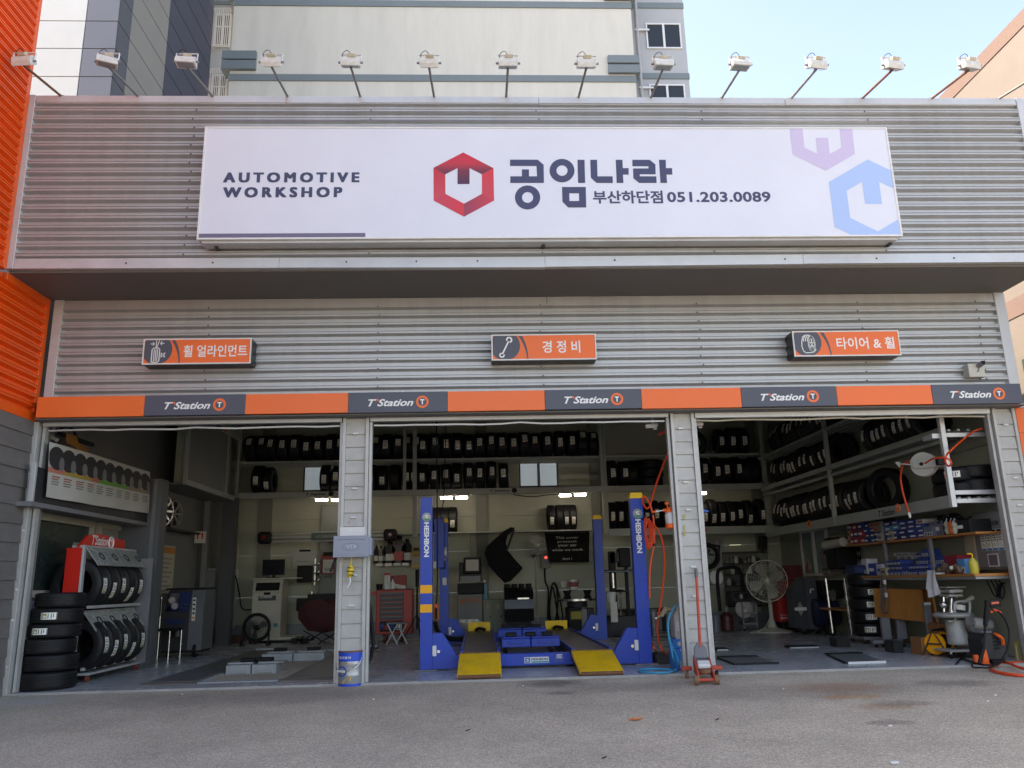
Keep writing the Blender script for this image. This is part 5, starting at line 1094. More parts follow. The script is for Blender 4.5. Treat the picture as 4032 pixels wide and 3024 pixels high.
for k, q in enumerate(((1112,300,1258,460),(1105,607,1225,723))):
    Yt = 8.6; x0, x1, z0, z1 = RB('D',*q,Yt); t = thing('alignment_target', ['upper','lower'][k]+' black square wheel-alignment target on a chrome clamp', 'target', ((x0+x1)/2,Yt,z0), 'alignment targets on the back wall')
    B(x0,x1,Yt,Yt+.03,z0,z1,.006).build('plate', black_m, t); xx_ = x1+.06
    MB().bar((xx_,Yt-.02,z0-.05),(xx_,Yt-.02,z1+.15),.03,.03).build('clamp_bar', chrome_m, t)
    for zz_ in (z0+.02,(z0+z1)/2,z1): MB().tube([(xx_-.03,Yt-.03,zz_),(xx_+.08,Yt-.08,zz_+.03),(xx_+.14,Yt-.03,zz_+.10)],.018,8).build('claw', chrome_m, t)
    MB().bar((xx_,Yt,(z0+z1)/2),(xx_,YB-.02,(z0+z1)/2),.04,.04).build('hanger', black_m, t)
Yc = 8.75; x0, x1, z0, z1 = RB('C',1560,1078,1772,1400,Yc); t = thing('grey_cabinet', 'tall grey cabinet on the back wall behind the left pillar', 'cabinet', ((x0+x1)/2,Yc,.3)); B(x0,x1,Yc,YB-.021,.55,z1,.006).build('body', M('sage grey paint',(.18,.20,.18),.5,0,.06,3), t); B(x0+.03,x1-.03,Yc-.012,Yc-.001,.6,z1-.05,.004).build('door', MATS['sage grey paint'], t)
x0, x1, z0, z1 = RB('D',1338,190,1465,382,Yc-.03); t = thing('red_frame_notice', 'red-framed notice sheet beside the left pillar', 'notice', ((x0+x1)/2,Yc-.03,z0)); B(x0,x1,Yc-.04,Yc-.02,z0,z1,.004).build('frame', M('dull red frame',(.28,.03,.03),.5), t)
a = RB('D',1355,245,1452,368,Yc-.04); B(a[0],a[1],Yc-.046,Yc-.0405,a[2],a[3]).build('sheet', paper_m, t); lettering('한국타이어',(a[0]+.04,Yc-.049,a[3]-.28),XV,ZV,(a[1]-a[0])*.75,.10,black_m,t,bold=.01); lettering('A/S 지정점',(a[0]+.04,Yc-.049,a[3]-.42),XV,ZV,(a[1]-a[0])*.75,.10,black_m,t,bold=.01)
B(a[0],a[1],Yc-.047,Yc-.0405,a[3]+.08,a[3]+.17).build('header', black_m, t)
x0, x1, z0, z1 = RB('D',1065,165,1310,330,YB-.03); t = thing('wall_notice', 'pale sheet with a dark clip on the back wall of the left bay', 'notice', ((x0+x1)/2,YB-.03,z0)); B(x0,x1,YB-.035,YB-.022,z0,z1).build('sheet', M('faded sheet',(.36,.38,.35),.6), t); a = RB('D',1135,152,1240,170,YB-.04); B(a[0],a[1],YB-.05,YB-.036,a[2],a[3],.004).build('clip', black_m, t)
for q in range(5): B(x0+.1,x1-.2-.1*(q%2),YB-.038,YB-.0355,z1-.25-.1*q,z1-.23-.1*q).build('print_line', print_m, t)
Ys = 8.2; a, b_ = AT('C',950,1435,Ys), AT('E',380,1400,Ys); t = thing('sensor_beam', 'long horizontal aligner camera beam with black end heads', 'machine', ((a.x+b_.x)/2,Ys,a.z)); zc = (a.z+b_.z)/2
for dz_ in (-.08,.0,.08): B(a.x+.1, b_.x-.1, Ys+.0+abs(dz_)*.3, Ys+.09, zc+dz_-.035, zc+dz_+.035, .008).build('rail', M('grey aluminium',(.26,.27,.25),.4,.4,.06,4), t)
for p, fl in ((a,1),(b_,-1)): MB().obox((p.x,Ys,zc),(.30,.20,.27),None,.05).build('camera_head', black_m, t); MB().cyl((p.x,Ys-.11,zc+.01),(p.x,Ys-.102,zc+.01),.04,n=12).build('lens', M('red lens',(.25,.01,.01),.2) , t)
p = AT('C',1620,1425,Ys-.06); B(p.x-.35,p.x+.3,Ys-.03,Ys-.002,zc-.07,zc+.09,.03).build('badge', MATS['dark green badge'], t); lettering('HOFMANN',(p.x-.25,Ys-.033,zc-.03),XV,ZV,.45,.07,midgray_m,t,bold=.02)
MB().bar(((a.x+b_.x)/2,Ys+.09,zc),((a.x+b_.x)/2,YB-.02,zc),.12,.2).build('mount', black_m, t)
Yk = 7.3; t = thing('camping_chair', 'maroon folding camping chair beside the left pillar', 'chair', AT('D',1350,1005,Yk)); c = AT('D',1350,770,Yk); hw = .52
b = MB(); n = 14
for r_, y_, z_ in ((.05,.1,-.30),(.34,.06,-.26),(.50,.0,-.05),(.52,-.0,.12),(.40,.08,.27),(.05,.15,.30)):
    for i in range(n): aa = 2*math.pi*i/n; b.v.append(c+Vector((r_*math.cos(aa), y_+.15*r_*math.sin(aa)+.25*(z_>0)*z_, z_+.05*math.sin(2*aa))))
for j in range(5):
    for i in range(n): b.f.append([j*n+i,j*n+(i+1)%n,(j+1)*n+(i+1)%n,(j+1)*n+i]); b.m.append(0)
b.build('seat', maroon_m, t); MB().obox(c+Vector((.05,.25,.32)),(.85,.06,.26),None,.03).build('backrest', black_m, t)
for (xa_, xb_) in ((-.38,.1),(.1,-.38),(-.1,.42),(.42,-.05)): MB().cyl(c+Vector((xa_,-.05,-.28)), Vector((c.x+xb_,c.y-.05,.01)), .012, n=8).build('leg', black_m, t)
t = thing('rubber_mat_roll', 'low brown board lying by the rear wall of the left bay', 'board', AT('D',510,1005,8.6)); x0, x1, z0, z1 = RB('D',410,935,612,1005,8.6); B(x0,x1,8.6,8.65,.0,.16,.005).build('board', M('brown board',(.16,.07,.035),.7,0,.2,8), t)
t = thing('sensor_unit', 'pile of small black clamps on the floor beside the camping chair', 'clamps', AT('D',1160,1000,7.6))
for k in range(4): p = AT('D',1090+45*k,985,7.6); MB().obox((p.x,7.6+.1*(k%2),.06+.03*(k%2)),(.14,.16,.10),Matrix.Rotation(.4*k,3,'Z'),.02).build('clamp', black_m, t); MB().cyl((p.x,7.55,.1),(p.x+.08,7.55,.15),.02,n=8).build('knob', chrome_m, t)
t = thing('wall_socket', 'small socket with a hanging black cable on the back wall left of the cabinet', 'socket', AT('D',543,390,YB-.03)); p = AT('D',543,370,YB-.03); B(p.x-.06,p.x+.06,YB-.05,YB-.021,p.z-.12,p.z+.08,.004).build('plate', paper_m, t); MB().tube([p+Vector((0,-.03,-.05)), AT('D',575,560,YB-.06), AT('D',600,700,YB-.1), AT('D',690,710,YB-.2)], .015, 6).build('cable', black_m, t)
# ================================================================ four-post lift
Yp, Yr = 1.15, 5.95
lift = thing('four_post_lift', 'blue four-post car lift with yellow ramps in the middle bay', 'lift', (.85, 3.5, 0))
def sy_(f, u, v, Y): return AT(f,u,v,Y)
def post(x0, x1, y, zt, cap, front=True):
    d = .14
    b = MB(); b.box(x0, x1, y, y+.012, .02, zt); b.box(x0, x0+.012, y+.0125, y+d, .02, zt); b.box(x1-.012, x1, y+.0125, y+d, .02, zt); b.box(x0+.012, x0+.05, y+d-.012, y+d, .02, zt); b.box(x1-.05, x1-.012, y+d-.012, y+d, .02, zt)
    po = b.build('post', blue_l, lift, smooth=False)
    B(x0-.07, x1+.07, y-.05, y+d+.05, 0.001, .018, .004).build('base_plate', midgray_m, po)
    if cap: MB().prism([(x0-.01,y-.012,zt-.02),(x1+.01,y-.012,zt-.02),(x1-.01,y-.012,zt+.06),(x0+.01,y-.012,zt+.06)], (0,d+.03,0)).build('cap', yellow_m, po, smooth=False)
    else: B(x0,x1,y,y+d,zt,zt+.01).build('cap', blue_l, po)
    return po
fl0, fl1 = AT('F',648,1300,Yp).x, AT('F',770,1300,Yp).x; zt = AT('E',790,998,Yp).z
PFL = post(fl0, fl1, Yp, zt, False)
fr0, fr1 = AT('H',1318,1200,Yp).x, AT('H',1448,1200,Yp).x
PFR = post(fr0, fr1, Yp, AT('G',1405,985,Yp).z, True)
rl0, rl1 = AT('F',848,1080,Yr).x, AT('F',935,1080,Yr).x; PRL = post(rl0, rl1, Yr, AT('E',970,1255,Yr).z, True)
rr0, rr1 = AT('H',912,1040,Yr).x, AT('H',1000,1040,Yr).x; PRR = post(rr0, rr1, Yr, AT('G',970,1218,Yr).z, True)
for po, x0, x1, f_, uv in ((PFL,fl0,fl1,'F',((520,603),(714,797))),):
    for va, vb in uv: za, zb_ = AT(f_,710,vb,Yp).z, AT(f_,710,va,Yp).z; B(x0-.001, x1+.001, Yp-.003, Yp-.0005, za, zb_).build('yellow_band', M('amber tape',S(248,168,6),.45), po)
for po, x0, x1, f_, uc, vc in ((PFL,fl0,fl1,'E',787,1207),(PFR,fr0,fr1,'G',1415,1168)):
    xm = (x0+x1)/2; w = x1-x0; c = AT(f_,uc,vc,Yp); c = Vector((xm+.005,Yp-.003,c.z)); yy = Yp-.003
    MB().cyl(c, c+Vector((0,-.004,0)), w*.38, n=28).build('emblem', M('emblem grey',(.20,.22,.23),.3,.4,.05,8), po); MB().add([c+Vector((w*.33*math.cos(a_),-.0055,w*.33*math.sin(a_))) for a_ in [R(q) for q in range(200,341,10)]],[tuple(range(15))]).build('emblem_green', M('emblem green',(.05,.28,.12),.4), po, smooth=False)
    lettering('S',(c.x-w*.16,yy-.0055,c.z-w*.17),XV,ZV,w*.32,w*.36,white_p,po,bold=.03)
    z1 = AT('E',790,1262,Yp).z if po == PFL else AT('G',1420,1228,Yp).z; z0 = AT('F',720,238,Yp).z if po == PFL else AT('H',1330,198,Yp).z
    lettering('HESHBON',(xm-w*.20,yy,z1),-ZV,XV,z1-z0,w*.44,white_p,po,bold=.045)
# cross beams with gussets
zb0, zb1 = AT('F',980,1345,Yp).z, AT('F',980,1230,Yp).z; gx = .30
for y, xa_, xb_, nm in ((Yp+.02,fl1,fr0,'f'),(Yr+.0,rl1,rr0,'r')):
    cb = B(xa_+.30, xb_-.30, y, y+.13, zb0-.01, zb1, .006).build('crossbeam', blue_l, lift)
    for s, x in ((1,xa_+.003),(-1,xb_-.003)):
        MB().prism([(x,y-.012,zb0-.02),(x+s*.315,y-.012,zb0-.02),(x+s*.325,y-.012,zb1+.01),(x+s*.14,y-.012,zb1+.30),(x,y-.012,zb1+.30)], (0,.15,0)).build('gusset', blue_l, lift, smooth=False)
        B(x+s*.0, x+s*.055, y-.03, y-.013, zb1+.0, zb1+.14, .004).build('latch', white_m, lift); MB().cyl((x+s*.085,y-.035,zb1+.06),(x+s*.085,y-.012,zb1+.06),.022,n=10).build('knob', chrome_m, lift)
    if nm == 'f':
        a = RB('H',165,1242,412,1303,y); pl_ = B(a[0],a[1],y-.004,y-.001,a[2],a[3]).build('maker_plate', white_m, cb); w, h = a[1]-a[0], a[3]-a[2]
        lettering('HESHBON',(a[0]+.27*w,y-.006,a[2]+.42*h),XV,ZV,.68*w,.42*h,navy_print,cb,bold=.03); B(a[0]+.28*w,a[0]+.98*w,y-.006,y-.0045,a[2]+.06*h,a[2]+.30*h).build('print_strip', M('teal print',(.03,.30,.36),.5), cb)
        B(a[0]+.03*w,a[0]+.23*w,y-.006,y-.0045,a[2]+.08*h,a[2]+.92*h).build('print_square', M('blue print',(.04,.12,.38),.5), cb); lettering('S',(a[0]+.08*w,y-.0075,a[2]+.25*h),XV,ZV,.1*w,.5*h,white_p,cb,bold=.02)
        a = RB('H',465,1240,562,1294,y); B(a[0],a[1],y-.004,y-.001,a[2],a[3]).build('badge', M('badge blue',(.05,.09,.35),.5), cb); lettering('SPEED',(a[0]+.03,y-.006,a[2]+.05),XV,ZV,a[1]-a[0]-.05,.055,white_p,cb,bold=.02,shear=.2)
# runways, ramps, wheel stops
zr = .30
rwm = M('dark worn runway steel',(.045,.052,.075),.42,.3,.3,3,dirt=.4)
rows_ = []
ys0, ys1 = .98, 6.15
for k, (fa, ua, ub, va, fb, uc, vc, ud, vd) in enumerate((('F',1045,1455,1200,'F',1020,1425,1470,1425),('H',635,1045,1172,'H',722,1398,1165,1385))):
    xa_, xb_ = AT(fa,ua,va,ys0).x, AT(fa,ub,va,ys0).x; ztop = AT(fa,(ua+ub)/2,va,ys0).z
    rw = B(xa_+.01, xb_-.01, ys0, ys1, ztop-.16, ztop, .006).build('runway', rwm, lift)
    for s in (0,1): xx_ = (xa_+.01) if s == 0 else xb_-.04; B(xx_, xx_+.03, ys0, ys1, ztop+.0005, ztop+.03, .003).build('side_rail', blue_l, rw)
    # sloping yellow ramp with pressed ribs and a rusty roller
    pa, pb_ = AZ(fb,uc,vc,.045), AZ(fb,ud,vd,.045); yb_ = (pa.y+pb_.y)/2; xs0, xs1 = pa.x, pb_.x
    b = MB(); n = 40
    for j in range(n+1):
        t_ = j/n; xt, xbm = xa_+(xb_-xa_)*t_, xs0+(xs1-xs0)*t_; rib = .006*(j % 2)
        b.v += [Vector((xt,ys0-.002,ztop-.004+rib)), Vector((xbm,yb_,.05+rib)), Vector((xt,ys0-.002,ztop-.05)), Vector((xbm,yb_,.02))]
    for j in range(n): o = 4*j; b.f += [[o,o+1,o+5,o+4],[o+2,o+6,o+7,o+3],[o+1,o+3,o+7,o+5]]; b.m += [0,0,0]
    b.f += [[0,2,3,1],[4*n,4*n+1,4*n+3,4*n+2]]; b.m += [0,0]
    b.build('ramp', yellow_m, lift, smooth=False)
    MB().cyl((xs0+.01,yb_-.015,.028),(xs1-.01,yb_-.015,.028),.026,n=10).build('roller', rust_m, lift); MB().cyl((xa_-.0,ys0-.012,ztop-.005),(xb_,ys0-.012,ztop-.005),.012,n=8).build('hinge', rust_m, lift)
    xw0, xw1 = xa_+.06, xb_-.06
    B(xw0, xw1, ys1-.12, ys1-.08, ztop+.002, ztop+.17, .004).build('wheel_stop', yellow_m, lift); MB().tube([(xw0+.15,ys1-.2,ztop+.03),((xw0+xw1)/2,ys1-.25,ztop+.06),(xw1-.1,ys1-.2,ztop+.03)],.03,8).build('stop_clamp', black_m, lift)
    rows_.append((xa_, xb_, ztop))
xj0, xj1, zj = rows_[0][1]+.02, rows_[1][0]-.02, rows_[0][2]
for y, zlo, zhi in ((2.0, zj-.02, zj+.10),(4.4, zj-.02, zj+.10)):
    xm = (xj0+xj1)/2
    for a, b_ in ((xj0+.03,xm-.006),(xm+.006,xj1-.03)):
        B(a,b_,y,y+.38,zlo,zhi,.008).build('jack_beam', blue_l, lift); c = (a+b_)/2; B(c-.12,c+.12,y-.02,y-.001,zlo+.05,zlo+.09,.004).build('handle', blue_l, lift); B(c-.2,c+.22,y+.12,y+.36,zhi+.001,zhi+.02,.003).build('slide_plate', blue_l, lift)
    for a in (xj0+.10, xm-.07, xj1-.28): B(a,a+.16,y+.16,y+.3,zhi+.021,zhi+.08,.01).build('rubber_pad', black_m, lift)
    B(xj0+.06,xj1-.06,y+.4,y+.85,zlo-.12,zlo-.06,.004).build('jack_base', rwm, lift)
    for a in (xj0+.1,xj1-.14): MB().bar((a,y+.1,zlo-.1),(a,y+.8,zlo+.0),.04,.03).build('jack_arm', black_m, lift)
# controls on the rear left post
x0, x1, z0, z1 = RB('F',782,-150,930,400,Yr-.2); cbx = B(x0+.02,x1-.08,Yr-.2,Yr-.02,z0+.1,z1,.006).build('control_box', blue_l, lift)
for f_, u, v, c_, r in (('F',893,192,white_m,.045),('F',890,262,yellow_m,.025),('F',890,302,black_m,.03),('F',890,345,black_m,.03)): p = AT(f_,u,v,Yr-.03); MB().cyl((p.x,Yr-.03,p.z),(p.x,Yr-.002,p.z),r,n=12).build('button', c_, lift)
a = RB('F',862,140,918,232,Yr-.01); B(a[0],a[1],Yr-.02,Yr-.001,a[2],a[3],.003).build('switch_plate', M('silver plate',(.22,.22,.23)), lift)
a = RB('F',872,444,916,522,Yr-.01); B(a[0],a[1],Yr-.03,Yr-.001,a[2],a[3],.008).build('remote', paper_m, lift)
a = RB('F',780,282,810,352,Yr-.21); B(a[0],a[1],Yr-.206,Yr-.2005,a[2],a[3]).build('warning_label', paper_m, lift)
MB().tube([AT('F',800,900,Yr-.6),AT('F',830,990,Yr-.8),AT('F',920,1050,Yr-.9),AT('F',1010,1062,Yr-1.0),AT('F',1110,1055,Yr-1.0)],.045,10,6).build('cable_hose', black_m, lift)
t = thing('orange_remote', 'orange hanging push-button control beside the left lift post', 'remote', AT('F',808,870,3.5)); a = RB('F',790,706,832,872,3.5); B(a[0],a[1],3.5,3.58,a[2],a[3],.012).build('housing', orange_pl, t)
for q in range(6): z = a[2]+(a[3]-a[2])*(.12+.11*q); MB().cyl(((a[0]+a[1])/2,3.485,z),((a[0]+a[1])/2,3.5,z),.022,n=10).build('button', black_m, t)
MB().tube([((a[0]+a[1])/2,3.54,a[3]),((a[0]+a[1])/2+.02,3.54,a[3]+.8),((a[0]+a[1])/2+.0,3.54,5.05)],.012,6).build('cable', black_m, t)
# ================================================================ tools along the back of the middle bay
Yt = 7.2; x0, x1, z0, z1 = RB('F',205,568,570,972,Yt); z0 = .16
t = thing('tool_cabinet', 'red wheeled tool cabinet with dark drawers left of the lift', 'cabinet', ((x0+x1)/2,Yt+.25,0))
B(x0,x1,Yt,Yt+.5,z0,z1,.01).build('body', red_m, t); xd0, xd1 = x0+.08, x1-.18; n = 6; hc = z1-z0; zd0, zd1 = z0+.31*hc, z1-.05*hc
for k in range(n): za = zd0+(zd1-zd0)*k/n; dr = B(xd0,xd1,Yt-.016,Yt-.001,za+.008,zd0+(zd1-zd0)*(k+1)/n-.008,.004).build('drawer', M('graphite drawer',(.05,.052,.058),.45,.2), t); B(xd0+.02,xd1-.02,Yt-.03,Yt-.0165,zd0+(zd1-zd0)*(k+1)/n-.03,zd0+(zd1-zd0)*(k+1)/n-.015).build('drawer_pull', midgray_m, dr)
B(xd0,xd1,Yt-.012,Yt-.001,z0+.06*hc,zd0-.015,.003).build('plate', black_m, t)
lw = xd1-xd0; zl0 = z0+.10*hc; hh = .15*hc
mblu = M('lettering blue',S(30,64,150),.5,0,0)
lettering('M',(xd0+.03*lw,Yt-.015,zl0),XV,ZV,.15*lw,hh,mblu,t,bold=.03); lettering('o',(xd0+.21*lw,Yt-.015,zl0),XV,ZV,.12*lw,hh*.72,red_print,t,bold=.03); lettering('bil',(xd0+.36*lw,Yt-.015,zl0),XV,ZV,.23*lw,hh,mblu,t,bold=.03)
fr = MB(); xq0, xq1, zq0, zq1 = xd0+.70*lw, xd0+.93*lw, zl0-.01, zl0+hh+.01
for a in ((xq0,xq1,zq0,zq0+.015),(xq0,xq1,zq1-.015,zq1),(xq0,xq0+.015,zq0,zq1),(xq1-.015,xq1,zq0,zq1)): fr.box(a[0],a[1],Yt-.0155,Yt-.013,a[2],a[3])
fr.build('print_frame', white_p, t, smooth=False); lettering('1',((xq0+xq1)/2-.03,Yt-.015,zl0+.03),XV,ZV,.06,hh-.06,white_p,t,bold=.03)
for xx_ in (x0+.18, x1-.25):
    for yy_ in (Yt+.08,Yt+.42): MB().cyl((xx_-.03,yy_,.08),(xx_+.03,yy_,.08),.08,n=16).build('wheel', M('red wheel',(.16,.03,.03),.5), t); MB().obox((xx_,yy_,.12),(.08,.1,.06),None,.01).build('fork', chrome_m, t)
MB().prism([(x0,Yt+.02,z1-.10),(x0,Yt+.02,z1-.02),(x0-.3,Yt+.02,z1-.06),(x0-.3,Yt+.02,z1-.09)], (0,.45,0)).build('side_tray', red_m, t, smooth=False)
B(x0+.02,x1-.02,Yt+.02,Yt+.48,z1,z1+.012).build('top_mat', black_m, t)
for k, (u, r, h, c_) in enumerate(((302,.035,.34,'red'),(332,.035,.34,'red'),(372,.05,.22,'white'),(240,.07,.10,'black'))):
    p = AT('F',u,560,Yt+.25); tt = thing(['spray_can','spray_can','bottle','grease_tub'][k], ['left red-capped white spray can on the tool cabinet','right red-capped white spray can on the tool cabinet','white squeeze bottle on the tool cabinet','black tub on the tool cabinet'][k], ['spray can','spray can','bottle','tub'][k], (p.x,Yt+.25,z1+.012)); zz_ = z1+.012
    if k < 2: MB().lathe([(r,0),(r,.8),(r*.8,.86),(r*.5,.88)],(p.x,Yt+.25,zz_),(p.x,Yt+.25,zz_+h),14).build('can', white_m, tt); MB().cyl((p.x,Yt+.25,zz_+h*.88),(p.x,Yt+.25,zz_+h),r*.8,n=12).build('cap', red_print, tt)
    elif k == 2: MB().lathe([(r,0),(r,.6),(r*.4,.8),(r*.25,1)],(p.x,Yt+.25,zz_),(p.x,Yt+.25,zz_+h),14).build('body', white_m, tt); MB().cyl((p.x,Yt+.25,zz_+h),(p.x,Yt+.25,zz_+h+.03),r*.3,n=10).build('cap', black_m, tt)
    else: MB().lathe([(r*.9,0),(r,1)],(p.x,Yt+.25,zz_),(p.x,Yt+.25,zz_+h),14).build('tub', black_m, tt); MB().cyl((p.x,Yt+.25,zz_+h),(p.x,Yt+.25,zz_+h+.015),r*1.05,n=14).build('lid', darkgray_m, tt)
tt = thing('tool_box', 'dull red box with rags behind the bottles on the tool cabinet', 'box', AT('F',410,560,Yt+.4)); x_, w_ = AT('F',408,500,Yt+.4).x, .3; B(x_-.22,x_+.22,Yt+.36,Yt+.47,z1+.012,z1+.30,.01).build('box', M('dull red frame',(.28,.03,.03)), tt); MB().obox((x_+.08,Yt+.3,z1+.06),(.28,.1,.09),Matrix.Rotation(.2,3,'Y'),.03).build('rag', paper_m, tt)
t = thing('folding_stand', 'light folding X-leg stand in front of the tool cabinet', 'stand', AT('F',420,1075,6.5)); Yq = 6.5
zq = AT('F',420,905,Yq).z; xa_, xb_ = AT('F',310,905,Yq).x, AT('F',512,905,Yq).x
B(xa_,xb_,Yq,Yq+.3,zq-.012,zq+.012,.004).build('seat', midgray_m, t)
for s in (0,1):
    for (p, q) in (((xa_+.02),(xa_+.55*(xb_-xa_))),((xa_+.55*(xb_-xa_)),(xa_-.0))): MB().cyl((p+s*.45*(xb_-xa_),Yq+.15*s,zq-.01),(q+s*.45*(xb_-xa_),Yq+.15*s,.0),.013,n=8).build('leg', galv_trim, t)
t = thing('work_light_tripod', 'thin black tripod stand beside the tool cabinet', 'tripod', AT('F',612,1030,7.0)); p = AT('F',618,900,7.0); zt_ = AT('F',618,365,7.0).z
MB().cyl((p.x,7.0,.25),(p.x,7.0,zt_),.02,n=8).build('pole', black_m, t); MB().cyl((p.x,7.0,zt_-.35),(p.x,7.0,zt_),.04,n=10).build('head', black_m, t)
for a_ in (200,320,80): MB().cyl((p.x,7.0,.55),(p.x+.33*math.cos(R(a_)),7.0+.33*math.sin(R(a_)),.01),.013,n=6).build('leg', black_m, t)
# oil shelf
Yo = 8.8; t = thing('oil_shelf', 'small white wall shelf left of the lift holding oil bottles', 'shelf', AT('F',380,325,Yo)); a = RB('F',200,300,548,328,Yo)
for k in range(4): w4 = (a[1]-a[0])/4; B(a[0]+w4*k+.02,a[0]+w4*(k+1)-.02,Yo-.05,YB-.021,a[2],a[3],.004).build('shelf_tray', white_m, t)
zo = a[3]+.002
for k, (u, w, h, c_, lab) in enumerate(((205,.12,.42,black_m,'slim black oil bottle at the left end of the oil shelf'),(252,.12,.40,olive_m,'slim olive oil bottle on the oil shelf'),(285,.09,.40,black_m,'narrow black oil bottle on the oil shelf'),(345,.26,.50,darkgray_m,'grey oil canister with a white label on the oil shelf'),(437,.32,.62,M('dark red canister',(.05,.03,.03),.4),'large oil canister with a red label on the oil shelf'),(520,.26,.55,black_m,'black oil canister at the right end of the oil shelf'))):
    p = AT('F',u,250,Yo); tt = thing('oil_bottle', lab, 'bottle', (p.x,Yo+.06,zo), 'oil bottles on the shelf'); hw = w/2
    MB().prism([(p.x-hw,Yo,zo),(p.x+hw,Yo,zo),(p.x+hw,Yo,zo+h*.62),(p.x+hw*.35,Yo,zo+h*.86),(p.x-hw*.35,Yo,zo+h*.86),(p.x-hw,Yo,zo+h*.66)],(0,.10,0)).build('body', c_, tt, smooth=False); MB().cyl((p.x,Yo+.05,zo+h*.86),(p.x,Yo+.05,zo+h),hw*.35,n=10).build('cap', black_m, tt)
    B(p.x-hw*.75,p.x+hw*.75,Yo-.003,Yo-.001,zo+.06,zo+h*.42).build('label_print', [paper_m,paper_m,midgray_m,paper_m,red_m,paper_m][k], tt)
x0, x1, z0, z1 = RB('F',562,132,658,345,Yo-.1); t = thing('oil_dispenser_sign', 'yellow and grey oil dispenser panel with a black animal emblem', 'panel', ((x0+x1)/2,Yo-.1,z0)); ed = M('dim yellow panel',(.40,.27,.05),.5,0,.05,4); B(x0,x1,Yo-.1,Yo-.02,z0,z1,.005).build('panel', M('grey panel',(.24,.23,.19),.5), t); h = z1-z0
B(x0+.01,x1-.01,Yo-.104,Yo-.101,z0+.48*h,z1-.02).build('yellow_face', ed, t); B(x0+.0,x1-.0,Yo-.104,Yo-.101,z0+.0,z0+.12*h).build('yellow_foot', ed, t); lettering('eni',(x0+.06,Yo-.106,z0+.50*h),XV,ZV,(x1-x0)*.75,.20*h,M('brown lettering',(.16,.09,.03),.5),t,bold=.02)
w = x1-x0
MB().prism([(x0+w*u,Yo-.107,z0+h*v) for u,v in ((.12,.82),(.2,.90),(.32,.93),(.75,.92),(.85,.86),(.86,.76),(.80,.76),(.78,.82),(.72,.82),(.70,.75),(.65,.75),(.64,.82),(.52,.82),(.50,.74),(.45,.74),(.44,.82),(.34,.82),(.31,.74),(.26,.74),(.25,.84),(.15,.78))],(0,.002,0)).build('animal_emblem', black_m, t, smooth=False)
B((x0+x1)/2-.1,(x0+x1)/2+.1,Yo-.02,YB-.021,z0+.2,z1-.2).build('mount', midgray_m, t)
# work station: console, cabinets, bonnet, roller cabinet
Yw = 7.6; x0, x1, z0, z1 = RB('F',1022,612,1275,1010,Yw); t = thing('wheel_balancer', 'grey wheel balancer cabinet with a faded orange logo', 'machine', ((x0+x1)/2,Yw+.3,0)); B(x0,x1,Yw,Yw+.6,.0,z1,.01).build('cabinet', M('warm grey enamel',(.13,.125,.125),.5,0,.05,4,dirt=.2), t); a = RB('F',1025,500,1285,612,Yw); B(a[0]-.0,a[1]+.02,Yw+.02,Yw+.6,z1+.001,a[3],.02).build('weight_tray', black_m, t)
a = RB('F',1040,430,1268,500,Yw+.2); B(a[0],a[1],Yw+.25,Yw+.5,z1+.02+(a[2]-z1),a[3]+.30,.012).build('console', darkgray_m, t); B(a[0]+.03,a[1]-.03,Yw+.24,Yw+.249,a[2]+.02,a[3]).build('key_panel', M('lilac grey panel',(.16,.16,.18),.4), t)
a = RB('F',1050,662,1095,712,Yw); B(a[0],a[1],Yw-.004,Yw-.001,a[2],a[3]).build('logo_square', M('dull orange print',S(150,80,20),.5), t); lettering('CORGHI',(a[1]+.03,Yw-.004,a[2]+.02),XV,ZV,(x1-x0)*.6,.13,MATS['dull orange print'],t,bold=.03)
a = RB('F',1085,240,1260,405,Yw+.1); tt = thing('monitor', 'square dark monitor above the wheel balancer', 'monitor', ((a[0]+a[1])/2,Yw+.2,a[2])); B(a[0],a[1],Yw+.12,Yw+.3,a[2],a[3],.02).build('bezel', black_m, tt); B(a[0]+.05,a[1]-.05,Yw+.114,Yw+.119,a[2]+.06,a[3]-.05).build('screen', M('grey screen',(.10,.10,.105),.15,0,.1,3), tt)
x0, x1, z0, z1 = RB('F',1280,665,1495,1000,Yw+.3); t = thing('olive_locker', 'olive-grey two-door steel locker in front of the bonnet', 'locker', ((x0+x1)/2,Yw+.5,0)); B(x0,x1,Yw+.3,Yw+.7,0,z1,.008).build('body', olive_m, t); xm = x0+(x1-x0)*.45
for a_, b_ in ((x0+.02,xm-.006),(xm+.006,x1-.02)): dd = B(a_,b_,Yw+.285,Yw+.2995,.08,z1-.03,.003).build('door', olive_m, t); B(a_+.1,b_-.1,Yw+.281,Yw+.2845,z1-.2,z1-.10).build('label_print', M('pale label',(.36,.36,.20),.6), dd); MB().cyl((b_-.05,Yw+.27,z1*.55),(b_-.05,Yw+.285,z1*.55),.02,n=8).build('knob', black_m, dd)
p = AT('F',1300,640,Yw+.4); tt = thing('spray_can', 'pale blue spray can on the olive locker', 'spray can', (p.x,Yw+.4,z1)); h = AT('F',1300,490,Yw+.4).z-z1; MB().lathe([(.07,0),(.07,.85),(.05,.92),(.03,1)],(p.x,Yw+.4,z1),(p.x,Yw+.4,z1+h),14).build('can', M('pale blue tin',(.10,.24,.32),.4), tt); MB().cyl((p.x,Yw+.4,z1+h),(p.x,Yw+.4,z1+h+.04),.03,n=10).build('cap', white_m, tt)
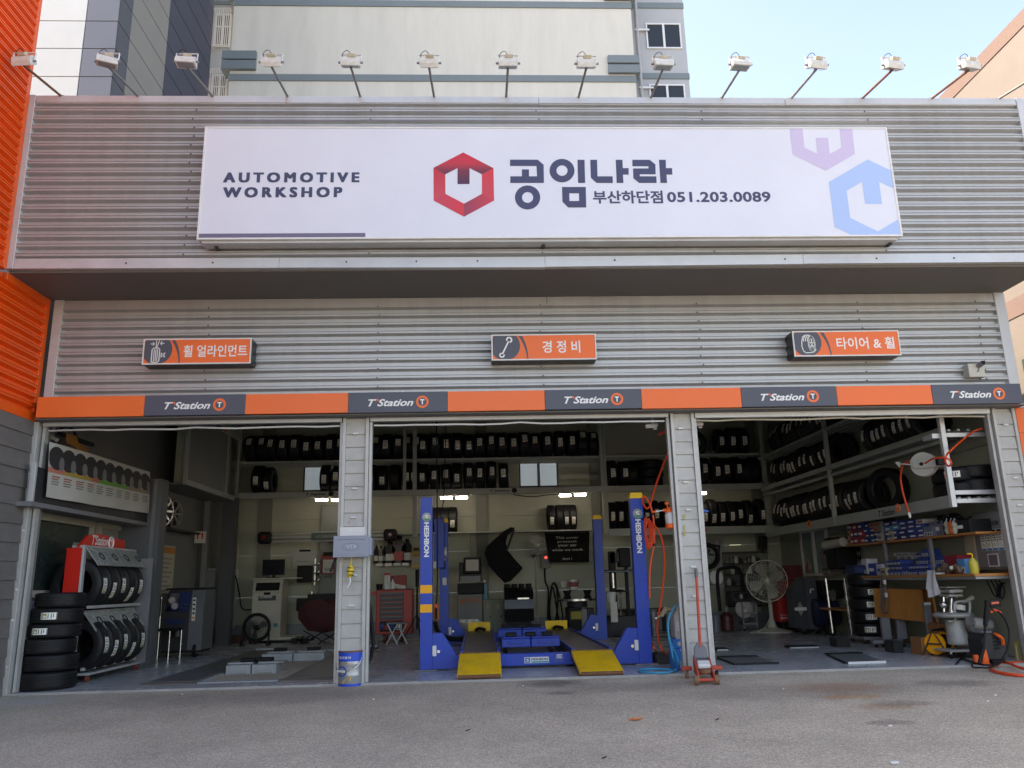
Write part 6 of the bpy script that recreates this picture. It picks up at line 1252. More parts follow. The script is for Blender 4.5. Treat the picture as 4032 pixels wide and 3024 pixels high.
Yb_ = 8.1; pts = [('E',1735,1322),('E',1690,1315),('E',1610,1360),('E',1510,1450),('E',1425,1530),('E',1405,1600),('F',1310,240),('F',1345,330),('F',1420,420),('F',1500,500),('F',1560,480),('F',1672,365),('F',1680,345),('F',1600,260),('F',1530,170),('F',1510,90),('F',1530,20),('E',1725,1345)]
t = thing('car_bonnet', 'black car bonnet hung upright on the back wall', 'bonnet', AT('F',1500,500,Yb_)); MB().prism([AT(f_,u,v,Yb_) for f_,u,v in pts],(0,.05,0)).build('panel', M('black car paint',(.006,.006,.007),.7,0,.1,3,spec=.12), t, smooth=False)
MB().bar(AT('E',1725,1340,Yb_-.03),AT('E',1650,1560,Yb_-.03),.05,.05).build('edge_rib', black_m, t); MB().bar(AT('F',1460,180,Yb_+.05),AT('F',1460,180,YB-.02),.06).build('hanger', black_m, t)
MB().tube([AT('F',1340,300,Yb_-.01),AT('F',1480,330,Yb_-.015),AT('F',1640,340,Yb_-.01)],.008,6).build('crease', black_m, t)
Yh = 7.3; x0, x1 = AT('F',1500,800,Yh).x, AT('H',262,800,Yh).x; zt_ = AT('H',150,520,Yh).z; zlo = AT('H',150,885,Yh).z
t = thing('balancer_hood', 'large glossy black curved machine hood behind the lift', 'machine', ((x0+x1)/2,Yh+.3,0)); zc = (zt_+zlo)/2; rr_ = (zt_-zlo)/2
prof = [(Yh+.05,zlo),(Yh+.0,zlo+.35*(zt_-zlo)),(Yh+.03,zlo+.60*(zt_-zlo)),(Yh+.0,zlo+.66*(zt_-zlo)),(Yh+.08,zlo+.86*(zt_-zlo)),(Yh+.25,zt_-.05),(Yh+.6,zt_-.05),(Yh+.6,zlo)]
MB().prism([(x0,y,z) for y,z in prof],(x1-x0,0,0)).build('hood', M('glossy black',(.008,.008,.009),.22,0,.1,3), t, smooth=False); B(x0+.05,x1-.05,Yh+.1,Yh+.55,.0,zlo,.005).build('stand', black_m, t)
for k in range(4): w4 = (x1-x0)/4; MB().lathe([(.01,0),(w4*.42,0.02),(w4*.46,.5),(w4*.42,.98),(.01,1)],(x0+w4*(k+.5),Yh+.4,zt_-.05),(x0+w4*(k+.5),Yh+.4,zt_+.03),16,False).build('lobe', black_m, t)
MB().bar((x0+.45*(x1-x0),Yh-.015,zlo+.63*(zt_-zlo)),(x1-.1,Yh-.015,zlo+.63*(zt_-zlo)),.05,.03).build('grip', chrome_m, t)
p = AT('F',1120,1000,6.6); tt = thing('rag_bin', 'pale bin stuffed with white rags behind the left ramp', 'bin', (p.x,6.6,0)); zq = AT('F',1120,895,6.6).z; MB().lathe([(.15,0),(.19,1),(.17,1),(.14,.1)],(p.x,6.6,0),(p.x,6.6,zq),16,False).build('bin', cream_m, tt)
for k in range(5): MB().sphere((p.x-.1+.07*k,6.6+.05*(k%2),zq+.0),.08,8,6,(1,1,.8)).build('rag', paper_m, tt)
p = AT('F',1205,990,6.7); tt = thing('plastic_tub', 'pale plastic tub beside the rag bin', 'tub', (p.x,6.75,0)); zq = AT('F',1205,895,6.7).z; MB().lathe([(.14,0),(.17,1),(.15,1),(.13,.1)],(p.x,6.75,0),(p.x,6.75,zq),16,False).build('tub', cream_m, tt); MB().torus((p.x,6.75,zq),(0,0,1),.165,.012,18,6).build('rim', cream_m, tt)
# wall fan, fender cover, control box, hoses, buckets
Yv = 8.45; c = AT('H',295,118,Yv); t = thing('wall_fan', 'pale wall fan beside the black fender cover', 'fan', c); r = abs(AT('H',385,118,Yv).x-AT('H',202,118,Yv).x)/2; cage_fan(t, c, r, (.25,-1,-.1), M('fan wire',(.36,.37,.33),.4), M('smoky blade',(.20,.21,.22),.3), paper_m, 3, 7); MB().tube([c+Vector((0,.12,-.05)),c+Vector((-.05,.15,-r*.9)),c+Vector((-.06,.35,-r*1.1)),c+Vector((-.06,YB-.02-Yv,-r*1.05))],.05,8).build('bracket', M('blue grey bracket',(.10,.12,.17),.4), t)
Yx = 8.55; q = [AT('G',398,1382,Yx),AT('G',886,1370,Yx),AT('H',815,290,Yx),AT('H',415,292,Yx)]; t = thing('fender_cover', 'black hanging fender cover with pale lettering', 'cover', q[2]); cl = M('black vinyl cloth',(.008,.008,.008),.8,0,.2,8,spec=.1)
b = MB(); n, k_ = 14, 8
for i in range(n+1):
    for j in range(k_+1):
        p = q[0].lerp(q[1],i/n).lerp(q[3].lerp(q[2],i/n),j/k_); b.v.append(p+Vector((0,.015*math.sin(i*1.1+j*.5)*j/k_,0)))
for i in range(n):
    for j in range(k_): b.f.append([i*(k_+1)+j,i*(k_+1)+j+1,(i+1)*(k_+1)+j+1,(i+1)*(k_+1)+j]); b.m.append(0)
b.build('sheet', cl, t); gl = M('grey lettering',(.30,.30,.29),.6,0,0)
for wd, u0, u1, v0, v1 in (('This cover',518,768,1445,1412),('protects',540,748,1490,1460),('your car',545,748,1535,1503),('while we work',480,818,1578,1545)): a_, b_ = AT('G',u0,v0,Yx-.02), AT('G',u1,v1,Yx-.02); lettering(wd,(a_.x,Yx-.022,a_.z),XV,ZV,b_.x-a_.x,b_.z-a_.z,gl,t,bold=.02)
a_, b_ = AT('H',550,268,Yx-.02), AT('H',642,244,Yx-.02); lettering('Mobil 1',(a_.x,Yx-.022,a_.z),XV,ZV,b_.x-a_.x,b_.z-a_.z,gl,t,bold=.02)
MB().bar(q[0]+Vector((0,.02,.02)),q[1]+Vector((0,.02,.02)),.03,.03).build('rod', black_m, t); MB().bar(q[1]+Vector((-.05,.0,0)),Vector((q[1].x-.05,YB-.02,q[1].z)),.03).build('hook', black_m, t)
a = RB('H',333,205,428,350,8.8); t = thing('control_box', 'grey control box with a red light below the wall fan', 'control box', ((a[0]+a[1])/2,8.8,a[2])); B(a[0],a[1],8.8,YB-.021,a[2],a[3],.008).build('box', olive_m, t); B(a[0]+.04,a[1]-.04,8.794,8.799,a[2]+.1,a[3]-.06).build('panel', M('blue grey bracket',(.10,.12,.17)), t); p = AT('H',382,243,8.79); MB().cyl((p.x,8.785,p.z),(p.x,8.795,p.z),.03,n=10).build('light', M('red lamp',(.9,.05,.04),.3,0,0,emit=.8), t)
MB().tube([AT('H',370,350,8.85),AT('H',375,480,8.85),AT('H',405,560,8.85),AT('H',405,700,8.86),AT('H',400,860,8.9)],.02,8).build('cable', black_m, t)
t = thing('hose_loop', 'long black hose looped over a hook on the back wall', 'hose', AT('H',470,900,8.85)); MB().tube([AT('H',u,v,8.84-.02*(i%3)) for i,(u,v) in enumerate(((435,905),(420,800),(425,640),(440,530),(470,500),(500,560),(530,700),(548,830),(545,910),(520,905),(500,820),(470,620),(450,540),(430,620),(412,760),(415,900),(450,915),(480,860),(500,700),(490,560),(465,510)))],.02,8,4).build('hose', black_m, t); p = AT('H',462,500,8.9); MB().bar((p.x,8.8,p.z),(p.x,YB-.02,p.z),.05).build('hook', black_m, t)
for k, (u0,v0,u1,v1,nm,m_) in enumerate(((530,482,595,545,'small white bucket hung on the back wall',white_m),(612,465,712,568,'larger white bucket with a red label hung on the back wall',white_m))):
    a = RB('H',u0,v0,u1,v1,8.8); t = thing('wall_bucket', nm, 'bucket', ((a[0]+a[1])/2,8.8,a[2]), 'buckets hung on the back wall'); xm, hw = (a[0]+a[1])/2, (a[1]-a[0])/2; MB().lathe([(hw*.8,0),(hw,1),(hw*.92,1),(hw*.74,.06),(.01,.06)],(xm,8.99-hw-.02,a[2]),(xm,8.99-hw-.02,a[3]),18).build('pail', m_, t); MB().torus((xm,8.99-hw-.02,a[3]-.02),(0,0,1),hw*1.0,.015,18,6).build('rim', m_, t)
    if k: MB().lathe([(hw*.90,.3),(hw*.97,.75)],(xm,8.99-hw-.021,a[2]),(xm,8.99-hw-.021,a[3]),18,False).build('label_print', M('red pail label',(.30,.08,.09),.5), t)
# tyre changer and press
Yc2 = 7.3; x0, x1, z0, z1 = RB('H',605,620,870,985,Yc2); t = thing('tyre_changer', 'black tyre changer with a chrome turntable behind the right runway', 'machine', ((x0+x1)/2,Yc2+.3,0)); zt_ = AT('H',700,745,Yc2).z
B(x0,x0+.55*(x1-x0),Yc2,Yc2+.6,0,zt_,.015).build('body', black_m, t); B(x0+.5*(x1-x0),x0+.72*(x1-x0),Yc2-.02,Yc2+.3,0,zt_-.03,.01).build('side_panel', midgray_m, t); B(x0+.74*(x1-x0),x1,Yc2+.05,Yc2+.5,0,zt_-.02,.01).build('cabinet', darkgray_m, t)
xm = x0+.42*(x1-x0); zz_ = AT('H',715,668,Yc2).z; MB().cyl((xm,Yc2+.3,zt_),(xm,Yc2+.3,zz_-.02),.22,n=18).build('drum', darkgray_m, t); MB().cyl((xm,Yc2+.3,zz_-.02),(xm,Yc2+.3,zz_+.02),.48,n=24).build('turntable', chrome_m, t)
for s in (-.22,.22): MB().lathe([(.10,0),(.06,.4),(.07,.6),(.10,1)],(xm+s,Yc2+.2,zz_+.02),(xm+s,Yc2+.2,zz_+.2),12).build('jaw', black_m, t)
B(x0+.06,x0+.3,Yc2-.006,Yc2-.001,zt_-.24,zt_-.08).build('warning_label', M('dull yellow label',(.35,.28,.03),.6), t)
Ym = 6.9; t = thing('tyre_press', 'tall black tyre machine with an upright column behind the right lift posts', 'machine', AT('H',1060,960,Ym)); a = RB('H',1025,180,1085,560,Ym)
B(a[0],a[1],Ym,Ym+.2,.5,a[3],.01).build('column', black_m, t); b4 = RB('H',1115,145,1230,340,Ym); B(b4[0],b4[1],Ym,Ym+.3,b4[2],b4[3],.02).build('head_box', black_m, t); MB().bar((a[0],Ym+.1,(b4[2]+b4[3])/2),(b4[0],Ym+.1,(b4[2]+b4[3])/2),.2,.2).build('arm', darkgray_m, t)
z5 = AT('H',1150,378,Ym).z; MB().cyl((a[0]-.2,Ym-.03,z5),(b4[1]+.1,Ym-.03,z5),.03,n=10).build('cross_rod', chrome_m, t); a6 = RB('H',1195,340,1225,900,Ym); B(a6[0],a6[1],Ym+.05,Ym+.15,0,b4[2],.006).build('rear_column', black_m, t)
B(a[0]-.25,a[1]+.7,Ym+.0,Ym+.5,.0,.42,.02).build('base', darkgray_m, t); MB().cyl(((a[0]+a[1])/2-.02,Ym-.06,AT('H',1040,550,Ym).z),((a[0]+a[1])/2-.02,Ym-.06,AT('H',1040,400,Ym).z),.05,n=12).build('ram', chrome_m, t); MB().lathe([(.02,0),(.20,.1),(.14,.4),(.02,1)],(AT('H',1125,590,Ym).x,Ym,AT('H',1125,592,Ym).z),(AT('H',1125,590,Ym).x,Ym,AT('H',1125,565,Ym).z),12).build('cone', black_m, t); MB().cyl((AT('H',1125,590,Ym).x,Ym,.42),(AT('H',1125,590,Ym).x,Ym,AT('H',1125,590,Ym).z),.02,n=8).build('cone_pin', chrome_m, t)
a = RB('H',992,590,1098,690,Ym-.3); t = thing('white_bucket', 'white bucket on the tyre machine behind the right rear lift post', 'bucket', ((a[0]+a[1])/2,Ym-.15,a[2])); xm, hw = (a[0]+a[1])/2, (a[1]-a[0])/2; MB().lathe([(hw*.8,0),(hw,1),(hw*.92,1),(hw*.74,.06),(.01,.06)],(xm,Ym-.2,a[2]),(xm,Ym-.2,a[3]),18).build('pail', white_m, t); MB().torus((xm,Ym-.2,a[3]-.03),(0,0,1),hw,.016,18,6).build('rim', white_m, t); B(xm-.04,xm+.1,Ym-.3,Ym-.28,a[2]-.4,a[2]+.0).build('hanger', paper_m, t)
a = RB('H',1175,925,1285,1025,6.3); t = thing('grey_bucket', 'grey plastic bucket on the floor behind the right lift post', 'bucket', ((a[0]+a[1])/2,6.3,0)); xm, hw = (a[0]+a[1])/2, (a[1]-a[0])/2; MB().lathe([(hw*.75,0),(hw,1),(hw*.92,1),(hw*.7,.06),(.01,.06)],(xm,6.3,0),(xm,6.3,a[3]-a[2]),18).build('pail', M('blue grey plastic',(.10,.11,.15),.5), t); MB().torus((xm,6.3,(a[3]-a[2])-.02),(0,0,1),hw,.014,18,6).build('rim', MATS['blue grey plastic'], t)
t = thing('machine_shelf', 'dark machine table crowded against the wall behind the right lift post', 'table', AT('H',1200,900,8.2)); a = RB('H',1100,680,1290,930,8.2); B(a[0],a[1]+.8,8.2,8.7,a[3]-.25,a[3]-.18).build('top', black_m, t); B(a[0]+.02,a[0]+.1,8.25,8.33,0,a[3]-.25).build('leg', red_m, t); B(a[1]+.6,a[1]+.68,8.25,8.33,0,a[3]-.25).build('leg', black_m, t); MB().sphere((a[0]+.5,8.3,.25),.22,12,8).build('compressor_tank', M('dark red canister',(.05,.03,.03)), t)
a = RB('H',1425,770,1500,935,7.0); t = thing('grey_drum', 'grey drum standing in the shade right of the lift', 'drum', ((a[0]+a[1])/2,7.0,0)); hw = (a[1]-a[0])/2; MB().lathe([(hw,0),(hw,.3),(hw*1.04,.32),(hw,.35),(hw,.65),(hw*1.04,.67),(hw,.7),(hw,1)],((a[0]+a[1])/2,7.0,0),((a[0]+a[1])/2,7.0,a[3]),20).build('shell', M('dull bottle',(.16,.17,.19)), t); MB().torus(((a[0]+a[1])/2,7.0,a[3]),(0,0,1),hw,.015,20,6).build('rim', midgray_m, t)
# ================================================================ on and beside the left pillar
a = RB('D',1450,22,1782,222,-.22); t = thing('wall_panel_box', 'blue-grey metal box with an embossed oval badge on the left pillar', 'box', ((a[0]+a[1])/2,-.1,a[2])); lb = M('blue grey enamel',(.26,.29,.36),.42,0,.05,5); yF = -.22
B(a[0],a[1],yF,yF+.02,a[2],a[3],.006).build('lid', lb, t); B(a[0]+.05,a[1]+.035,yF+.02,-.03,a[2]+.02,a[3]-.03,.004).build('box', lb, t); w, h = a[1]-a[0], a[3]-a[2]; xm, zm = (a[0]+a[1])/2, (a[2]+a[3])/2
b = MB(); n = 32
for i in range(n): a0, a1 = 2*math.pi*i/n, 2*math.pi*(i+1)/n; b.bar((xm+.22*w*math.cos(a0),yF-.003,zm+.17*h*math.sin(a0)),(xm+.22*w*math.cos(a1),yF-.003,zm+.17*h*math.sin(a1)),.008,.008)
b.build('oval_badge', lb, t); lettering('KIA',(xm+.14*w,yF-.004,zm+.09*h),-XV,-ZV,.28*w,.18*h,M('emboss highlight tone',(.50,.53,.60),.4),t,bold=.0)  # paler letter colour stands in for light catching the embossing
b = MB(); b.tube([(a[0]+.12*w,yF-.003,zm+.28*h),(a[0]+.15*w,yF-.003,zm+.34*h),(a[1]-.15*w,yF-.003,zm+.34*h),(a[1]-.12*w,yF-.003,zm+.28*h)],.005,6,1)
for s0, s1 in ((.12,.42),(.56,.88)): b.bar((a[0]+s0*w,yF-.003,zm-.36*h),(a[0]+s1*w,yF-.003,zm-.36*h),.009,.008)
b.build('emboss', lb, t); MB().tube([AT('D',1478,225,-.12),AT('D',1455,280,-.12),AT('D',1438,330,-.14),AT('D',1430,360,-.15)],.016,8).build('hose_tail', black_m, t); B(a[0]+.05,a[1]-.08,-.04,-.012,a[3]-.01,a[3]+.12).build('backplate', white_m, t)
c = AT('D',1612,350,-.10); t = thing('hanging_charm', 'small yellow and black striped charm hanging under the pillar box', 'charm', c); MB().lathe([(.01,0),(.035,.2),(.042,.5),(.035,.8),(.01,1)],c+Vector((-.01,0,-.085)),c+Vector((.005,0,.075)),12,False).build('body', M('yellow plush',S(226,196,60),.8,0,.1,30), t)
for z_ in (-.05,-.005,.035): MB().torus(c+Vector((-.002,0,z_)),(.08,0,1),.040-.006*abs(z_+.005)/.04,.006,16,5).build('stripe', black_m, t)
MB().tube([c+Vector((0,0,.075)),c+Vector((.01,0,.14)),c+Vector((.0,0,.20))],.008,6).build('strap', yellow_m, t); MB().tube([c+Vector((-.01,0,-.08)),c+Vector((.0,-.01,-.13)),c+Vector((-.03,-.01,-.20))],.012,6).build('tail', white_m, t)
# pail with printed bands
pc = AZ('D',1597,1437,-.03); rb_ = abs(AT('D',1712,1400,pc.y).x-AT('D',1475,1400,pc.y).x)/2; pc = Vector(((AT('D',1475,1400,pc.y).x+AT('D',1712,1400,pc.y).x)/2, pc.y+rb_, gz(pc.y+rb_))); hp = AT('D',1597,1090,pc.y).z-pc.z
t = thing('steel_pail', 'blue and silver steel pail with a wire handle at the foot of the left pillar', 'pail', pc)
sil = M('silver tin',(.40,.42,.44),.35,.5,.1,8,dirt=.15); pbl = M('pail blue',S(24,80,196),.4,0,.05,6)
def CY(ang, z, dr=.0): return Vector((pc.x+(rb_+dr)*math.sin(ang), pc.y-(rb_+dr)*math.cos(ang), pc.z+z))
MB().lathe([(rb_*.98,0),(rb_,.02),(rb_,.28),(rb_*1.015,.30),(rb_,.32),(rb_,.60),(rb_*1.015,.62),(rb_,.64),(rb_,.97),(rb_*.93,.97),(rb_*.93,.1)],pc,pc+Vector((0,0,hp)),32,False).build('shell', sil, t)
MB().lathe([(rb_+.002,.70),(rb_+.002,.965)],pc,pc+Vector((0,0,hp)),32,False).build('blue_band', pbl, t); MB().lathe([(rb_+.003,.0),(rb_+.003,.07)],pc,pc+Vector((0,0,hp)),32,False).build('blue_foot', pbl, t); MB().lathe([(rb_*1.02,.955),(rb_*1.03,.985),(rb_*1.02,1.0),(rb_*.90,1.0),(rb_*.88,.965),(.01,.965)],pc,pc+Vector((0,0,hp)),32,False).build('lid', rust_m, t)
def cyl_text(body, a0, a1, z0, z1, mat, bold=.02):
    vs, fs = text_mesh(body, bold, 0, 1); x0 = min(p[0] for p in vs); x1 = max(p[0] for p in vs); y0 = min(p[1] for p in vs); y1 = max(p[1] for p in vs)
    MB().add([CY(a0+(a1-a0)*(p[0]-x0)/(x1-x0), z0+(z1-z0)*(p[1]-y0)/(y1-y0), .004) for p in vs], fs).build('lettering', mat, t, smooth=False)
cyl_text('쌍용자동차', -1.15, .15, hp*.77, hp*.85, white_p); cyl_text('GENUINE PARTS', -1.3, .35, hp*.61, hp*.67, M('faded orange print',S(196,150,110),.5))
b = MB(); n = 24; cc = (-.62, hp*.42)
for i in range(n): a0, a1 = 2*math.pi*i/n, 2*math.pi*(i+1)/n; q = [CY(cc[0]+r_*math.cos(a_)/rb_, cc[1]+r_*math.sin(a_), .004) for r_, a_ in ((.062,a0),(.062,a1),(.048,a1),(.048,a0))]; b.add(q,[(0,1,2,3)])
b.add([CY(cc[0]+u/rb_,cc[1]+v,.005) for u,v in ((-.06,-.02),(-.01,.012),(.07,.005),(.01,-.012))],[(0,1,2,3)]); b.build('emblem', pbl, t, smooth=False)
b = MB(); b.add([CY(a_,z,.004) for a_,z in ((-1.1,hp*.08),(-.5,hp*.09),(.15,hp*.16),(.18,hp*.30),(-.3,hp*.20),(-1.05,hp*.12))],[tuple(range(6))]); b.build('yellow_swoosh', yellow_m, t, smooth=False)
MB().tube([CY(1.05,hp*.80,.01),CY(.7,hp*.60,.02),CY(.1,hp*.46,.03),CY(-.5,hp*.42,.035),CY(-1.1,hp*.50,.03),CY(-1.6,hp*.7,.02),CY(-2.0,hp*.82,.01)],.004,6).build('handle', chrome_m, t); p, q = CY(-.85,hp*.44,.035), CY(-.25,hp*.425,.038); MB().bar(p,q,.022,.022).build('grip', white_m, t)
t = thing('coiled_hose', 'thick black hose hanging in a loop at the right side of the left pillar', 'hose', AT('F',140,1310,.3)); MB().tube([AT('F',u,v,.30+.02*i%3*.01) for i,(u,v) in enumerate(((118,640),(140,720),(158,850),(172,1000),(178,1100),(165,1210),(130,1290),(105,1320)))],.022,8).build('hose', black_m, t); MB().tube([AT('F',u,v,.33) for u,v in ((118,660),(132,800),(135,950),(130,1080),(112,1190))],.022,8).build('hose_return', black_m, t)
# ================================================================ right pillar: sprayer, hoses, box, jug
Yq = .12; t = thing('pump_sprayer', 'orange and clear pump sprayer hung on the left side of the right pillar', 'sprayer', AT('G',1765,1330,Yq)); c = AT('G',1762,1200,Yq); w = abs(AT('G',1808,1200,Yq).x-AT('G',1708,1200,Yq).x)/2
z_ = lambda v: AT('G',1760,v,Yq).z
MB().lathe([(w*.95,0),(w,.1),(w,.75),(w*.7,1)],(c.x,Yq,z_(1280)),(c.x,Yq,z_(1150)),20).build('tank', M('milky plastic',(.55,.55,.54),.3,0,.04,6), t); MB().lathe([(w*.85,0),(w*1.05,.2),(w*1.05,.8),(w*.95,1)],(c.x,Yq,z_(1332)),(c.x,Yq,z_(1278)),20).build('foot', orange_pl, t); MB().lathe([(w*.8,0),(w*.75,.5),(w*.3,1)],(c.x-.01,Yq,z_(1158)),(c.x-.01,Yq,z_(1098)),18).build('collar', orange_pl, t); MB().cyl((c.x-.02,Yq,z_(1100)),(c.x-.025,Yq,z_(1065)),w*.16,n=10).build('pump_rod', orange_pl, t); MB().obox((c.x-.028,Yq,z_(1055)),(w*.8,.05,.035),None,.012).build('pump_knob', orange_pl, t)
MB().cyl((c.x-.01,Yq-w*.0,z_(1245)),(c.x-.012,Yq,z_(1180)),w*.3,n=10).build('float', M('orange float',S(240,130,80),.5), t); p0, p1, p2 = AT('G',1690,1132,Yq), AT('G',1610,1145,Yq), AT('G',1572,1152,Yq); MB().cyl(Vector((c.x,Yq,z_(1130))),p0,.02,n=8).build('spout', orange_pl, t); MB().cyl(p0,p1,.007,n=8).build('lance', white_m, t); MB().cyl(p1,p2,.016,.01,8).build('nozzle', orange_pl, t); MB().tube([Vector((c.x+.02,Yq,z_(1110))),AT('G',1790,1098,Yq),AT('G',1806,1125,Yq),AT('G',1806,1150,Yq)],.014,8).build('handle', orange_pl, t)
t = thing('blue_nozzle', 'blue-tipped thin nozzle sticking out right of the right pillar', 'nozzle', AT('G',2150,1140,Yq)); MB().cyl(AT('G',2080,1130,Yq),AT('G',2140,1138,Yq),.007,n=8).build('lance', white_m, t); MB().cyl(AT('G',2135,1137,Yq),AT('G',2182,1145,Yq),.018,.012,8).build('tip', M('blue tip',S(50,100,190),.4), t)
def hose(name, label, pts, r, mat, extra=None):
    t = thing(name, label, 'hose', pts[-1]); MB().tube(pts, r, 8, 5).build('hose', mat, t); return t
t = hose('air_hose', 'orange air hose sagging from the right pillar to the lift post', [AT('G',1728,272,.4),AT('G',1690,285,.5),AT('G',1645,310,.6)], .016, hose_o)
t = hose('air_hose', 'long orange air hose looping down between lift post and right pillar', [AT('G',1750,500,.35),AT('G',1690,640,.6),AT('G',1630,800,.9),AT('G',1580,960,1.05),AT('G',1545,1080,1.1),AT('G',1510,1112,1.1),AT('G',1470,1050,1.05),AT('G',1470,985,1.0),AT('G',1510,1005,1.0),AT('G',1560,1110,1.0),AT('G',1590,1280,1.0),AT('G',1590,1500,1.0),AT('H',1440,270,1.0),AT('H',1425,420,1.0),AT('H',1425,650,1.0)], .014, hose_o)
MB().cyl(AT('G',1588,1495,1.0),AT('G',1586,1520,1.0),.022,n=8).build('joint', black_m, t)
hose('air_hose', 'orange air hose bowing out to the floor beside the right pillar', [AT('G',1560,1265,.9),AT('G',1620,1330,.8),AT('G',1670,1430,.75),AT('G',1698,1560,.7),AT('H',1560,140,.7),AT('H',1575,300,.7),AT('H',1550,600,.72),AT('H',1510,850,.75),AT('H',1505,1000,.8),AT('H',1530,1130,.85),AT('H',1580,1200,.9),AZ('H',1640,1235,.02)], .014, hose_o)
hose('air_hose', 'orange hose end curving along the floor behind the blue box', [AT('H',1450,1100,1.4),AT('H',1480,1170,1.3),AZ('H',1530,1215,.02),AZ('H',1600,1240,.02),AZ('H',1660,1250,.02)], .014, hose_o)
t = thing('hose_coil', 'coil of orange hose hanging on the right lift post', 'hose', AT('G',1510,1500,1.05)); c = AT('G',1512,1370,1.02)
for k in range(7): hz = .43-.012*k; MB().tube([c+Vector((.034*math.sin(a_)*(1+.08*k)+.004*k,-.010*k,hz*.5*math.cos(a_)*.95-.02*(k%3))) for a_ in [2*math.pi*q/20 for q in range(21)]],.010,6,1).build('turn', hose_o, t)
t = thing('hose_hook', 'small black hook holding the orange hose coil', 'hook', c+Vector((.05,0,.24))); MB().tube([c+Vector((-.05,.06,.19)),c+Vector((.04,-.02,.21)),c+Vector((.10,-.04,.26)),c+Vector((.13,-.03,.32))],.012,8).build('hook', black_m, t)
Yx2 = .42
a = RB('H',1672,1062,1785,1378,Yx2); t = thing('blue_carton', 'tall blue printed carton at the foot of the right pillar', 'box', ((a[0]+a[1])/2,Yx2+.15,0)); bb = M('blue carton',S(28,128,214),.5,0,.05,5); h = a[3]; xr_ = 2.86; xj = a[0]+.19
B(a[0],xr_,Yx2,Yx2+.28,.0,h*.68,.006).build('carton', bb, t); B(a[0]-.005,xr_,Yx2+.01,Yx2+.29,h*.685,h,.006).build('carton_top', bb, t)
yy = Yx2-.003; lettering('HYBRID',(a[0]+.08,yy,h*.60),XV,ZV,.16,.03,white_p,t,bold=.02); MB().cyl((a[0]+.08,yy,h*.84),(a[0]+.08,yy+.002,h*.84),.03,n=14).build('print_dot', paper_m, t); MB().torus((a[0]+.17,Yx2+.005,h*.83),(0,1,0),.045,.008,18,5).build('print_ring', white_p, t); B(a[0]+.07,a[0]+.22,yy-.001,yy+.002,.03,.10).build('barcode_label', paper_m, t)
for k in range(10): B(a[0]+.08+.013*k,a[0]+.086+.013*k,yy-.003,yy-.0015,.045,.09).build('barcode_line', black_m, t)
for k in range(6): B(a[0]+.09,a[0]+.20-.02*(k%3),yy-.001,yy+.001,h*.50-.035*k,h*.515-.035*k).build('print_line', M('pale blue print line',(.35,.55,.75),.6), t)
t = thing('white_jug', 'white plastic jug standing on the blue carton', 'jug', (xj-.08,Yx2+.15,h)); hj = AT('H',1730,745,Yx2).z-h
MB().prism([(xj-.155,Yx2+.02,h+.02),(xj-.14,Yx2+.02,h+.001),(xj+.03,Yx2+.02,h+.001),(xj+.04,Yx2+.02,h+hj*.80),(xj-.02,Yx2+.02,h+hj*.95),(xj-.10,Yx2+.02,h+hj*.95),(xj-.155,Yx2+.02,h+hj*.75)],(0,.22,0)).build('jug', M('cloudy plastic',(.50,.48,.43),.4,0,.08,8), t, smooth=False); B(xj-.14,xj-.05,Yx2+.015,Yx2+.019,h+hj*.25,h+hj*.55).build('label_print', paper_m, t); MB().cyl((xj-.06,Yx2+.12,h+hj*.95),(xj-.06,Yx2+.12,h+hj*1.02),.03,n=12).build('cap', cream_m, t)
t = thing('wash_gun', 'tan spray gun hanging in front of the jug', 'spray gun', AT('H',1570,800,.45)); tan = M('tan plastic',(.30,.22,.13),.6,0,.15,8); MB().tube([AT('H',1690,755,.44),AT('H',1620,765,.44),AT('H',1560,775,.44)],.018,8).build('hose_tail', tan, t); MB().bar(AT('H',1590,745,.44),AT('H',1540,830,.44),.045,.05).build('grip', tan, t); MB().cyl(AT('H',1545,825,.44),AT('H',1488,855,.44),.018,.010,8).build('nozzle', tan, t); MB().cyl(AT('H',1495,850,.44),AT('H',1481,858,.44),.013,n=8).build('tip', white_m, t); MB().tube([AT('H',1600,742,.44),AT('H',1580,790,.44),AT('H',1560,815,.44)],.01,6).build('trigger', tan, t)
hose('water_hose', 'cyan hose arching from the right pillar and looping on the floor', [AT('H',1738,708,.35),AT('H',1690,725,.3),AT('H',1640,800,.28),AT('H',1612,900,.26),AT('H',1615,1020,.25),AT('H',1640,1150,.24),AT('H',1665,1270,.22),AZ('H',1680,1350,.02),AZ('H',1660,1385,.02),AZ('H',1560,1402,.02),AZ('H',1420,1400,.02),AZ('H',1320,1385,.02),AZ('H',1350,1366,.02),AZ('H',1500,1362,.02),AZ('H',1640,1370,.02)], .013, hose_c)
hose('water_hose', 'second strand of cyan hose beside the blue carton', [AT('H',1630,800,.30),AT('H',1605,900,.29),AT('H',1612,1000,.28),AT('H',1650,1130,.26),AT('H',1700,1240,.25),AT('H',1715,1310,.24),AZ('H',1705,1360,.02),AZ('H',1680,1378,.02)], .013, hose_c)
t = thing('rubber_block', 'dark rubber block on the floor between lift post and blue carton', 'block', AZ('H',1560,1320)); p = AZ('H',1490,1320); q = AZ('H',1650,1318); B(p.x,q.x,p.y,p.y+.3,0,.14,.01).build('block', M('black rubber',(.02,.02,.02),.8,0,.2,10), t); B(p.x+.05,q.x-.02,p.y+.02,p.y+.28,.1405,.15).build('top_pad', darkgray_m, t)
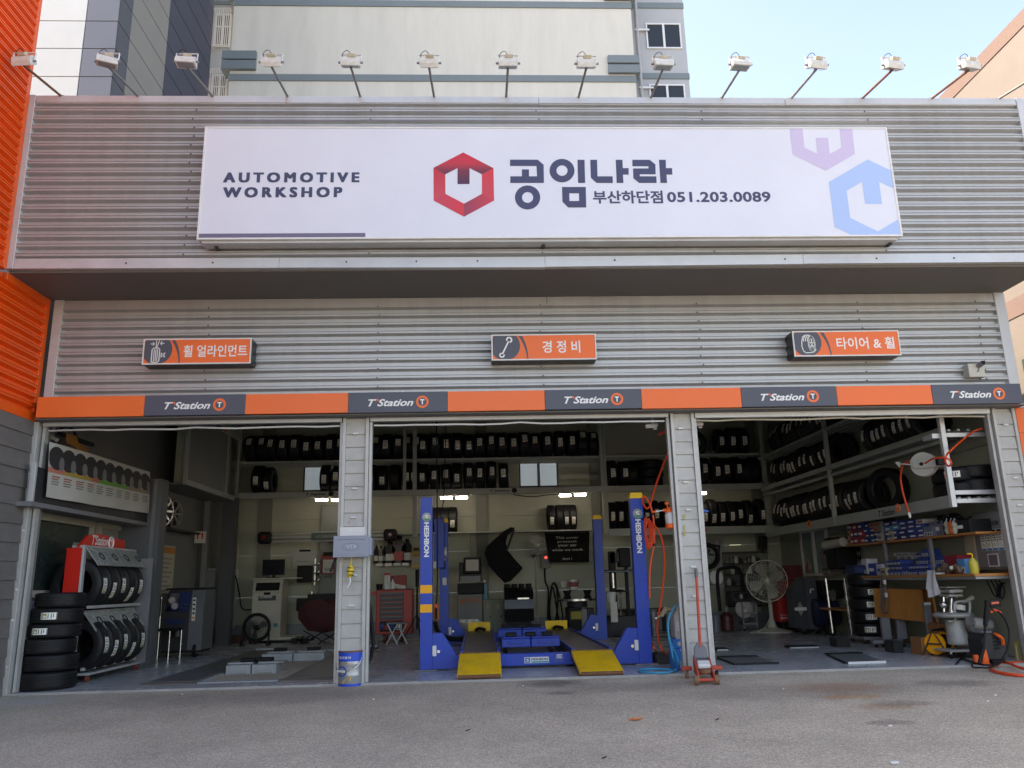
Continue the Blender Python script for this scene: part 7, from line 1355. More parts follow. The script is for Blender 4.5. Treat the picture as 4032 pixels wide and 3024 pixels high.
# ================================================================ floor jack in front of the right pillar
jb = AZ('J',475,1535,-.05); jy = jb.y; t = thing('floor_jack', 'red trolley jack with its long handle leaning on the right pillar', 'jack', (jb.x,jy+.3,gz(jy)))
jred = M('worn red paint',S(200,74,52),.5,0,.15,10,dirt=.35); jgr = M('worn grey steel',(.15,.15,.155),.5,.3,.15,10)
def JP(u, v, Y): return AT('J',u,v,Y)
g_ = gz(jy); wx0, wx1 = JP(350,1500,jy).x, JP(600,1500,jy).x; rw = .055
for x in (wx0+.0, wx1-.05): MB().cyl((x,jy+.06,g_+rw),(x+.05,jy+.06,g_+rw),rw,n=20).build('front_wheel', M('brown nylon wheel',(.22,.12,.06),.6,0,.15,12), t)
MB().cyl((wx0+.05,jy+.06,g_+rw),(wx1-.05,jy+.06,g_+rw),.018,n=10).build('axle', jred, t)
for s, x in ((1,wx0+.045),(-1,wx1-.045)):
    xt = x+s*(-.0); MB().prism([(x,jy+.03,g_+.04),(x,jy+.12,g_+.03),(x,jy+.62,g_+.10),(x,jy+.62,g_+.24),(x,jy+.45,g_+.26),(x,jy+.03,g_+.10)],(s*.018,0,0)).build('side_plate', jred, t, smooth=False)
xm = (wx0+wx1)/2; MB().prism([(xm-.07,jy+.25,g_+.12),(xm-.09,jy+.62,g_+.10),(xm-.09,jy+.62,g_+.28),(xm-.06,jy+.30,g_+.20)],(.16,0,0)).build('cylinder_block', jgr, t, smooth=False)
MB().lathe([(.075,0),(.085,.4),(.07,1)],(xm,jy+.20,g_+.10),(xm,jy+.20,g_+.16),16).build('saddle', rust_m, t); MB().obox((xm,jy+.30,g_+.20),(.15,.14,.05),Matrix.Rotation(.3,3,'X'),.02).build('lift_arm', white_m, t)
MB().prism([(xm-.085,jy+.52,g_+.22),(xm+.085,jy+.52,g_+.22),(xm+.075,jy+.56,g_+.36),(xm+.03,jy+.58,g_+.42),(xm-.03,jy+.58,g_+.42),(xm-.075,jy+.56,g_+.36)],(0,.08,.0)).build('handle_yoke', jgr, t, smooth=False)
for s, x in ((-1,wx0-.06),(1,wx1+.02)):
    MB().obox((x+.02,jy+.60,g_+.13),(.13,.06,.05),None,.008).build('caster_bracket', jred, t); MB().cyl((x,jy+.60,g_+.05),(x+.035,jy+.60,g_+.05),.05,n=16).build('rear_wheel', black_m if s > 0 else M('brown nylon wheel',(.22,.12,.06)), t)
for o in t.children:
    for v in o.data.vertices: v.co.x += .17*(v.co.y+ORG[o].y-jy)
h0 = Vector((xm+.10,jy+.58,g_+.38)); h1 = AT('J',363,440,-.07); h2 = AT('J',357,352,-.07)
MB().cyl(h0,h1,.020,.017,12).build('handle', jred, t); MB().cyl(h1,h2,.021,n=12).build('grip', jgr, t)
# ================================================================ pedestal fan
Yf = 6.9; c = AT('J',1070,478,Yf); r = abs(AT('J',1272,478,Yf).x-AT('J',872,478,Yf).x)/2
pb_ = AT('J',1165,985,Yf); t = thing('pedestal_fan', 'big cream pedestal fan with a round wire cage in the right bay', 'fan', (pb_.x,Yf,0)); fw = M('cream fan wire',(.50,.48,.40),.4,0,.05,5)
cage_fan(t, c, r, (-.15,-1,0), fw, M('cream smoky blade',(.26,.25,.19),.35), fw, 4, 9)
cz = c+Vector((.06,.2,0)); MB().cyl((pb_.x,Yf+.2,.1),(pb_.x,Yf+.2,c.z),.04,n=12).build('pole', fw, t); MB().lathe([(.42,0),(.42,.2),(.36,.35),(.16,.7),(.10,1)],(pb_.x,Yf+.2,0),(pb_.x,Yf+.2,.10),28).build('base', fw, t); MB().lathe([(.10,0),(.07,.5),(.05,1)],(pb_.x,Yf+.2,.10),(pb_.x,Yf+.2,.26),16).build('collar', fw, t); MB().bar((c.x,Yf+.1,c.z),(pb_.x,Yf+.2,c.z-.05),.10,.10).build('motor_arm', fw, t)
MB().tube([(pb_.x-.05,Yf+.18,.55),AT('J',1110,820,Yf+.1),AT('J',1040,960,Yf+.1),AZ('J',900,1003,.01)],.008,6).build('cable', paper_m, t)
# ================================================================ back wall of the right bay
a = RB('J',438,52,650,345,YB-.03); t = thing('wheel_poster', 'pale poster with a dark wheel drawing behind the right pillar', 'poster', ((a[0]+a[1])/2,YB-.03,a[2])); B(a[0]-.4,a[1],YB-.03,YB-.022,a[2],a[3]).build('sheet', M('poster paper',(.30,.32,.29),.6,0,.05,3), t)
c = AT('J',470,228,YB-.035); MB().torus(c,(0,1,0),.26,.06,26,6).build('printed_tyre', black_m, t); b = MB(); rimwheel(b,c,(0,-1,0),.2,8); b.build('printed_rim', midgray_m, t); MB().obox(AT('J',540,170,YB-.035),(.28,.006,.28),Matrix.Rotation(.2,3,'Y')).build('printed_part', black_m, t); MB().obox(AT('J',540,170,YB-.04),(.18,.006,.18),Matrix.Rotation(.2,3,'Y')).build('printed_centre', MATS['poster paper'], t)
for k in range(3): p = AT('J',480+60*k,95,YB-.035); MB().sphere(p,.05,8,6,(1,.1,1)).build('print_dot', print_m, t)
c = AT('J',568,448,7.9); t = thing('round_lid', 'white round lid with a red dot on the wall behind the right pillar', 'lid', c); rr_ = abs(AT('J',640,448,7.9).x-AT('J',497,448,7.9).x)/2; MB().lathe([(rr_*.95,0),(rr_,.3),(rr_,.8),(rr_*.9,1)],c+Vector((0,.15,0)),c,28).build('drum', M('dull white plastic',(.68,.69,.68),.5,0,.06,5), t); p = AT('J',568,507,7.895); MB().cyl(p,p+Vector((0,-.01,0)),rr_*.22,n=14).build('red_dot', red_print, t); B(c.x-.45,c.x-.1,8.0,8.4,c.z-.2,c.z+.2,.03).build('drum_back', olive_m, t)
B(c.x-.03,c.x+.03,8.1,YB-.02,c.z-.05,c.z+.05).build('mount', midgray_m, t)
t = thing('parts_rack', 'dark perforated wall rack with rows of small parts behind the fan', 'rack', AT('J',870,700,YB-.05)); a = RB('J',640,180,1100,740,YB-.05); B(a[0],a[1],YB-.05,YB-.022,a[2],a[3]).build('backboard', M('grey pegboard',(.13,.125,.12),.6,0,.25,6), t)
for k, v in enumerate((190,298,408,520,630,725)):
    z = AT('J',860,v,YB-.1).z; B(a[0],a[1],YB-.16,YB-.05,z-.02,z,.003).build('shelf_rail', darkgray_m, t)
for k, v in enumerate((298,408,520,630)):
    z = AT('J',860,v,YB-.1).z
    for q in range(9):
        x = a[0]+.1+(a[1]-a[0]-.2)*q/8.5; h = .10+.03*((q*7+k*3) % 4); tt = MB().lathe([(.05,0),(.055,.6),(.03,.8),(.03,1)],(x,YB-.1,z),(x,YB-.1,z+h),8).build('small_part', [midgray_m,olive_m,paper_m,darkgray_m][(q+k) % 4], t)
t = thing('hanging_tools', 'black tools hanging in a bunch on the back wall of the right bay', 'tools', AT('J',1030,190,8.7))
for k in range(5): p, q = AT('J',1005+14*k,25+8*(k%2),8.7), AT('J',1000+16*k,150+20*(k%3),8.7); MB().cyl(p,q,.04+.02*(k%2),.03,8).build('tool', black_m, t)
MB().bar(AT('J',1000,20,8.7),AT('J',1080,20,8.7),.03).build('hook_rail', midgray_m, t)
# machines behind the fan
Yg = 7.6; a = RB('J',720,580,905,690,Yg); t = thing('brake_tester', 'dark grey machine on a small wheeled trolley left of the fan', 'machine', ((a[0]+a[1])/2,Yg+.2,0)); B(a[0],a[1],Yg,Yg+.45,a[2],a[3],.02).build('console', darkgray_m, t); MB().tube([(a[0]-.2,Yg+.3,a[2]-.2),(a[0]-.2,Yg+.3,a[3]+.35),(a[0]-.05,Yg+.3,a[3]+.5),(a[1]-.15,Yg+.3,a[3]+.5),(a[1]-.05,Yg+.3,a[3]+.3),(a[1]-.05,Yg+.3,a[3])],.04,10).build('hood_frame', black_m, t)
for u in (770,858): p = AT('J',u,632,Yg-.01); MB().cyl(p,p+Vector((0,.02,0)),.07,n=14).build('dial', black_m, t)
p = AT('J',812,634,Yg-.01); MB().cyl(p,p+Vector((0,.015,0)),.05,n=14).build('badge', chrome_m, t)
for v in (800,905): z = AT('J',850,v,Yg).z; B(a[0]+.2,a[1]+.12,Yg,Yg+.4,z-.03,z+.01,.004).build('trolley_shelf', midgray_m, t)
for x in (a[0]+.22,a[1]+.10): MB().cyl((x,Yg+.02,.06),(x,Yg+.02,a[2]),.018,n=8).build('trolley_leg', midgray_m, t)
casters(t, [(a[0]+.22,Yg+.02),(a[1]+.10,Yg+.02)], .03)
c = AT('J',840,758,Yg+.05); MB().cyl(c,c+Vector((0,.03,0)),.19,n=24).build('brake_disc', chrome_m, t); MB().cyl(c+Vector((.18,.05,-.02)),c+Vector((.18,.08,-.02)),.16,n=24).build('brake_disc', midgray_m, t)
a = RB('J',600,790,740,975,7.8); t = thing('gas_bottle', 'dark red gas bottle on the floor left of the fan', 'bottle', ((a[0]+a[1])/2,7.8,0)); hw = (a[1]-a[0])/2*.9; MB().lathe([(hw*.8,0),(hw,.06),(hw,.78),(hw*.6,.95),(hw*.25,1)],((a[0]+a[1])/2,7.8,0),((a[0]+a[1])/2,7.8,a[3]),20).build('tank', M('dark red tank',(.10,.02,.025),.45,0,.1,5), t); MB().cyl(((a[0]+a[1])/2,7.8,a[3]),((a[0]+a[1])/2,7.8,a[3]+.12),.05,n=10).build('valve', midgray_m, t)
a = RB('J',510,820,602,968,7.6); t = thing('paint_pail', 'grey paint pail on the floor just right of the right pillar', 'pail', ((a[0]+a[1])/2,7.6,0)); hw = (a[1]-a[0])/2; MB().lathe([(hw*.9,0),(hw,1),(hw*.9,1),(hw*.85,.9),(.01,.9)],((a[0]+a[1])/2,7.6,0),((a[0]+a[1])/2,7.6,a[3]),18).build('pail', MATS['dull bottle'], t); MB().torus(((a[0]+a[1])/2,7.6,a[3]),(0,0,1),hw*.97,.014,18,6).build('rim', midgray_m, t)
Yl = 7.0; a = RB('J',1190,640,1400,890,Yl); t = thing('brake_lathe', 'red brake lathe cabinet with an upright backplate behind the fan', 'machine', ((a[0]+a[1])/2,Yl+.3,0)); B(a[0],a[1]+.3,Yl,Yl+.6,a[2],a[3],.012).build('cabinet', red_m, t); a2 = RB('J',1260,320,1490,560,Yl); B(a2[0],a2[1],Yl+.1,Yl+.6,a[3]+.01,a2[3]-.35,.02).build('machine_body', red_m, t); B(a2[0]-.0,a2[1]-.1,Yl+.05,Yl+.5,a2[3]-.34,a2[3],.02).build('motor_head', M('deep red',(.12,.012,.015),.4), t)
MB().prism([(AT('J',1480,215,Yl+.4).x,Yl+.4,AT('J',1480,215,Yl+.4).z),(AT('J',1530,420,Yl+.4).x,Yl+.4,AT('J',1530,420,Yl+.4).z),(AT('J',1490,425,Yl+.4).x,Yl+.4,AT('J',1490,425,Yl+.4).z),(AT('J',1475,330,Yl+.4).x,Yl+.4,AT('J',1475,330,Yl+.4).z)],(0,.03,0)).build('backplate', red_print, t, smooth=False)
p, q = AT('J',1210,862,Yl-.003), AT('J',1360,838,Yl-.003); lettering('BRAKE LATHE',(p.x,Yl-.003,p.z),XV,ZV,q.x-p.x+.02,q.z-p.z,white_p,t,bold=.01); p, q = AT('J',1210,828,Yl-.003), AT('J',1290,816,Yl-.003); lettering('DISC & ROTOR',(p.x,Yl-.003,p.z),XV,ZV,q.x-p.x,q.z-p.z,white_p,t,bold=.0); B(AT('J',1300,400,Yl+.09).x,AT('J',1355,400,Yl+.09).x,Yl+.096,Yl+.099,AT('J',1300,450,Yl+.09).z,AT('J',1300,402,Yl+.09).z).build('warning_label', M('dull yellow label',(.35,.28,.03)), t)
B(a[0]+.05,a[1]+.25,Yl+.05,Yl+.5,0,a[2],.01).build('plinth', black_m, t)
Yn = 6.0; a = RB('J',1375,440,1605,945,Yn); t = thing('fluid_machine', 'charcoal fluid-exchange machine on casters beside the red lathe', 'machine', ((a[0]+a[1])/2,Yn+.25,0)); x0, x1, z1 = a[0], a[1], a[3]; xs_ = x0+.42*(x1-x0)
MB().prism([(x0,Yn+.25,.12),(x0+.02,Yn+.25,z1-.25),(xs_-.02,Yn+.02,z1),(xs_,Yn,.10)],(.0,.35,0)).build('side_shell', M('charcoal shell',(.055,.06,.068),.5,0,.06,4,spec=.35), t, smooth=False); MB().prism([(xs_,Yn,.10),(xs_,Yn,z1-.02),(x1,Yn+.10,z1-.02),(x1,Yn+.10,.10)],(0,.4,0)).build('front_shell', M('charcoal face',(.085,.09,.10),.5,0,.06,4,spec=.35), t, smooth=False)
p = AT('J',1410,760,Yn-.0); MB().prism([p+Vector((x,-.0,z)) for x,z in ((-.0,.14),(.08,.0),(.0,-.14),(-.08,0))],(0,.01,0)).build('badge', M('badge grey',(.22,.22,.24),.4), t, smooth=False); B(p.x-.12,p.x+.12,Yn-.012,Yn-.002,p.z-.03,p.z+.03).build('badge_strip', paper_m, t)
MB().tube([AT('J',1510,600,Yn-.02),AT('J',1508,570,Yn-.04),AT('J',1525,560,Yn-.04),AT('J',1540,566,Yn-.02)],.014,8).build('handle', paper_m, t); casters(t, [(x0+.12,Yn+.1),(x1-.1,Yn+.08)], .045); B(x0+.05,x1-.05,Yn+.12,Yn+.4,.07,.1).build('chassis', black_m, t)
# window in the right wall
xw = XR-.02; y0, y1 = AX('J',1700,200,xw).y, AX('J',1430,200,xw).y; z0, z1 = AX('J',1560,430,xw).z, AX('I',1700,1330,xw).z
t = thing('side_window', 'white-framed sliding window in the right wall', 'window', (xw,(y0+y1)/2,z0)); fr = MB(); ym = (y0+y1)/2
for a_, b_, c_, d_ in ((y0,y1,z0,z0+.06),(y0,y1,z1-.06,z1),(y0,y0+.06,z0+.06,z1-.06),(y1-.06,y1,z0+.06,z1-.06),(ym-.05,ym+.05,z0+.06,z1-.06)): fr.box(XR-.06,XR-.003,a_,b_,c_,d_)
fr.build('frame', white_m, t, smooth=False)
for a_, b_ in ((y0+.06,ym-.05),(ym+.05,y1-.06)): B(XR-.03,XR-.02,a_,b_,z0+.06,z1-.06).build('pane', M('green frosted glass',(.22,.30,.27),.25,0,.1,2), t)
# ================================================================ parts shelf and bench along the right wall
xS = 6.78; zS = (AX('K',420,1495,xS).z+AX('K',1500,1425,xS).z)/2; yS0, yS1 = AX('K',1640,1418,xS).y, AX('K',315,1500,xS).y
sh = thing('parts_shelf', 'long plywood shelf with steel uprights on the right wall', 'shelf', ((xS+XR)/2,(yS0+yS1)/2,zS)); B(xS,XR-.003,yS0,yS1,zS-.03,zS,.003).build('board', wood_m, sh)
xT = 6.60; zT = (AX('L',400,415,xT).z+AX('L',1700,425,xT).z)/2; yT0, yT1 = max(.25,AX('L',1950,430,xT).y), AX('L',345,415,xT).y
bn = thing('workbench', 'long plywood-edged bench on chrome legs along the right wall', 'bench', ((xT+XR)/2,(yT0+yT1)/2,0)); B(xT,XR-.003,yT0,yT1,zT-.035,zT,.003).build('board', wood_m, bn); B(xT+.02,XR-.01,yT0+.02,yT1-.02,zT-.07,zT-.036).build('apron', MATS['grey post'], bn)
for f_,u,v,Xq in (('L',400,1080,None),('L',205,1035,None)):
    p = AZ(f_,u,v); MB().cyl((p.x,p.y,.06),(p.x-.01,p.y+.02,zT-.036),.028,n=10).build('leg', chrome_m, bn); MB().torus((p.x,p.y,.045),(1,.3,0),.03,.015,14,6).build('caster', black_m, bn)
p = AZ('L',300,800,.55); yq = AZ('L',400,1080).y; B(xT+.05,XR-.05,yq,yq+1.3,.5,.53).build('lower_shelf', wood_m, bn)
for u, v0 in ((700,1450),(1160,1470)): y_ = AX('K',u,1480,xS).y; B(xS+.0,xS+.05,y_-.025,y_+.025,zT+.001,zS-.031).build('upright', midgray_m, sh)
y_ = AX('K',680,1300,xS).y; B(xS-.012,xS+.03,y_-.03,y_+.03,zS,zR0b).build('upright', midgray_m, sh)
bx_b = M('blue parts box',(.022,.055,.27),.45,0,.15,9); bx_d = M('dark blue parts box',(.012,.03,.14),.5,0,.15,9); bx_w = M('white parts box',(.52,.53,.54),.5,0,.08,9); bx_r = M('red parts box',(.30,.02,.03),.5,0,.1,9); bx_t = M('tan parts bag',(.36,.22,.13),.6,0,.2,12); bx_c = M('sky blue parts box',(.05,.25,.50),.45,0,.1,9); bx_y = M('cream parts box',(.45,.38,.22),.6,0,.1,9); bx_g = M('grey wrapped part',(.22,.22,.22),.35,0,.3,18)
def shelf_box(u0, v0, u1, v1, X, mat, lab, f_='K', strip=None, z0=None, dep=.26, name='parts_box', group='boxes on the parts shelf', cat='box'):
    ya, yb_ = AX(f_,u1,(v0+v1)/2,X).y, AX(f_,u0,(v0+v1)/2,X).y; za, zb_ = AX(f_,(u0+u1)/2,v1,X).z, AX(f_,(u0+u1)/2,v0,X).z
    if z0 is not None: za = z0
    if zb_-za < .04: zb_ = za+.04
    jx = random.uniform(0,.03); t = thing(name, lab, cat, (X+dep/2,(ya+yb_)/2,za), group)
    B(X+jx,min(X+dep,XR-.01),ya+.004,yb_-.004,za+.001,zb_-.003,.004).build('carton', mat, t); h = zb_-za; w = yb_-ya
    if strip is not None:
        B(X+jx-.003,X+jx-.0005,ya+.03*w,yb_-.03*w,za+.05*h,za+.45*h).build('label_strip', strip, t)
        for q in range(3): B(X+jx-.0045,X+jx-.0032,ya+w*(.15+.27*q),ya+w*(.27+.27*q),za+.12*h,za+.36*h).build('print_mark', bx_d, t)
    else: B(X+jx-.003,X+jx-.0005,ya+.25*w,yb_-.2*w,za+.35*h,za+.6*h).build('print_mark', white_p if mat not in (bx_w,bx_y,bx_t) else bx_b, t)
    return zb_
random.seed(5)
# upper shelf: columns of boxes from the back (left in view) to the front
colsU = [(318,355,[bx_t,bx_t,bx_c],'far end'),(358,388,[bx_r,bx_r,bx_r],'second column'),(390,440,[bx_r,bx_d,bx_r],'third column'),(442,498,[bx_r,bx_r,bx_d],'fourth column'),(500,545,[bx_d,bx_d,bx_b,bx_d],'fifth column'),(548,600,[bx_b,bx_d,bx_d,bx_t],'sixth column'),(602,662,[bx_d,bx_d,bx_t,bx_t],'seventh column'),(708,775,[bx_b,bx_d,bx_c,bx_d],'eighth column'),(778,850,[bx_d,bx_b,bx_c,bx_b],'ninth column'),(852,930,[bx_d,bx_d,bx_b,bx_b],'tenth column'),(932,1018,[bx_b,bx_b,bx_b,bx_b],'eleventh column'),(1020,1100,[bx_b,bx_b,bx_b,bx_w],'twelfth column')]
for ci, (u0, u1, ms, nm) in enumerate(colsU):
    vb = 1500-(u0-318)*.064; vt = 1300-(u0-318)*.075; n = len(ms); z = zS
    for k, m_ in enumerate(ms):
        ya, yb_ = AX('K',u1,1400,xS).y, AX('K',u0,1400,xS).y; ztop = AX('K',(u0+u1)/2,vt,xS).z; hh = (ztop-zS)/n*random.uniform(.88,1.04)
        cn = {bx_t:'tan',bx_r:'red',bx_d:'dark blue',bx_b:'blue',bx_c:'sky blue',bx_w:'white',bx_y:'cream'}[m_]
        t = thing('parts_box', '%s parts box, %s from the bottom, %s from the back on the plywood shelf' % (cn, ORD[k], ORD[ci]), 'box', (xS+.13,(ya+yb_)/2,z), 'boxes on the parts shelf'); jx = random.uniform(0,.04)
        B(xS+.01+jx,xS+.30,ya+.006,yb_-.006,z+.001,z+hh-.003,.004).build('carton', m_, t); w = yb_-ya; B(xS+.007+jx,xS+.0095+jx,ya+w*.25,yb_-w*.2,z+hh*.3,z+hh*.6).build('print_mark', white_p if m_ not in (bx_w,bx_t) else bx_r, t); z += hh
for k, (u0,v0,u1,v1,m_,lab) in enumerate(((640,1400,690,1470,bx_y,'cream sack-like packet at the front edge of the plywood shelf, left'),(745,1380,795,1460,bx_y,'cream packet at the front edge of the plywood shelf, right of the upright'))): shelf_box(u0,v0,u1,v1,xS-.03,m_,lab,'K',None,zS,.035)
a_ = (1100,1330,1195,1425); shelf_box(*a_,xS+.02,M('grey blue case',(.16,.18,.26),.5,0,.06,5),'grey-blue plastic case with a label on the plywood shelf','K',bx_w,zS,.3,'plastic_case','cases on the parts shelf','case')
shelf_box(1165,1280,1300,1420,xS+.08,M('violet grey case',(.20,.20,.27),.5,0,.06,5),'violet-grey open-lid case on the plywood shelf','K',None,zS,.3,'plastic_case','cases on the parts shelf','case')
shelf_box(1302,1275,1575,1412,xS+.02,M('black case',(.012,.012,.014),.5,0,.1,5,spec=.3),'large black case with clips at the near end of the plywood shelf','K',None,zS,.32,'plastic_case','cases on the parts shelf','case')
for k, (u,m_) in enumerate(((1350,cream_m),(1392,orange_pl),(1425,cream_m))): p = AX('K',u,1345,xS-.01); t = thing('brass_fitting', ['left cream','middle orange','right cream'][k]+' fitting hung on the black case', 'fitting', p, 'fittings on the black case'); MB().lathe([(.02,0),(.04,.25),(.025,.5),(.045,.75),(.015,1)],p+Vector((0,0,-.09)),p+Vector((0,0,.09)),10).build('body', m_, t); MB().cyl(p+Vector((0,0,.09)),p+Vector((.02,0,.13)),.01,n=6).build('tail', chrome_m, t)
t = thing('cable_tangle', 'tangle of black leads on top of the black case', 'cables', AX('K',1380,1265,xS+.1)); zc = AX('K',1380,1280,xS+.02).z+.02
for k in range(5): MB().tube([(xS+.08+.05*(i%3),AX('K',1200,1270,xS).y-(.16+.03*k)*i/2+.0,zc+.06*math.sin(i*1.7+k)+.03) for i in range(6)],.012,6,4).build('lead', black_m, t)
# bench top: boxes
low = [(400,335,442,408,M('green tub',(.03,.25,.16),.4),'small green tub at the far end of the bench'),(445,300,485,408,bx_g,'clear wrapped bottle near the far end of the bench'),(488,255,545,408,bx_w,'tall white carton near the far end of the bench'),(540,300,620,408,bx_b,'blue spray carton group on the bench, far end'),(622,308,672,408,bx_w,'white carton with a round mark on the bench'),(674,345,735,408,bx_y,'low cream packet on the bench')]
for u0,v0,u1,v1,m_,lab in low: shelf_box(u0,v0,u1,v1,xT+.10,m_,lab,'L',None,zT,.2,'bench_box','boxes on the bench')
random.seed(8)
stacks = [(738,878,[(365,408),(322,360),(270,316)],'left'),(880,955,[(345,408)],'second'),(958,1045,[(360,408),(312,356)],'third'),(1048,1150,[(355,408),(312,352)],'fourth'),(1030,1080,[(245,308),(200,240)],'fifth'),(1082,1150,[(240,308),(155,236)],'sixth'),(1152,1215,[(300,345),(232,296)],'seventh'),(1235,1318,[(222,310)],'eighth')]
for u0,u1,vv,nm in stacks:
    for k, (v0,v1) in enumerate(vv): shelf_box(u0,v0,u1,v1,xT+(.12 if nm in ('left','second','third','fourth') else .30),bx_b,'blue and white parts box, %s from the bottom, %s stack on the bench' % (ORD[k],nm),'L',bx_w,zT if k == 0 and nm not in ('fifth','sixth','seventh','eighth') else None,.22,'bench_box','boxes on the bench')
b_ = thing('rear_ledge', 'dark ledge at the back of the bench carrying the rear boxes', 'ledge', (XR-.2,2,zT)); zl_ = AX('L',1100,309,xT+.3).z; B(xT+.34,XR-.005,AX('L',1330,309,xT+.3).y,AX('L',1020,309,xT+.3).y,zT,zl_-.0,.004).build('block', darkgray_m, b_); B(xT+.335,xT+.339,AX('L',1330,309,xT+.3).y,AX('L',1020,309,xT+.3).y,zl_-.02,zl_-.002).build('edge_strip', midgray_m, b_)
shelf_box(1318,218,1450,315,xT+.28,bx_r,'red and white parts box with an oval mark on the bench','L',bx_w,zT,.3,'bench_box','boxes on the bench')
shelf_box(1450,255,1530,385,xT+.10,bx_c,'bright sky-blue carton beside the yellow bottle','L',bx_w,zT,.10,'bench_box','boxes on the bench')
for k in range(6): u = 840+35*k; p = AX('L',u,215+30*(k%2),xT+.36); t = thing('wrapped_part', '%s silvery wrapped part from the left behind the blue boxes' % ORD[k], 'part', p, 'wrapped parts on the bench'); MB().sphere((xT+.40,p.y,p.z),.07,9,7,(1.2,1.5,.75)).build('wrap', bx_g, t); MB().obox((xT+.34,p.y,p.z),(.03,.08,.05),None,.01).build('label_print', paper_m, t)
p = AX('L',1588,330,xT+.06); t = thing('soap_bottle', 'yellow liquid soap bottle with a pump on the bench', 'bottle', (xT+.1,p.y,zT)); hh = AX('L',1588,245,xT+.06).z-zT; MB().lathe([(.055,0),(.06,.1),(.06,.7),(.03,.92),(.02,1)],(xT+.1,p.y,zT),(xT+.1,p.y,zT+hh),16).build('bottle', M('yellow liquid',(.52,.45,.06),.2,0,.05,6), t); MB().tube([(xT+.1,p.y,zT+hh),(xT+.1,p.y,zT+hh+.05),(xT+.05,p.y+.02,zT+hh+.05)],.009,6).build('pump', yellow_m, t)
t = thing('scrap_metal', 'crumpled bronze-coloured metal parts at the near end of the bench', 'scrap', AX('L',1340,400,xT+.05)); brz = M('bronze metal',(.34,.26,.18),.3,.8,.25,14)
for k in range(7): p = AX('L',1260+34*k,365-12*(k%3),xT+.06); MB().obox((xT+.08+.03*(k%2),p.y,max(zT+.05,p.z)),(.09,.12,.08),Matrix.Rotation(.7*k,3,'X')@Matrix.Rotation(.5*k,3,'Z'),.02).build('piece', brz, t)
t = thing('towel', 'white towel hanging over the bench edge', 'towel', AX('L',1210,640,xT-.02)); b = MB(); ptsT = [(1150,380),(1248,370),(1245,430),(1290,605),(1235,640),(1188,645),(1180,600),(1152,540)]
n, k_ = 10, 12
tl, tr = (1160,372), (1240,362)
for j in range(k_+1):
    f2 = j/k_
    for i in range(n+1):
        g2 = i/n; u = (1155+ (30 if j > 8 else 5)*f2)*(1-g2)+(1238+48*f2*f2)*g2; v = 372+f2*(272-38*g2*g2); p = AX('L',u,v,xT-.02); b.v.append(p+Vector((-.02*math.sin(g2*9+f2*2)*(.3+f2)-.012,0,0)))
for j in range(k_):
    for i in range(n): b.f.append([j*(n+1)+i,j*(n+1)+i+1,(j+1)*(n+1)+i+1,(j+1)*(n+1)+i]); b.m.append(0)
b.build('cloth', M('towel cloth',(.66,.66,.65),.9,0,.05,20,bump=.3,bscale=120), t); B(xT-.03,xT+.10,AX('L',1245,372,xT-.02).y,AX('L',1160,372,xT-.02).y,zT+.001,zT+.025,.008).build('fold', MATS['towel cloth'], t)
# boards behind: pegboard and lettered panels on the right wall
xP = XR-.01; a, b_ = AX('K',330,1530,xP), AX('K',530,1640,xP); t = thing('lettered_panel', 'grey panel with upside-down lettering behind the bench', 'panel', (xP,(a.y+b_.y)/2,zT)); zlo, zhi = AX('L',430,320,xP).z, AX('K',430,1530,xP).z; B(xP-.02,xP+.008,b_.y,a.y,zlo,zhi).build('board', M('grey sign board',(.24,.25,.24),.5,0,.06,3), t)
for v in (165,262): p = AX('L',480,v,xP-.02); lettering('Mobil',(xP-.023,b_.y+.12,p.z+.1),YV,-ZV,(a.y-b_.y)*.55,.16,black_m,t,bold=.03); B(xP-.024,xP-.0205,a.y-.30,a.y-.16,p.z-.05,p.z+.11).build('print_square', black_m, t)
t = thing('pneumatic_tool_rack', 'dark rack with a white cylindrical lamp left of the parts shelf', 'rack', AX('K',230,1510,6.9)); p, q = AX('K',130,1525,6.85), AX('K',310,1490,6.85); MB().cyl(p,q,.09,.085,14).build('lamp_tube', cream_m, t); MB().cyl(p+(p-q)*.01,p,.07,n=14).build('lamp_face', midgray_m, t); pq = AX('L',230,200,6.95); B(6.9,XR-.01,pq.y-.2,pq.y+.35,pq.z-.3,pq.z+.3,.02).build('tool_block', black_m, t); MB().bar((p+q)/2+Vector((.1,0,-.05)),(XR-.02,(p.y+q.y)/2,p.z-.1),.05).build('arm', black_m, t); MB().obox(AX('L',160,190,6.85),(.08,.35,.07),None,.02).build('handle', black_m, t)
t = thing('side_curtain', 'grey cloth-wrapped bundle hanging left of the bench legs', 'bundle', AX('L',130,420,6.9)); p, q = AX('L',90,160,7.0), AX('L',190,420,7.0); B(6.95,XR-.02,q.y,p.y,q.z,p.z,.03).build('cloth', M('taupe cloth',(.17,.15,.13),.9,0,.2,6), t); B(6.94,6.949,q.y+.05,p.y-.05,q.z+.1,q.z+.13).build('seam', black_m, t)
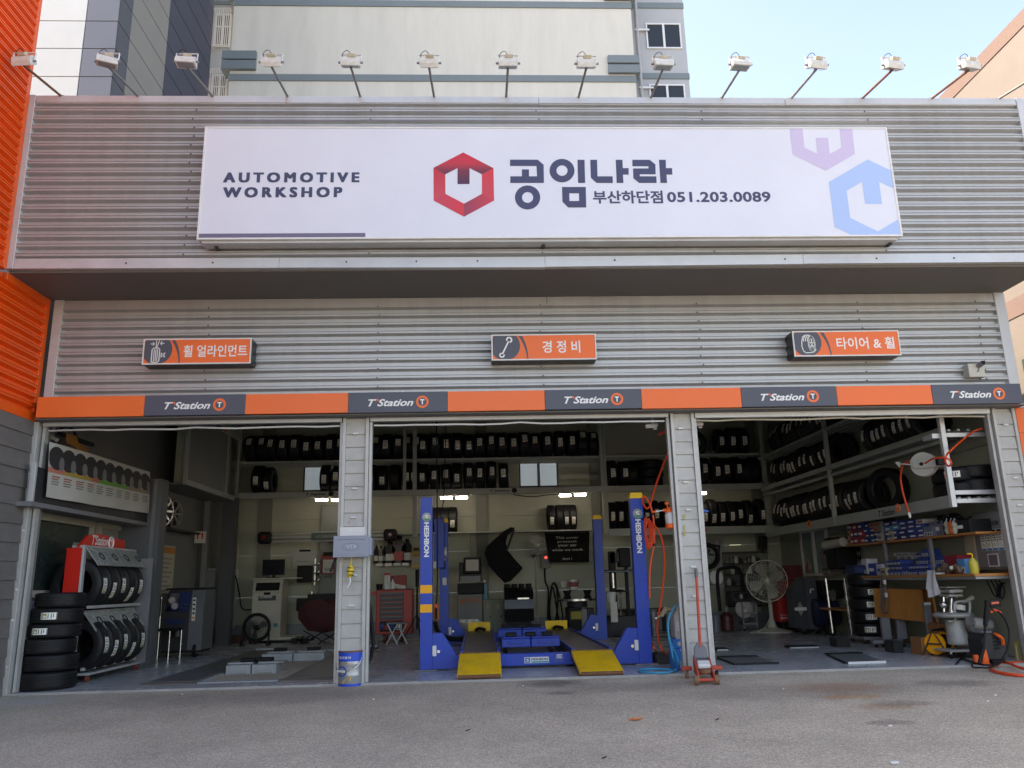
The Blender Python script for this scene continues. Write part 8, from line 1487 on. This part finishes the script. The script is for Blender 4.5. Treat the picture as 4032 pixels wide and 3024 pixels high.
# electric cabinet on the right wall near the pillar
xC = XR-.14; y0, y1 = max(.3,AX('K',1945,1500,xC).y), AX('K',1640,1500,xC).y; zlo = AX('L',1800,365,xC).z; zhi = AX('K',1750,1180,xC).z
t = thing('electric_cabinet', 'grey electric cabinet with tyre labels stuck on its door', 'cabinet', (xC,(y0+y1)/2,zlo)); ecm = M('sage grey paint',(.18,.20,.18)); B(xC,XR-.003,y0,y1,zlo,zhi,.006).build('body', midgray_m, t); B(xC-.015,xC-.001,y0+.02,y1-.02,zlo+.03,zhi-.03,.004).build('door', M('cabinet door grey',(.22,.23,.22),.45,0,.05,3), t)
w = y1-y0; yy = lambda s: y1-w*s
lettering('HANKOOK',(xC-.018,yy(.22),zlo+.74*(zhi-zlo)),-YV,ZV,w*.7,.08*(zhi-zlo),black_m,t,bold=.02); B(xC-.018,xC-.0155,yy(.18),yy(.08),zlo+.74*(zhi-zlo),zlo+.82*(zhi-zlo)).build('print_mark', M('brick print',(.35,.12,.06),.5), t)
for k in range(4):
    s0 = .22+.19*k; Hc = (zhi-zlo)*.36/.52; z0_ = zlo+.32*(zhi-zlo); B(xC-.018,xC-.0155,yy(s0+.165),yy(s0),z0_,z0_+.52*Hc).build('tyre_label', stk_w, t); B(xC-.020,xC-.0185,yy(s0+.155),yy(s0+.01),z0_+.46*Hc,z0_+.51*Hc).build('print_mark', black_m, t); B(xC-.020,xC-.0185,yy(s0+.155),yy(s0+.01),z0_+.002,z0_+.06*Hc).build('print_mark', bx_c, t)
    for q in range(3): B(xC-.020,xC-.0185,yy(s0+.14),yy(s0+.03),z0_+(.24+.06*q)*Hc,z0_+(.265+.06*q)*Hc).build('print_mark', stk_g, t)
    c = Vector((xC-.019,yy(s0+.08),z0_+.14*Hc)); MB().torus(c,(1,0,0),.035*Hc,.007*Hc,14,4).build('print_ring', stk_y, t)
B(xC-.018,xC-.0155,yy(.72),yy(.36),zlo+.05*(zhi-zlo),zlo+.27*(zhi-zlo)).build('notice', white_m, t); B(xC-.020,xC-.0185,yy(.68),yy(.40),zlo+.07*(zhi-zlo),zlo+.25*(zhi-zlo)).build('notice_print', M('purple grey print',(.16,.14,.17),.5), t)
p = AX('K',1640,1490,xC); B(xC-.02,XR-.01,y1+.002,y1+.25,zlo+.0,zlo+.6*(zhi-zlo),.004).build('cream_box', cream_m, t)
t = thing('dangling_cables', 'dark cables dangling below the bench near the right jamb', 'cables', AX('L',1850,600,XR-.1))
for k in range(4): MB().tube([AX('L',1750+40*k,470,XR-.12),AX('L',1790+45*k,560,XR-.10),AX('L',1830+25*k,630+10*k,XR-.1),AX('L',1880-10*k,600-20*k,XR-.1),AX('L',1900+10*k,500,XR-.1)],.008,6).build('cable', black_m, t)
# ================================================================ under the bench: folded table, tyres, drainer, reel, washer
Yt2 = 2.6
def tabletop(cs, Y0, Y1, lab):
    P = [AT('L',*c,Y) for c, Y in zip(cs,(Y0,Y1,Y1,Y0))]; t = thing('folding_table', lab, 'table', P[2], 'folded wooden tables'); nrm = (P[1]-P[0]).cross(P[3]-P[0]).normalized()
    MB().prism(P, nrm*.03).build('board', wood_m, t, smooth=False); return t, P
t, P = tabletop([(606,552),(1092,565),(1130,892),(628,838)], 3.1, 2.2, 'tilted plywood folding table standing on edge under the bench')
x0, x1 = AT('L',545,1075,2.9).x, AT('L',965,1075,2.5).x; zf = .12
for u in (735,890): p = AT('L',u,880,2.75); B(p.x-.07,p.x+.07,2.75,2.82,zf,p.z+.05,.006).build('leg', midgray_m, t)
B(x0,x1,2.68,2.80,.065,.12,.006).build('foot', midgray_m, t); casters(t, [(x0+.06,2.72),(x0+.5,2.72),(x1-.3,2.72),(x1-.06,2.72)], .03)
t, P = tabletop([(1095,568),(1190,572),(1248,895),(1190,880)], 2.35, 1.9, 'narrower plywood folding table standing behind the wide one')
p = AT('L',1150,700,2.0); B(p.x-.05,p.x+.05,2.0,2.06,.02,p.z,.005).build('leg', midgray_m, t); B(p.x-.05,p.x+.05,1.985,1.999,p.z-.03,p.z+.01).build('end_cap', white_m, t)
ts = AT('L',590,800,3.7); z = .13
for k in range(5):
    tyre((ts.x, 3.75, z+.1), ['lowest','second','third','fourth','topmost'][k]+' tyre of the wheeled stack beside the plywood table top', 'stacked tyres by the plywood table', (R(30-8*k), R(90), 0), 0 if k < 4 else None, .94, .9); z += .205
t = thing('tyre_dolly', 'low dolly under the tyre stack beside the plywood table top', 'dolly', (ts.x,3.75,0)); B(ts.x-.3,ts.x+.3,3.45,4.05,.07,.115,.006).build('deck', midgray_m, t); casters(t, [(ts.x-.25,3.5),(ts.x+.25,3.5),(ts.x-.25,4.0),(ts.x+.25,4.0)], .03)
t = thing('blue_tray', 'dark blue tray on top of the wheeled tyre stack', 'tray', (ts.x,3.75,z)); B(ts.x-.25,ts.x+.3,3.6,3.95,z+.0,z+.13,.01).build('tray', dkblue, t); B(ts.x-.27,ts.x+.32,3.58,3.97,z+.131,z+.145,.004).build('lip', dkblue, t)
t = thing('cord_bundle', 'bundle of grey cords hanging from the bench edge', 'cords', AX('L',715,800,xT-.03))
for k in range(4): MB().tube([AX('L',700+12*k,420,xT-.03),AX('L',680+15*k,520+20*k,xT-.05),AX('L',690+8*k,650,xT-.05),AX('L',685+6*k,760+10*k,xT-.05),AX('L',735+6*k,800,xT-.05),AX('L',745,740,xT-.05),AX('L',715+8*k,620,xT-.05),AX('L',725,500,xT-.04)],.008,6).build('cord', M('grey cord',(.14,.12,.10),.6), t)
for u, v in ((722,490),(738,620)): MB().obox(AX('L',u,v,xT-.06),(.04,.05,.07),None,.01).build('plug', paper_m, t)
Yk = 5.7; t = thing('air_compressor', 'dark blue air compressor tank behind the chrome bench legs', 'compressor', AT('L',130,1010,Yk)); p, q = AT('L',60,880,Yk), AT('L',330,880,Yk); zc = .42; navy_t = M('dark navy tank',(.012,.018,.05),.35,0,.1,4)
MB().lathe([(.02,0),(.20,.03),(.27,.10),(.27,.90),(.20,.97),(.02,1)],(p.x,Yk+.3,zc),(q.x,Yk+.3,zc),22,False).build('tank', navy_t, t); B(p.x+.2,p.x+.75,Yk+.12,Yk+.5,zc+.272,zc+.62,.03).build('motor', black_m, t); MB().cyl((p.x+.85,Yk+.28,zc+.48),(p.x+1.02,Yk+.24,zc+.48),.17,n=22).build('flywheel', darkgray_m, t); c = AT('L',205,622,Yk); MB().cyl((c.x,Yk+.1,c.z),(c.x+.02,Yk+.06,c.z),.11,n=20).build('end_cap', chrome_m, t); MB().cyl((c.x,Yk+.4,c.z),(c.x,Yk+.1,c.z),.14,n=20).build('intake', black_m, t)
for x in (p.x+.2,q.x-.2):
    for y in (Yk+.12,Yk+.48): B(x-.03,x+.03,y-.03,y+.03,0,zc-.15).build('foot', black_m, t)
B(c.x-.05,c.x+.05,Yk+.2,Yk+.3,zc+.25,c.z-.10).build('intake_stand', black_m, t)
# oil drainer
Yd = .95; dx = AT('L',1450,1000,Yd).x; zq = lambda v: AT('L',1450,v,Yd).z
t = thing('oil_drainer', 'grey wheeled oil drainer with a round tank and pantograph tray', 'drainer', (dx,Yd,0)); dm = M('chalky grey enamel',(.36,.36,.33),.5,.1,.12,8,dirt=.35)
MB().lathe([(.12,0),(.135,.06),(.135,.92),(.12,1)],(dx,Yd,zq(1120)),(dx,Yd,zq(870)),22).build('tank', dm, t); MB().lathe([(.24,0),(.26,.3),(.26,.7),(.22,1)],(dx-.02,Yd,zq(840)),(dx-.02,Yd,zq(795)),26).build('bowl', dm, t)
MB().tube([AT('L',u,v,Yd-.12) for u,v in ((1360,885),(1430,870),(1425,730),(1450,690),(1560,685),(1580,720),(1565,860),(1510,885))],.018,8).build('handle', dm, t)
for u,v,w,h in ((1395,542,200,10),(1395,580,140,30),(1390,625,150,20)): p = AT('L',u,v,Yd); ww = w/2.553/3174*11; hh = h/2.553/3174*11; B(p.x-ww/2,p.x+ww/2,Yd-.12,Yd+.12,p.z-hh/2,p.z+hh/2,.004).build('tray_bar', dm, t)
for s in (-1,1): p, q = AT('L',1395+s*60,560,Yd), AT('L',1395-s*55,650,Yd); MB().bar(p,q,.02,.02).build('scissor_arm', dm, t)
p, q = AT('L',1395,650,Yd), AT('L',1395,800,Yd); MB().cyl(q,p,.035,.02,12).build('stem', chrome_m, t); MB().cyl(AT('L',1315,640,Yd),AT('L',1320,790,Yd),.02,n=8).build('valve_rod', chrome_m, t); MB().sphere(AT('L',1312,720,Yd),.05,10,8).build('valve', chrome_m, t); MB().cyl(AT('L',1500,700,Yd),AT('L',1610,645,Yd),.02,.035,10).build('drain_pipe', cream_m, t); MB().cyl(AT('L',1480,770,Yd-.1),AT('L',1480,720,Yd-.1),.07,n=14).build('filter', paper_m, t)
B(dx-.26,dx+.28,Yd-.22,Yd+.2,.085,.11,.005).build('base', dm, t)
for x,y in ((dx-.24,Yd-.2),(dx+.25,Yd-.2),(dx,Yd+.2)): MB().torus((x,y,.04),(1,0,0),.026,.014,14,6).build('caster', black_m, t); MB().cyl((x,y,.06),(x,y,.085),.02,n=8).build('fork', chrome_m, t)
# yellow cable reel
rc = AZ('L',1230,1232); Yr2 = rc.y; cL, cR = AT('L',1232,1122,Yr2), AT('L',1322,1108,Yr2+.2); rad = abs(AT('L',1232,1232,Yr2).z-AT('L',1232,1012,Yr2).z)/2
cL.z = rad+.015; cR.z = rad+.015
t = thing('cable_reel', 'yellow cable reel in a dark frame under the bench', 'reel', (cL.x,Yr2,0)); axr = (cR-cL).normalized(); am = M('amber plastic',S(240,160,10),.4,0,.06,5)
for c in (cL,cR): MB().lathe([(rad*.98,0),(rad,.5),(rad*.98,1)],c-axr*.012,c+axr*.012,30).build('flange', am, t)
MB().cyl(cL+axr*.013,cR-axr*.013,rad*.78,n=24).build('cable_drum', M('black rubber',(.02,.02,.02)), t)
for c, s in ((cL,-1),(cR,1)):
    o = c+axr*s*.03; d = Vector((-axr.y,axr.x,0)); b = MB(); b.tube([o+d*-.17+Vector((0,0,-rad)),o+Vector((0,0,rad*1.25)),o+d*.17+Vector((0,0,-rad))],.012,8,1); b.bar(o+d*-.09,o+d*.09,.02,.02); b.build('frame_side', M('dark frame steel',(.05,.04,.035),.5,.3), t)
MB().bar(cL-axr*.03+Vector((0,0,rad*1.25)),cR+axr*.03+Vector((0,0,rad*1.25)),.028,.028).build('handle', black_m, t)
# cartons
for k, (u0,v0,u1,v1,Y,lab) in enumerate(((1258,905,1395,1110,1.75,'brown carton behind the yellow reel'),(1335,945,1570,1105,1.55,'wide brown carton behind the oil drainer'),(1095,1050,1165,1215,1.35,'narrow brown carton left of the yellow reel'),(1545,1078,1670,1168,1.3,'small white carton right of the oil drainer'))):
    a = RB('L',u0,v0,u1,v1,Y); t = thing('carton', lab, 'carton', ((a[0]+a[1])/2,Y+.15,0), 'cartons under the bench'); hh = max(a[3],.15); B(a[0],a[1],Y,Y+.3,0,hh,.004).build('box', carton_m if k < 3 else white_m, t); B(a[0]+.02,a[1]-.02,Y-.002,Y-.0005,hh*.5,hh*.51).build('flap_line', M('dark brown line',(.10,.06,.03),.8), t); B(a[0]+.08,a[0]+.14,Y-.003,Y-.0005,hh*.6,hh*.75).build('print_mark', MATS['dark brown line'], t)
# bench grinder and washer
Yg2 = .75; c = AT('L',1740,910,Yg2); t = thing('bench_grinder', 'grey double-wheeled bench grinder near the right jamb', 'grinder', AT('L',1740,980,Yg2)); MB().lathe([(.07,0),(.085,.2),(.085,.8),(.07,1)],AT('L',1610,905,Yg2),AT('L',1790,925,Yg2),18).build('motor', dm, t)
for u,v in ((1600,905),(1790,922)): p = AT('L',u,v,Yg2); d = Vector((.5,-.8,0)).normalized(); MB().cyl(p-d*.025,p+d*.025,.12,n=24).build('wheel', M('abrasive',(.16,.15,.14),.8,0,.2,20), t); MB().cyl(p+d*.026,p+d*.04,.03,n=12).build('nut', chrome_m, t)
B(c.x-.12,c.x+.12,Yg2+.02,Yg2+.14,0,c.z-.08,.01).build('stand', black_m, t)
wp = AZ('L',1830,1322); Yw2 = wp.y+.08; a = RB('L',1710,1010,1945,1315,Yw2); t = thing('pressure_washer', 'black pressure washer with orange feet at the right jamb', 'pressure washer', ((a[0]+a[1])/2,Yw2+.15,0)); hh = a[3]
MB().prism([(a[0],Yw2,.06),(a[1],Yw2,.06),(a[1]-.01,Yw2,hh*.75),(a[1]-.06,Yw2,hh*.97),(a[0]+.05,Yw2,hh),(a[0]+.0,Yw2,hh*.8)],(0,.30,0)).build('body', M('washer black',(.025,.025,.028),.45,0,.1,6,spec=.35), t, smooth=False); B(a[0]+.06,a[1]-.08,Yw2+.05,Yw2+.25,hh+.001,hh+.03,.01).build('top_plate', midgray_m, t)
for k in range(6): B(a[0]+.15,a[1]-.08,Yw2-.012,Yw2-.001,.18+.04*k,.20+.04*k,.003).build('vent_slat', black_m, t)
MB().prism([(a[0]-.04,Yw2-.02,.0),(a[0]+.05,Yw2-.02,.0),(a[0]+.03,Yw2-.02,hh*.5),(a[0]-.0,Yw2-.02,hh*.5)],(0,.04,0)).build('orange_foot', orange_pl, t, smooth=False); B(a[0]-.14,a[0]-.08,Yw2-.03,Yw2+.02,.0,.12,.01).build('orange_foot', orange_pl, t); B(a[0]+.1,a[1]-.02,Yw2+.0,Yw2+.3,.0,.058,.01).build('base', black_m, t)
MB().tube([AT('L',1830,1010,Yw2),AT('L',1870,1030,Yw2-.05),AT('L',1905,1060,Yw2-.05),AT('L',1915,1120,Yw2-.03)],.02,8).build('handle', orange_pl, t)
Yg3 = Yw2-.12; t = thing('spray_lance', 'black and orange spray lance leaning on the pressure washer', 'lance', AZ('L',1690,1320)); MB().bar(AT('L',1735,690,Yg3),AT('L',1880,665,Yg3),.05,.045,c=.01).build('gun_top', black_m, t); MB().bar(AT('L',1880,680,Yg3),AT('L',1880,735,Yg3),.03,.04,c=.008).build('gun_guard', black_m, t); MB().bar(AT('L',1785,735,Yg3),AT('L',1880,722,Yg3),.025,.04,c=.006).build('gun_lower', black_m, t); MB().bar(AT('L',1790,705,Yg3-.02),AT('L',1868,695,Yg3-.02),.035,.03,c=.006).build('trigger', M('salmon plastic',S(220,110,80),.5), t); MB().bar(AT('L',1755,690,Yg3),AT('L',1735,930,Yg3),.055,.045,c=.012).build('grip', black_m, t); MB().cyl(AT('L',1735,930,Yg3),AT('L',1715,1160,Yg3),.016,n=8).build('tube', black_m, t); MB().cyl(AT('L',1715,1160,Yg3),AT('L',1672,1310,Yg3),.025,.02,10).build('nozzle', black_m, t); MB().obox(AT('L',1795,790,Yg3),(.03,.03,.025),None,.006).build('clip', orange_pl, t)
hose('washer_hose', 'black hose arching from the spray lance down to the washer', [AT('L',1800,765,Yg3),AT('L',1870,790,Yg3-.02),AT('L',1940,880,Yg3-.02),AT('L',1975,1000,Yg3),AT('L',1965,1130,Yg3),AT('L',1920,1240,Yg3),AZ('L',1860,1315,.02),AZ('L',1700,1320,.02),AZ('L',1560,1280,.02),AZ('L',1490,1245,.02)], .012, black_m)
hose('washer_hose', 'orange stretch of hose at the spray lance', [AT('L',1815,768,Yg3-.01),AT('L',1850,778,Yg3-.012),AT('L',1895,800,Yg3-.01)], .016, hose_o)
hose('power_cord', 'black cord looping on the floor in front of the washer', [AZ('L',1440,1312,.015),AZ('L',1560,1180,.015),AZ('L',1650,1190,.015),AZ('L',1600,1330,.015),AZ('L',1700,1350,.015),AZ('L',1790,1345,.015),AZ('L',1900,1290,.015)], .010, black_m)
g2 = lambda u, v: (lambda p: Vector((p.x,p.y,gz(p.y)+.02)))(AZ('L',u,v,-.03))
hose('garden_hose', 'orange hose curling over the asphalt at the right edge', [AZ('L',1890,1285,.02),AZ('L',1960,1300,.02),AZ('L',2050,1340,.02),AZ('L',2130,1365,.02),AZ('L',2200,1378,.02)], .018, hose_o)
hose('garden_hose', 'orange hose loop lying on the asphalt in front of the right jamb', [g2(2200,1432),g2(2050,1428),g2(1900,1412),g2(1810,1390),g2(1790,1365),g2(1850,1345),g2(1980,1330),g2(2110,1318)], .018, hose_o)
t = thing('yellow_board', 'small yellow board leaning behind the right jamb', 'board', AT('L',2070,1310,.35)); q = [AT('L',2030,1110,.35),AT('L',2065,1080,.35),AT('L',2115,1310,.35),AT('L',2060,1312,.35)]; MB().prism(q,(0,.03,0)).build('board', M('dull yellow board',(.42,.34,.08),.6,0,.1,6), t, smooth=False); MB().bar(q[0]+Vector((.01,-.005,-.02)),q[3]+Vector((.01,-.005,.02)),.012,.008).build('edge', paper_m, t)
# floor plates and blocks in the right bay
fp = M('plate steel',(.16,.165,.165),.45,.2,.15,5,dirt=.3)
for k, (q, lab) in enumerate((([(590,1258),(990,1250),(1190,1312),(760,1325)],'left steel floor plate hatch of the right bay'),([(1690,1228),(2030,1215),(2260,1300),(1880,1312)],'right steel floor plate hatch of the right bay'))):
    P = [AZ('J',u,v) for u,v in q]; t = thing('floor_hatch', lab, 'floor plate', P[0], 'steel floor hatches'); MB().prism([p+Vector((0,0,.001)) for p in P],(0,0,.012)).build('plate', fp, t, smooth=False)
    MB().bar(P[3]+Vector((0,-.02,.012)),P[2]+Vector((0,-.02,.012)),.024,.03).build('edge_bar', galv_trim if k else black_m, t); MB().bar(P[0]+Vector((0,.05,.02)),P[1]+Vector((0,.05,.02)),.14,.016).build('rubber_strip', black_m, t); MB().bar(P[0]+Vector((-.02,0,.01)),P[3]+Vector((-.02,0,.01)),.03,.02).build('side_gap', black_m, t)
for k, (u0,u1,v) in enumerate(((540,690,1172),(1270,1625,1150))):
    p, q = AZ('J',u0,v), AZ('J',u1,v); t = thing('rubber_strip', ['short','long'][k]+' black rubber strip lying on the rear floor of the right bay', 'strip', p); B(p.x,q.x,p.y-.1,p.y+.12,.001,.03,.006).build('strip', black_m, t); B(p.x+.02,q.x-.02,p.y-.12,p.y-.101,.001,.012).build('edge', galv_trim, t)
for k, (u0,u1,v,hh) in enumerate(((250,412,1145,.13),(825,940,1203,.16))):
    p, q = AZ('L',u0,v), AZ('L',u1,v); t = thing('rubber_block', ['dark rubber block lying near the bench legs','dark rubber block lying near the yellow reel'][k], 'block', p); B(p.x,q.x,p.y,p.y+.3,0,hh,.01).build('block', MATS['black rubber'], t); B(p.x+.02,q.x-.02,p.y+.02,p.y+.28,hh+.0005,hh+.008).build('top_pad', darkgray_m, t)
lm = M('worn pale line',(.34,.35,.35),.5,0,.3,12); t = thing('floor_marking', 'thin pale lines painted on the right bay floor', 'marking', AZ('J',1200,1260)); b = MB()
for (u0,v0,u1,v1) in ((570,1130,1020,1270),(1020,1265,1660,1250),(1440,1110,1800,1185),(1100,1118,1450,1110),(1330,1165,1640,1250)):
    p, q = AZ('J',u0,v0,.003), AZ('J',u1,v1,.003); d = (q-p).normalized(); s = Vector((-d.y,d.x,0))*.02; b.poly([p-s,q-s,q+s,p+s])
b.build('line', lm, t, smooth=False)
# ================================================================ hose reel above, cameras, small fixings
xh = rx-.12; c = AX('K',1118,712,xh); rad = abs(AX('K',1118,585,xh).z-AX('K',1118,835,xh).z)/2
t = thing('hose_reel', 'grey wall hose reel with orange hose on the right rack', 'hose reel', c+Vector((0,0,-rad))); ax_ = Vector((-.75,-.66,0)).normalized(); rm = M('reel grey',(.42,.42,.38),.5,.1,.08,6,dirt=.2)
for s in (-.05,.05): MB().lathe([(rad*.98,0),(rad,.5),(rad*.98,1)],c+ax_*(s-.006),c+ax_*(s+.006),32).build('flange', rm, t)
MB().cyl(c-ax_*.044,c+ax_*.044,rad*.7,n=22).build('drum', hose_o, t); sd_ = Vector((-ax_.y,ax_.x,0)); o = c+ax_*.075
MB().prism([o+sd_*a_+Vector((0,0,b2)) for a_,b2 in ((.34,.07),(-.10,.05),(-.14,.0),(-.10,-.05),(.34,-.07))],ax_*.012).build('arm_plate', rm, t, smooth=False); MB().bar(o-sd_*.10,o-sd_*.30+Vector((0,0,.04)),.03,.015).build('guide_arm', rm, t); MB().prism([o-sd_*(.30+a_)+Vector((0,0,.04+b2)) for a_,b2 in ((0,.03),(.06,.03),(.0,-.06))],ax_*.02).build('hose_guide', rm, t, smooth=False)
MB().cyl(o,o+ax_*.03,.025,n=12).build('hub', black_m, t); B(rx-.1,rx+.02,c.y-.34,c.y-.26,c.z-.05,c.z+.05).build('bracket', black_m, t); MB().obox(o+sd_*.22+ax_*.014,(.06,.06,.05),None,.005).build('label_print', paper_m, t)
hose('air_hose', 'orange hose hanging down from the hose reel', [AX('K',978,680,xh-.05),AX('K',930,700,xh-.08),AX('K',895,760,xh-.08),AX('K',885,860,xh-.08),AX('K',905,980,xh-.08),AX('K',940,1110,xh-.08),AX('K',968,1200,xh-.08)], .014, hose_o)
hose('air_hose', 'orange hose running from the hose reel to the right jamb with one loop', [AX('K',1130,700,xh-.10),AX('K',1210,655,xh-.12),AX('K',1300,642,xh-.1),AX('K',1370,660,xh-.05),AX('K',1392,705,xh-.03),AX('K',1365,728,xh-.02),AX('K',1335,690,xh),AX('K',1345,620,xh+.05),AX('K',1400,560,xh+.1),AT('K',1500,470,.35),AT('K',1610,385,.25),AT('K',1705,347,.15)], .013, hose_o)
p = AX('K',968,1215,xh-.08); t = thing('hose_coupling', 'brass coupling at the end of the hanging reel hose', 'coupling', p); MB().cyl(p+Vector((0,0,.03)),p+Vector((.01,0,-.03)),.022,n=10).build('coupling', paper_m, t); MB().cyl(p+Vector((.01,0,-.03)),p+Vector((.012,0,-.05)),.014,n=8).build('tip', chrome_m, t)
for k, (f_,u,v,lab) in enumerate((('G',1562,215,'small white camera under the lintel left of the right pillar'),('G',2053,198,'small white camera under the lintel right of the right pillar'))):
    c = AT(f_,u,v,.35); t = thing('security_camera', lab, 'camera', c); MB().bar(c+Vector((-.085,-.01,-.005)),c+Vector((.085,-.02,.005)),.055,.055,c=.01).build('camera_body', white_m, t); B(c.x-.0,c.x+.04,.34,.37,c.z+.03,c.z+.16).build('bracket', galv_trim, t); MB().obox(c+Vector((.05,0,-.04)),(.05,.03,.025),None,.004).build('sensor', paper_m, t)
t = thing('reflector', 'small triangular white marker on top of the band', 'marker', AT('Y',397,1070,-.22)); c = AT('Y',397,1062,-.22); MB().prism([c+Vector((x,0,z)) for x,z in ((-.02,-.022),(.025,-.022),(.0,.03))],(0,.02,0)).build('plate', white_m, t, smooth=False); MB().cyl(c+Vector((0,-.006,-.005)),c+Vector((0,0,-.005)),.006,n=8).build('screw', black_m, t)
# ================================================================ litter on the asphalt
def litter(name, lab, cat, f_, u, v, pts, mat, th=.006):
    p = AZ(f_,u,v,-.05)
    for _ in range(3): p = AZ(f_,u,v,gz(p.y))
    b = MB(); b.prism([p+Vector((x,y,.004+.02*z)) for x,y,z in pts],(0,0,th)); tag(b.build(name, mat, None, smooth=False), lab, cat)
lv = M('dry orange leaf',S(235,130,50),.7,0,.2,20); wh = M('white scrap',(.75,.75,.73),.6,0,.05,20)
litter('dry_leaf','bright orange dry leaf lying on the asphalt','leaf','P',2503,2837,[(-.07,0,0),(-.02,-.03,.5),(.05,-.01,1),(.07,.02,.3),(.0,.03,.6)],lv)
for k, (u,v,w) in enumerate(((3920,2741,.012),(3890,2765,.012),(3505,2862,.016),(3522,3008,.03),(717,2736,.008),(3085,2715,.006),(2060,2703,.008),(1470,2756,.008))):
    litter('paper_scrap',['round white speck on the asphalt at far right','white sliver on the asphalt at far right below the speck','white chip on the asphalt right of centre','white cigarette end at the bottom right','white speck in front of the left bay','white speck in front of the right bay','white speck in front of the lift','white speck near the steel pail'][k],'litter','P',u,v,[(-w,-w*.5,0),(w,-w*.4,0),(w*1.1,w*.4,.2),(-w*.9,w*.6,.1)],wh,.008)
for k, (u,v) in enumerate(((1842,2881),(2380,2990),(2825,2838))): litter('dark_scrap',['dark leaf scrap on the asphalt left of centre','dark twig on the asphalt near the bottom','dark stone chip in front of the trolley jack'][k],'litter','P',u,v,[(-.022,-.006,0),(.016,.008,.4),(.022,.016,.6),(-.012,.008,.2)],black_m,.005)
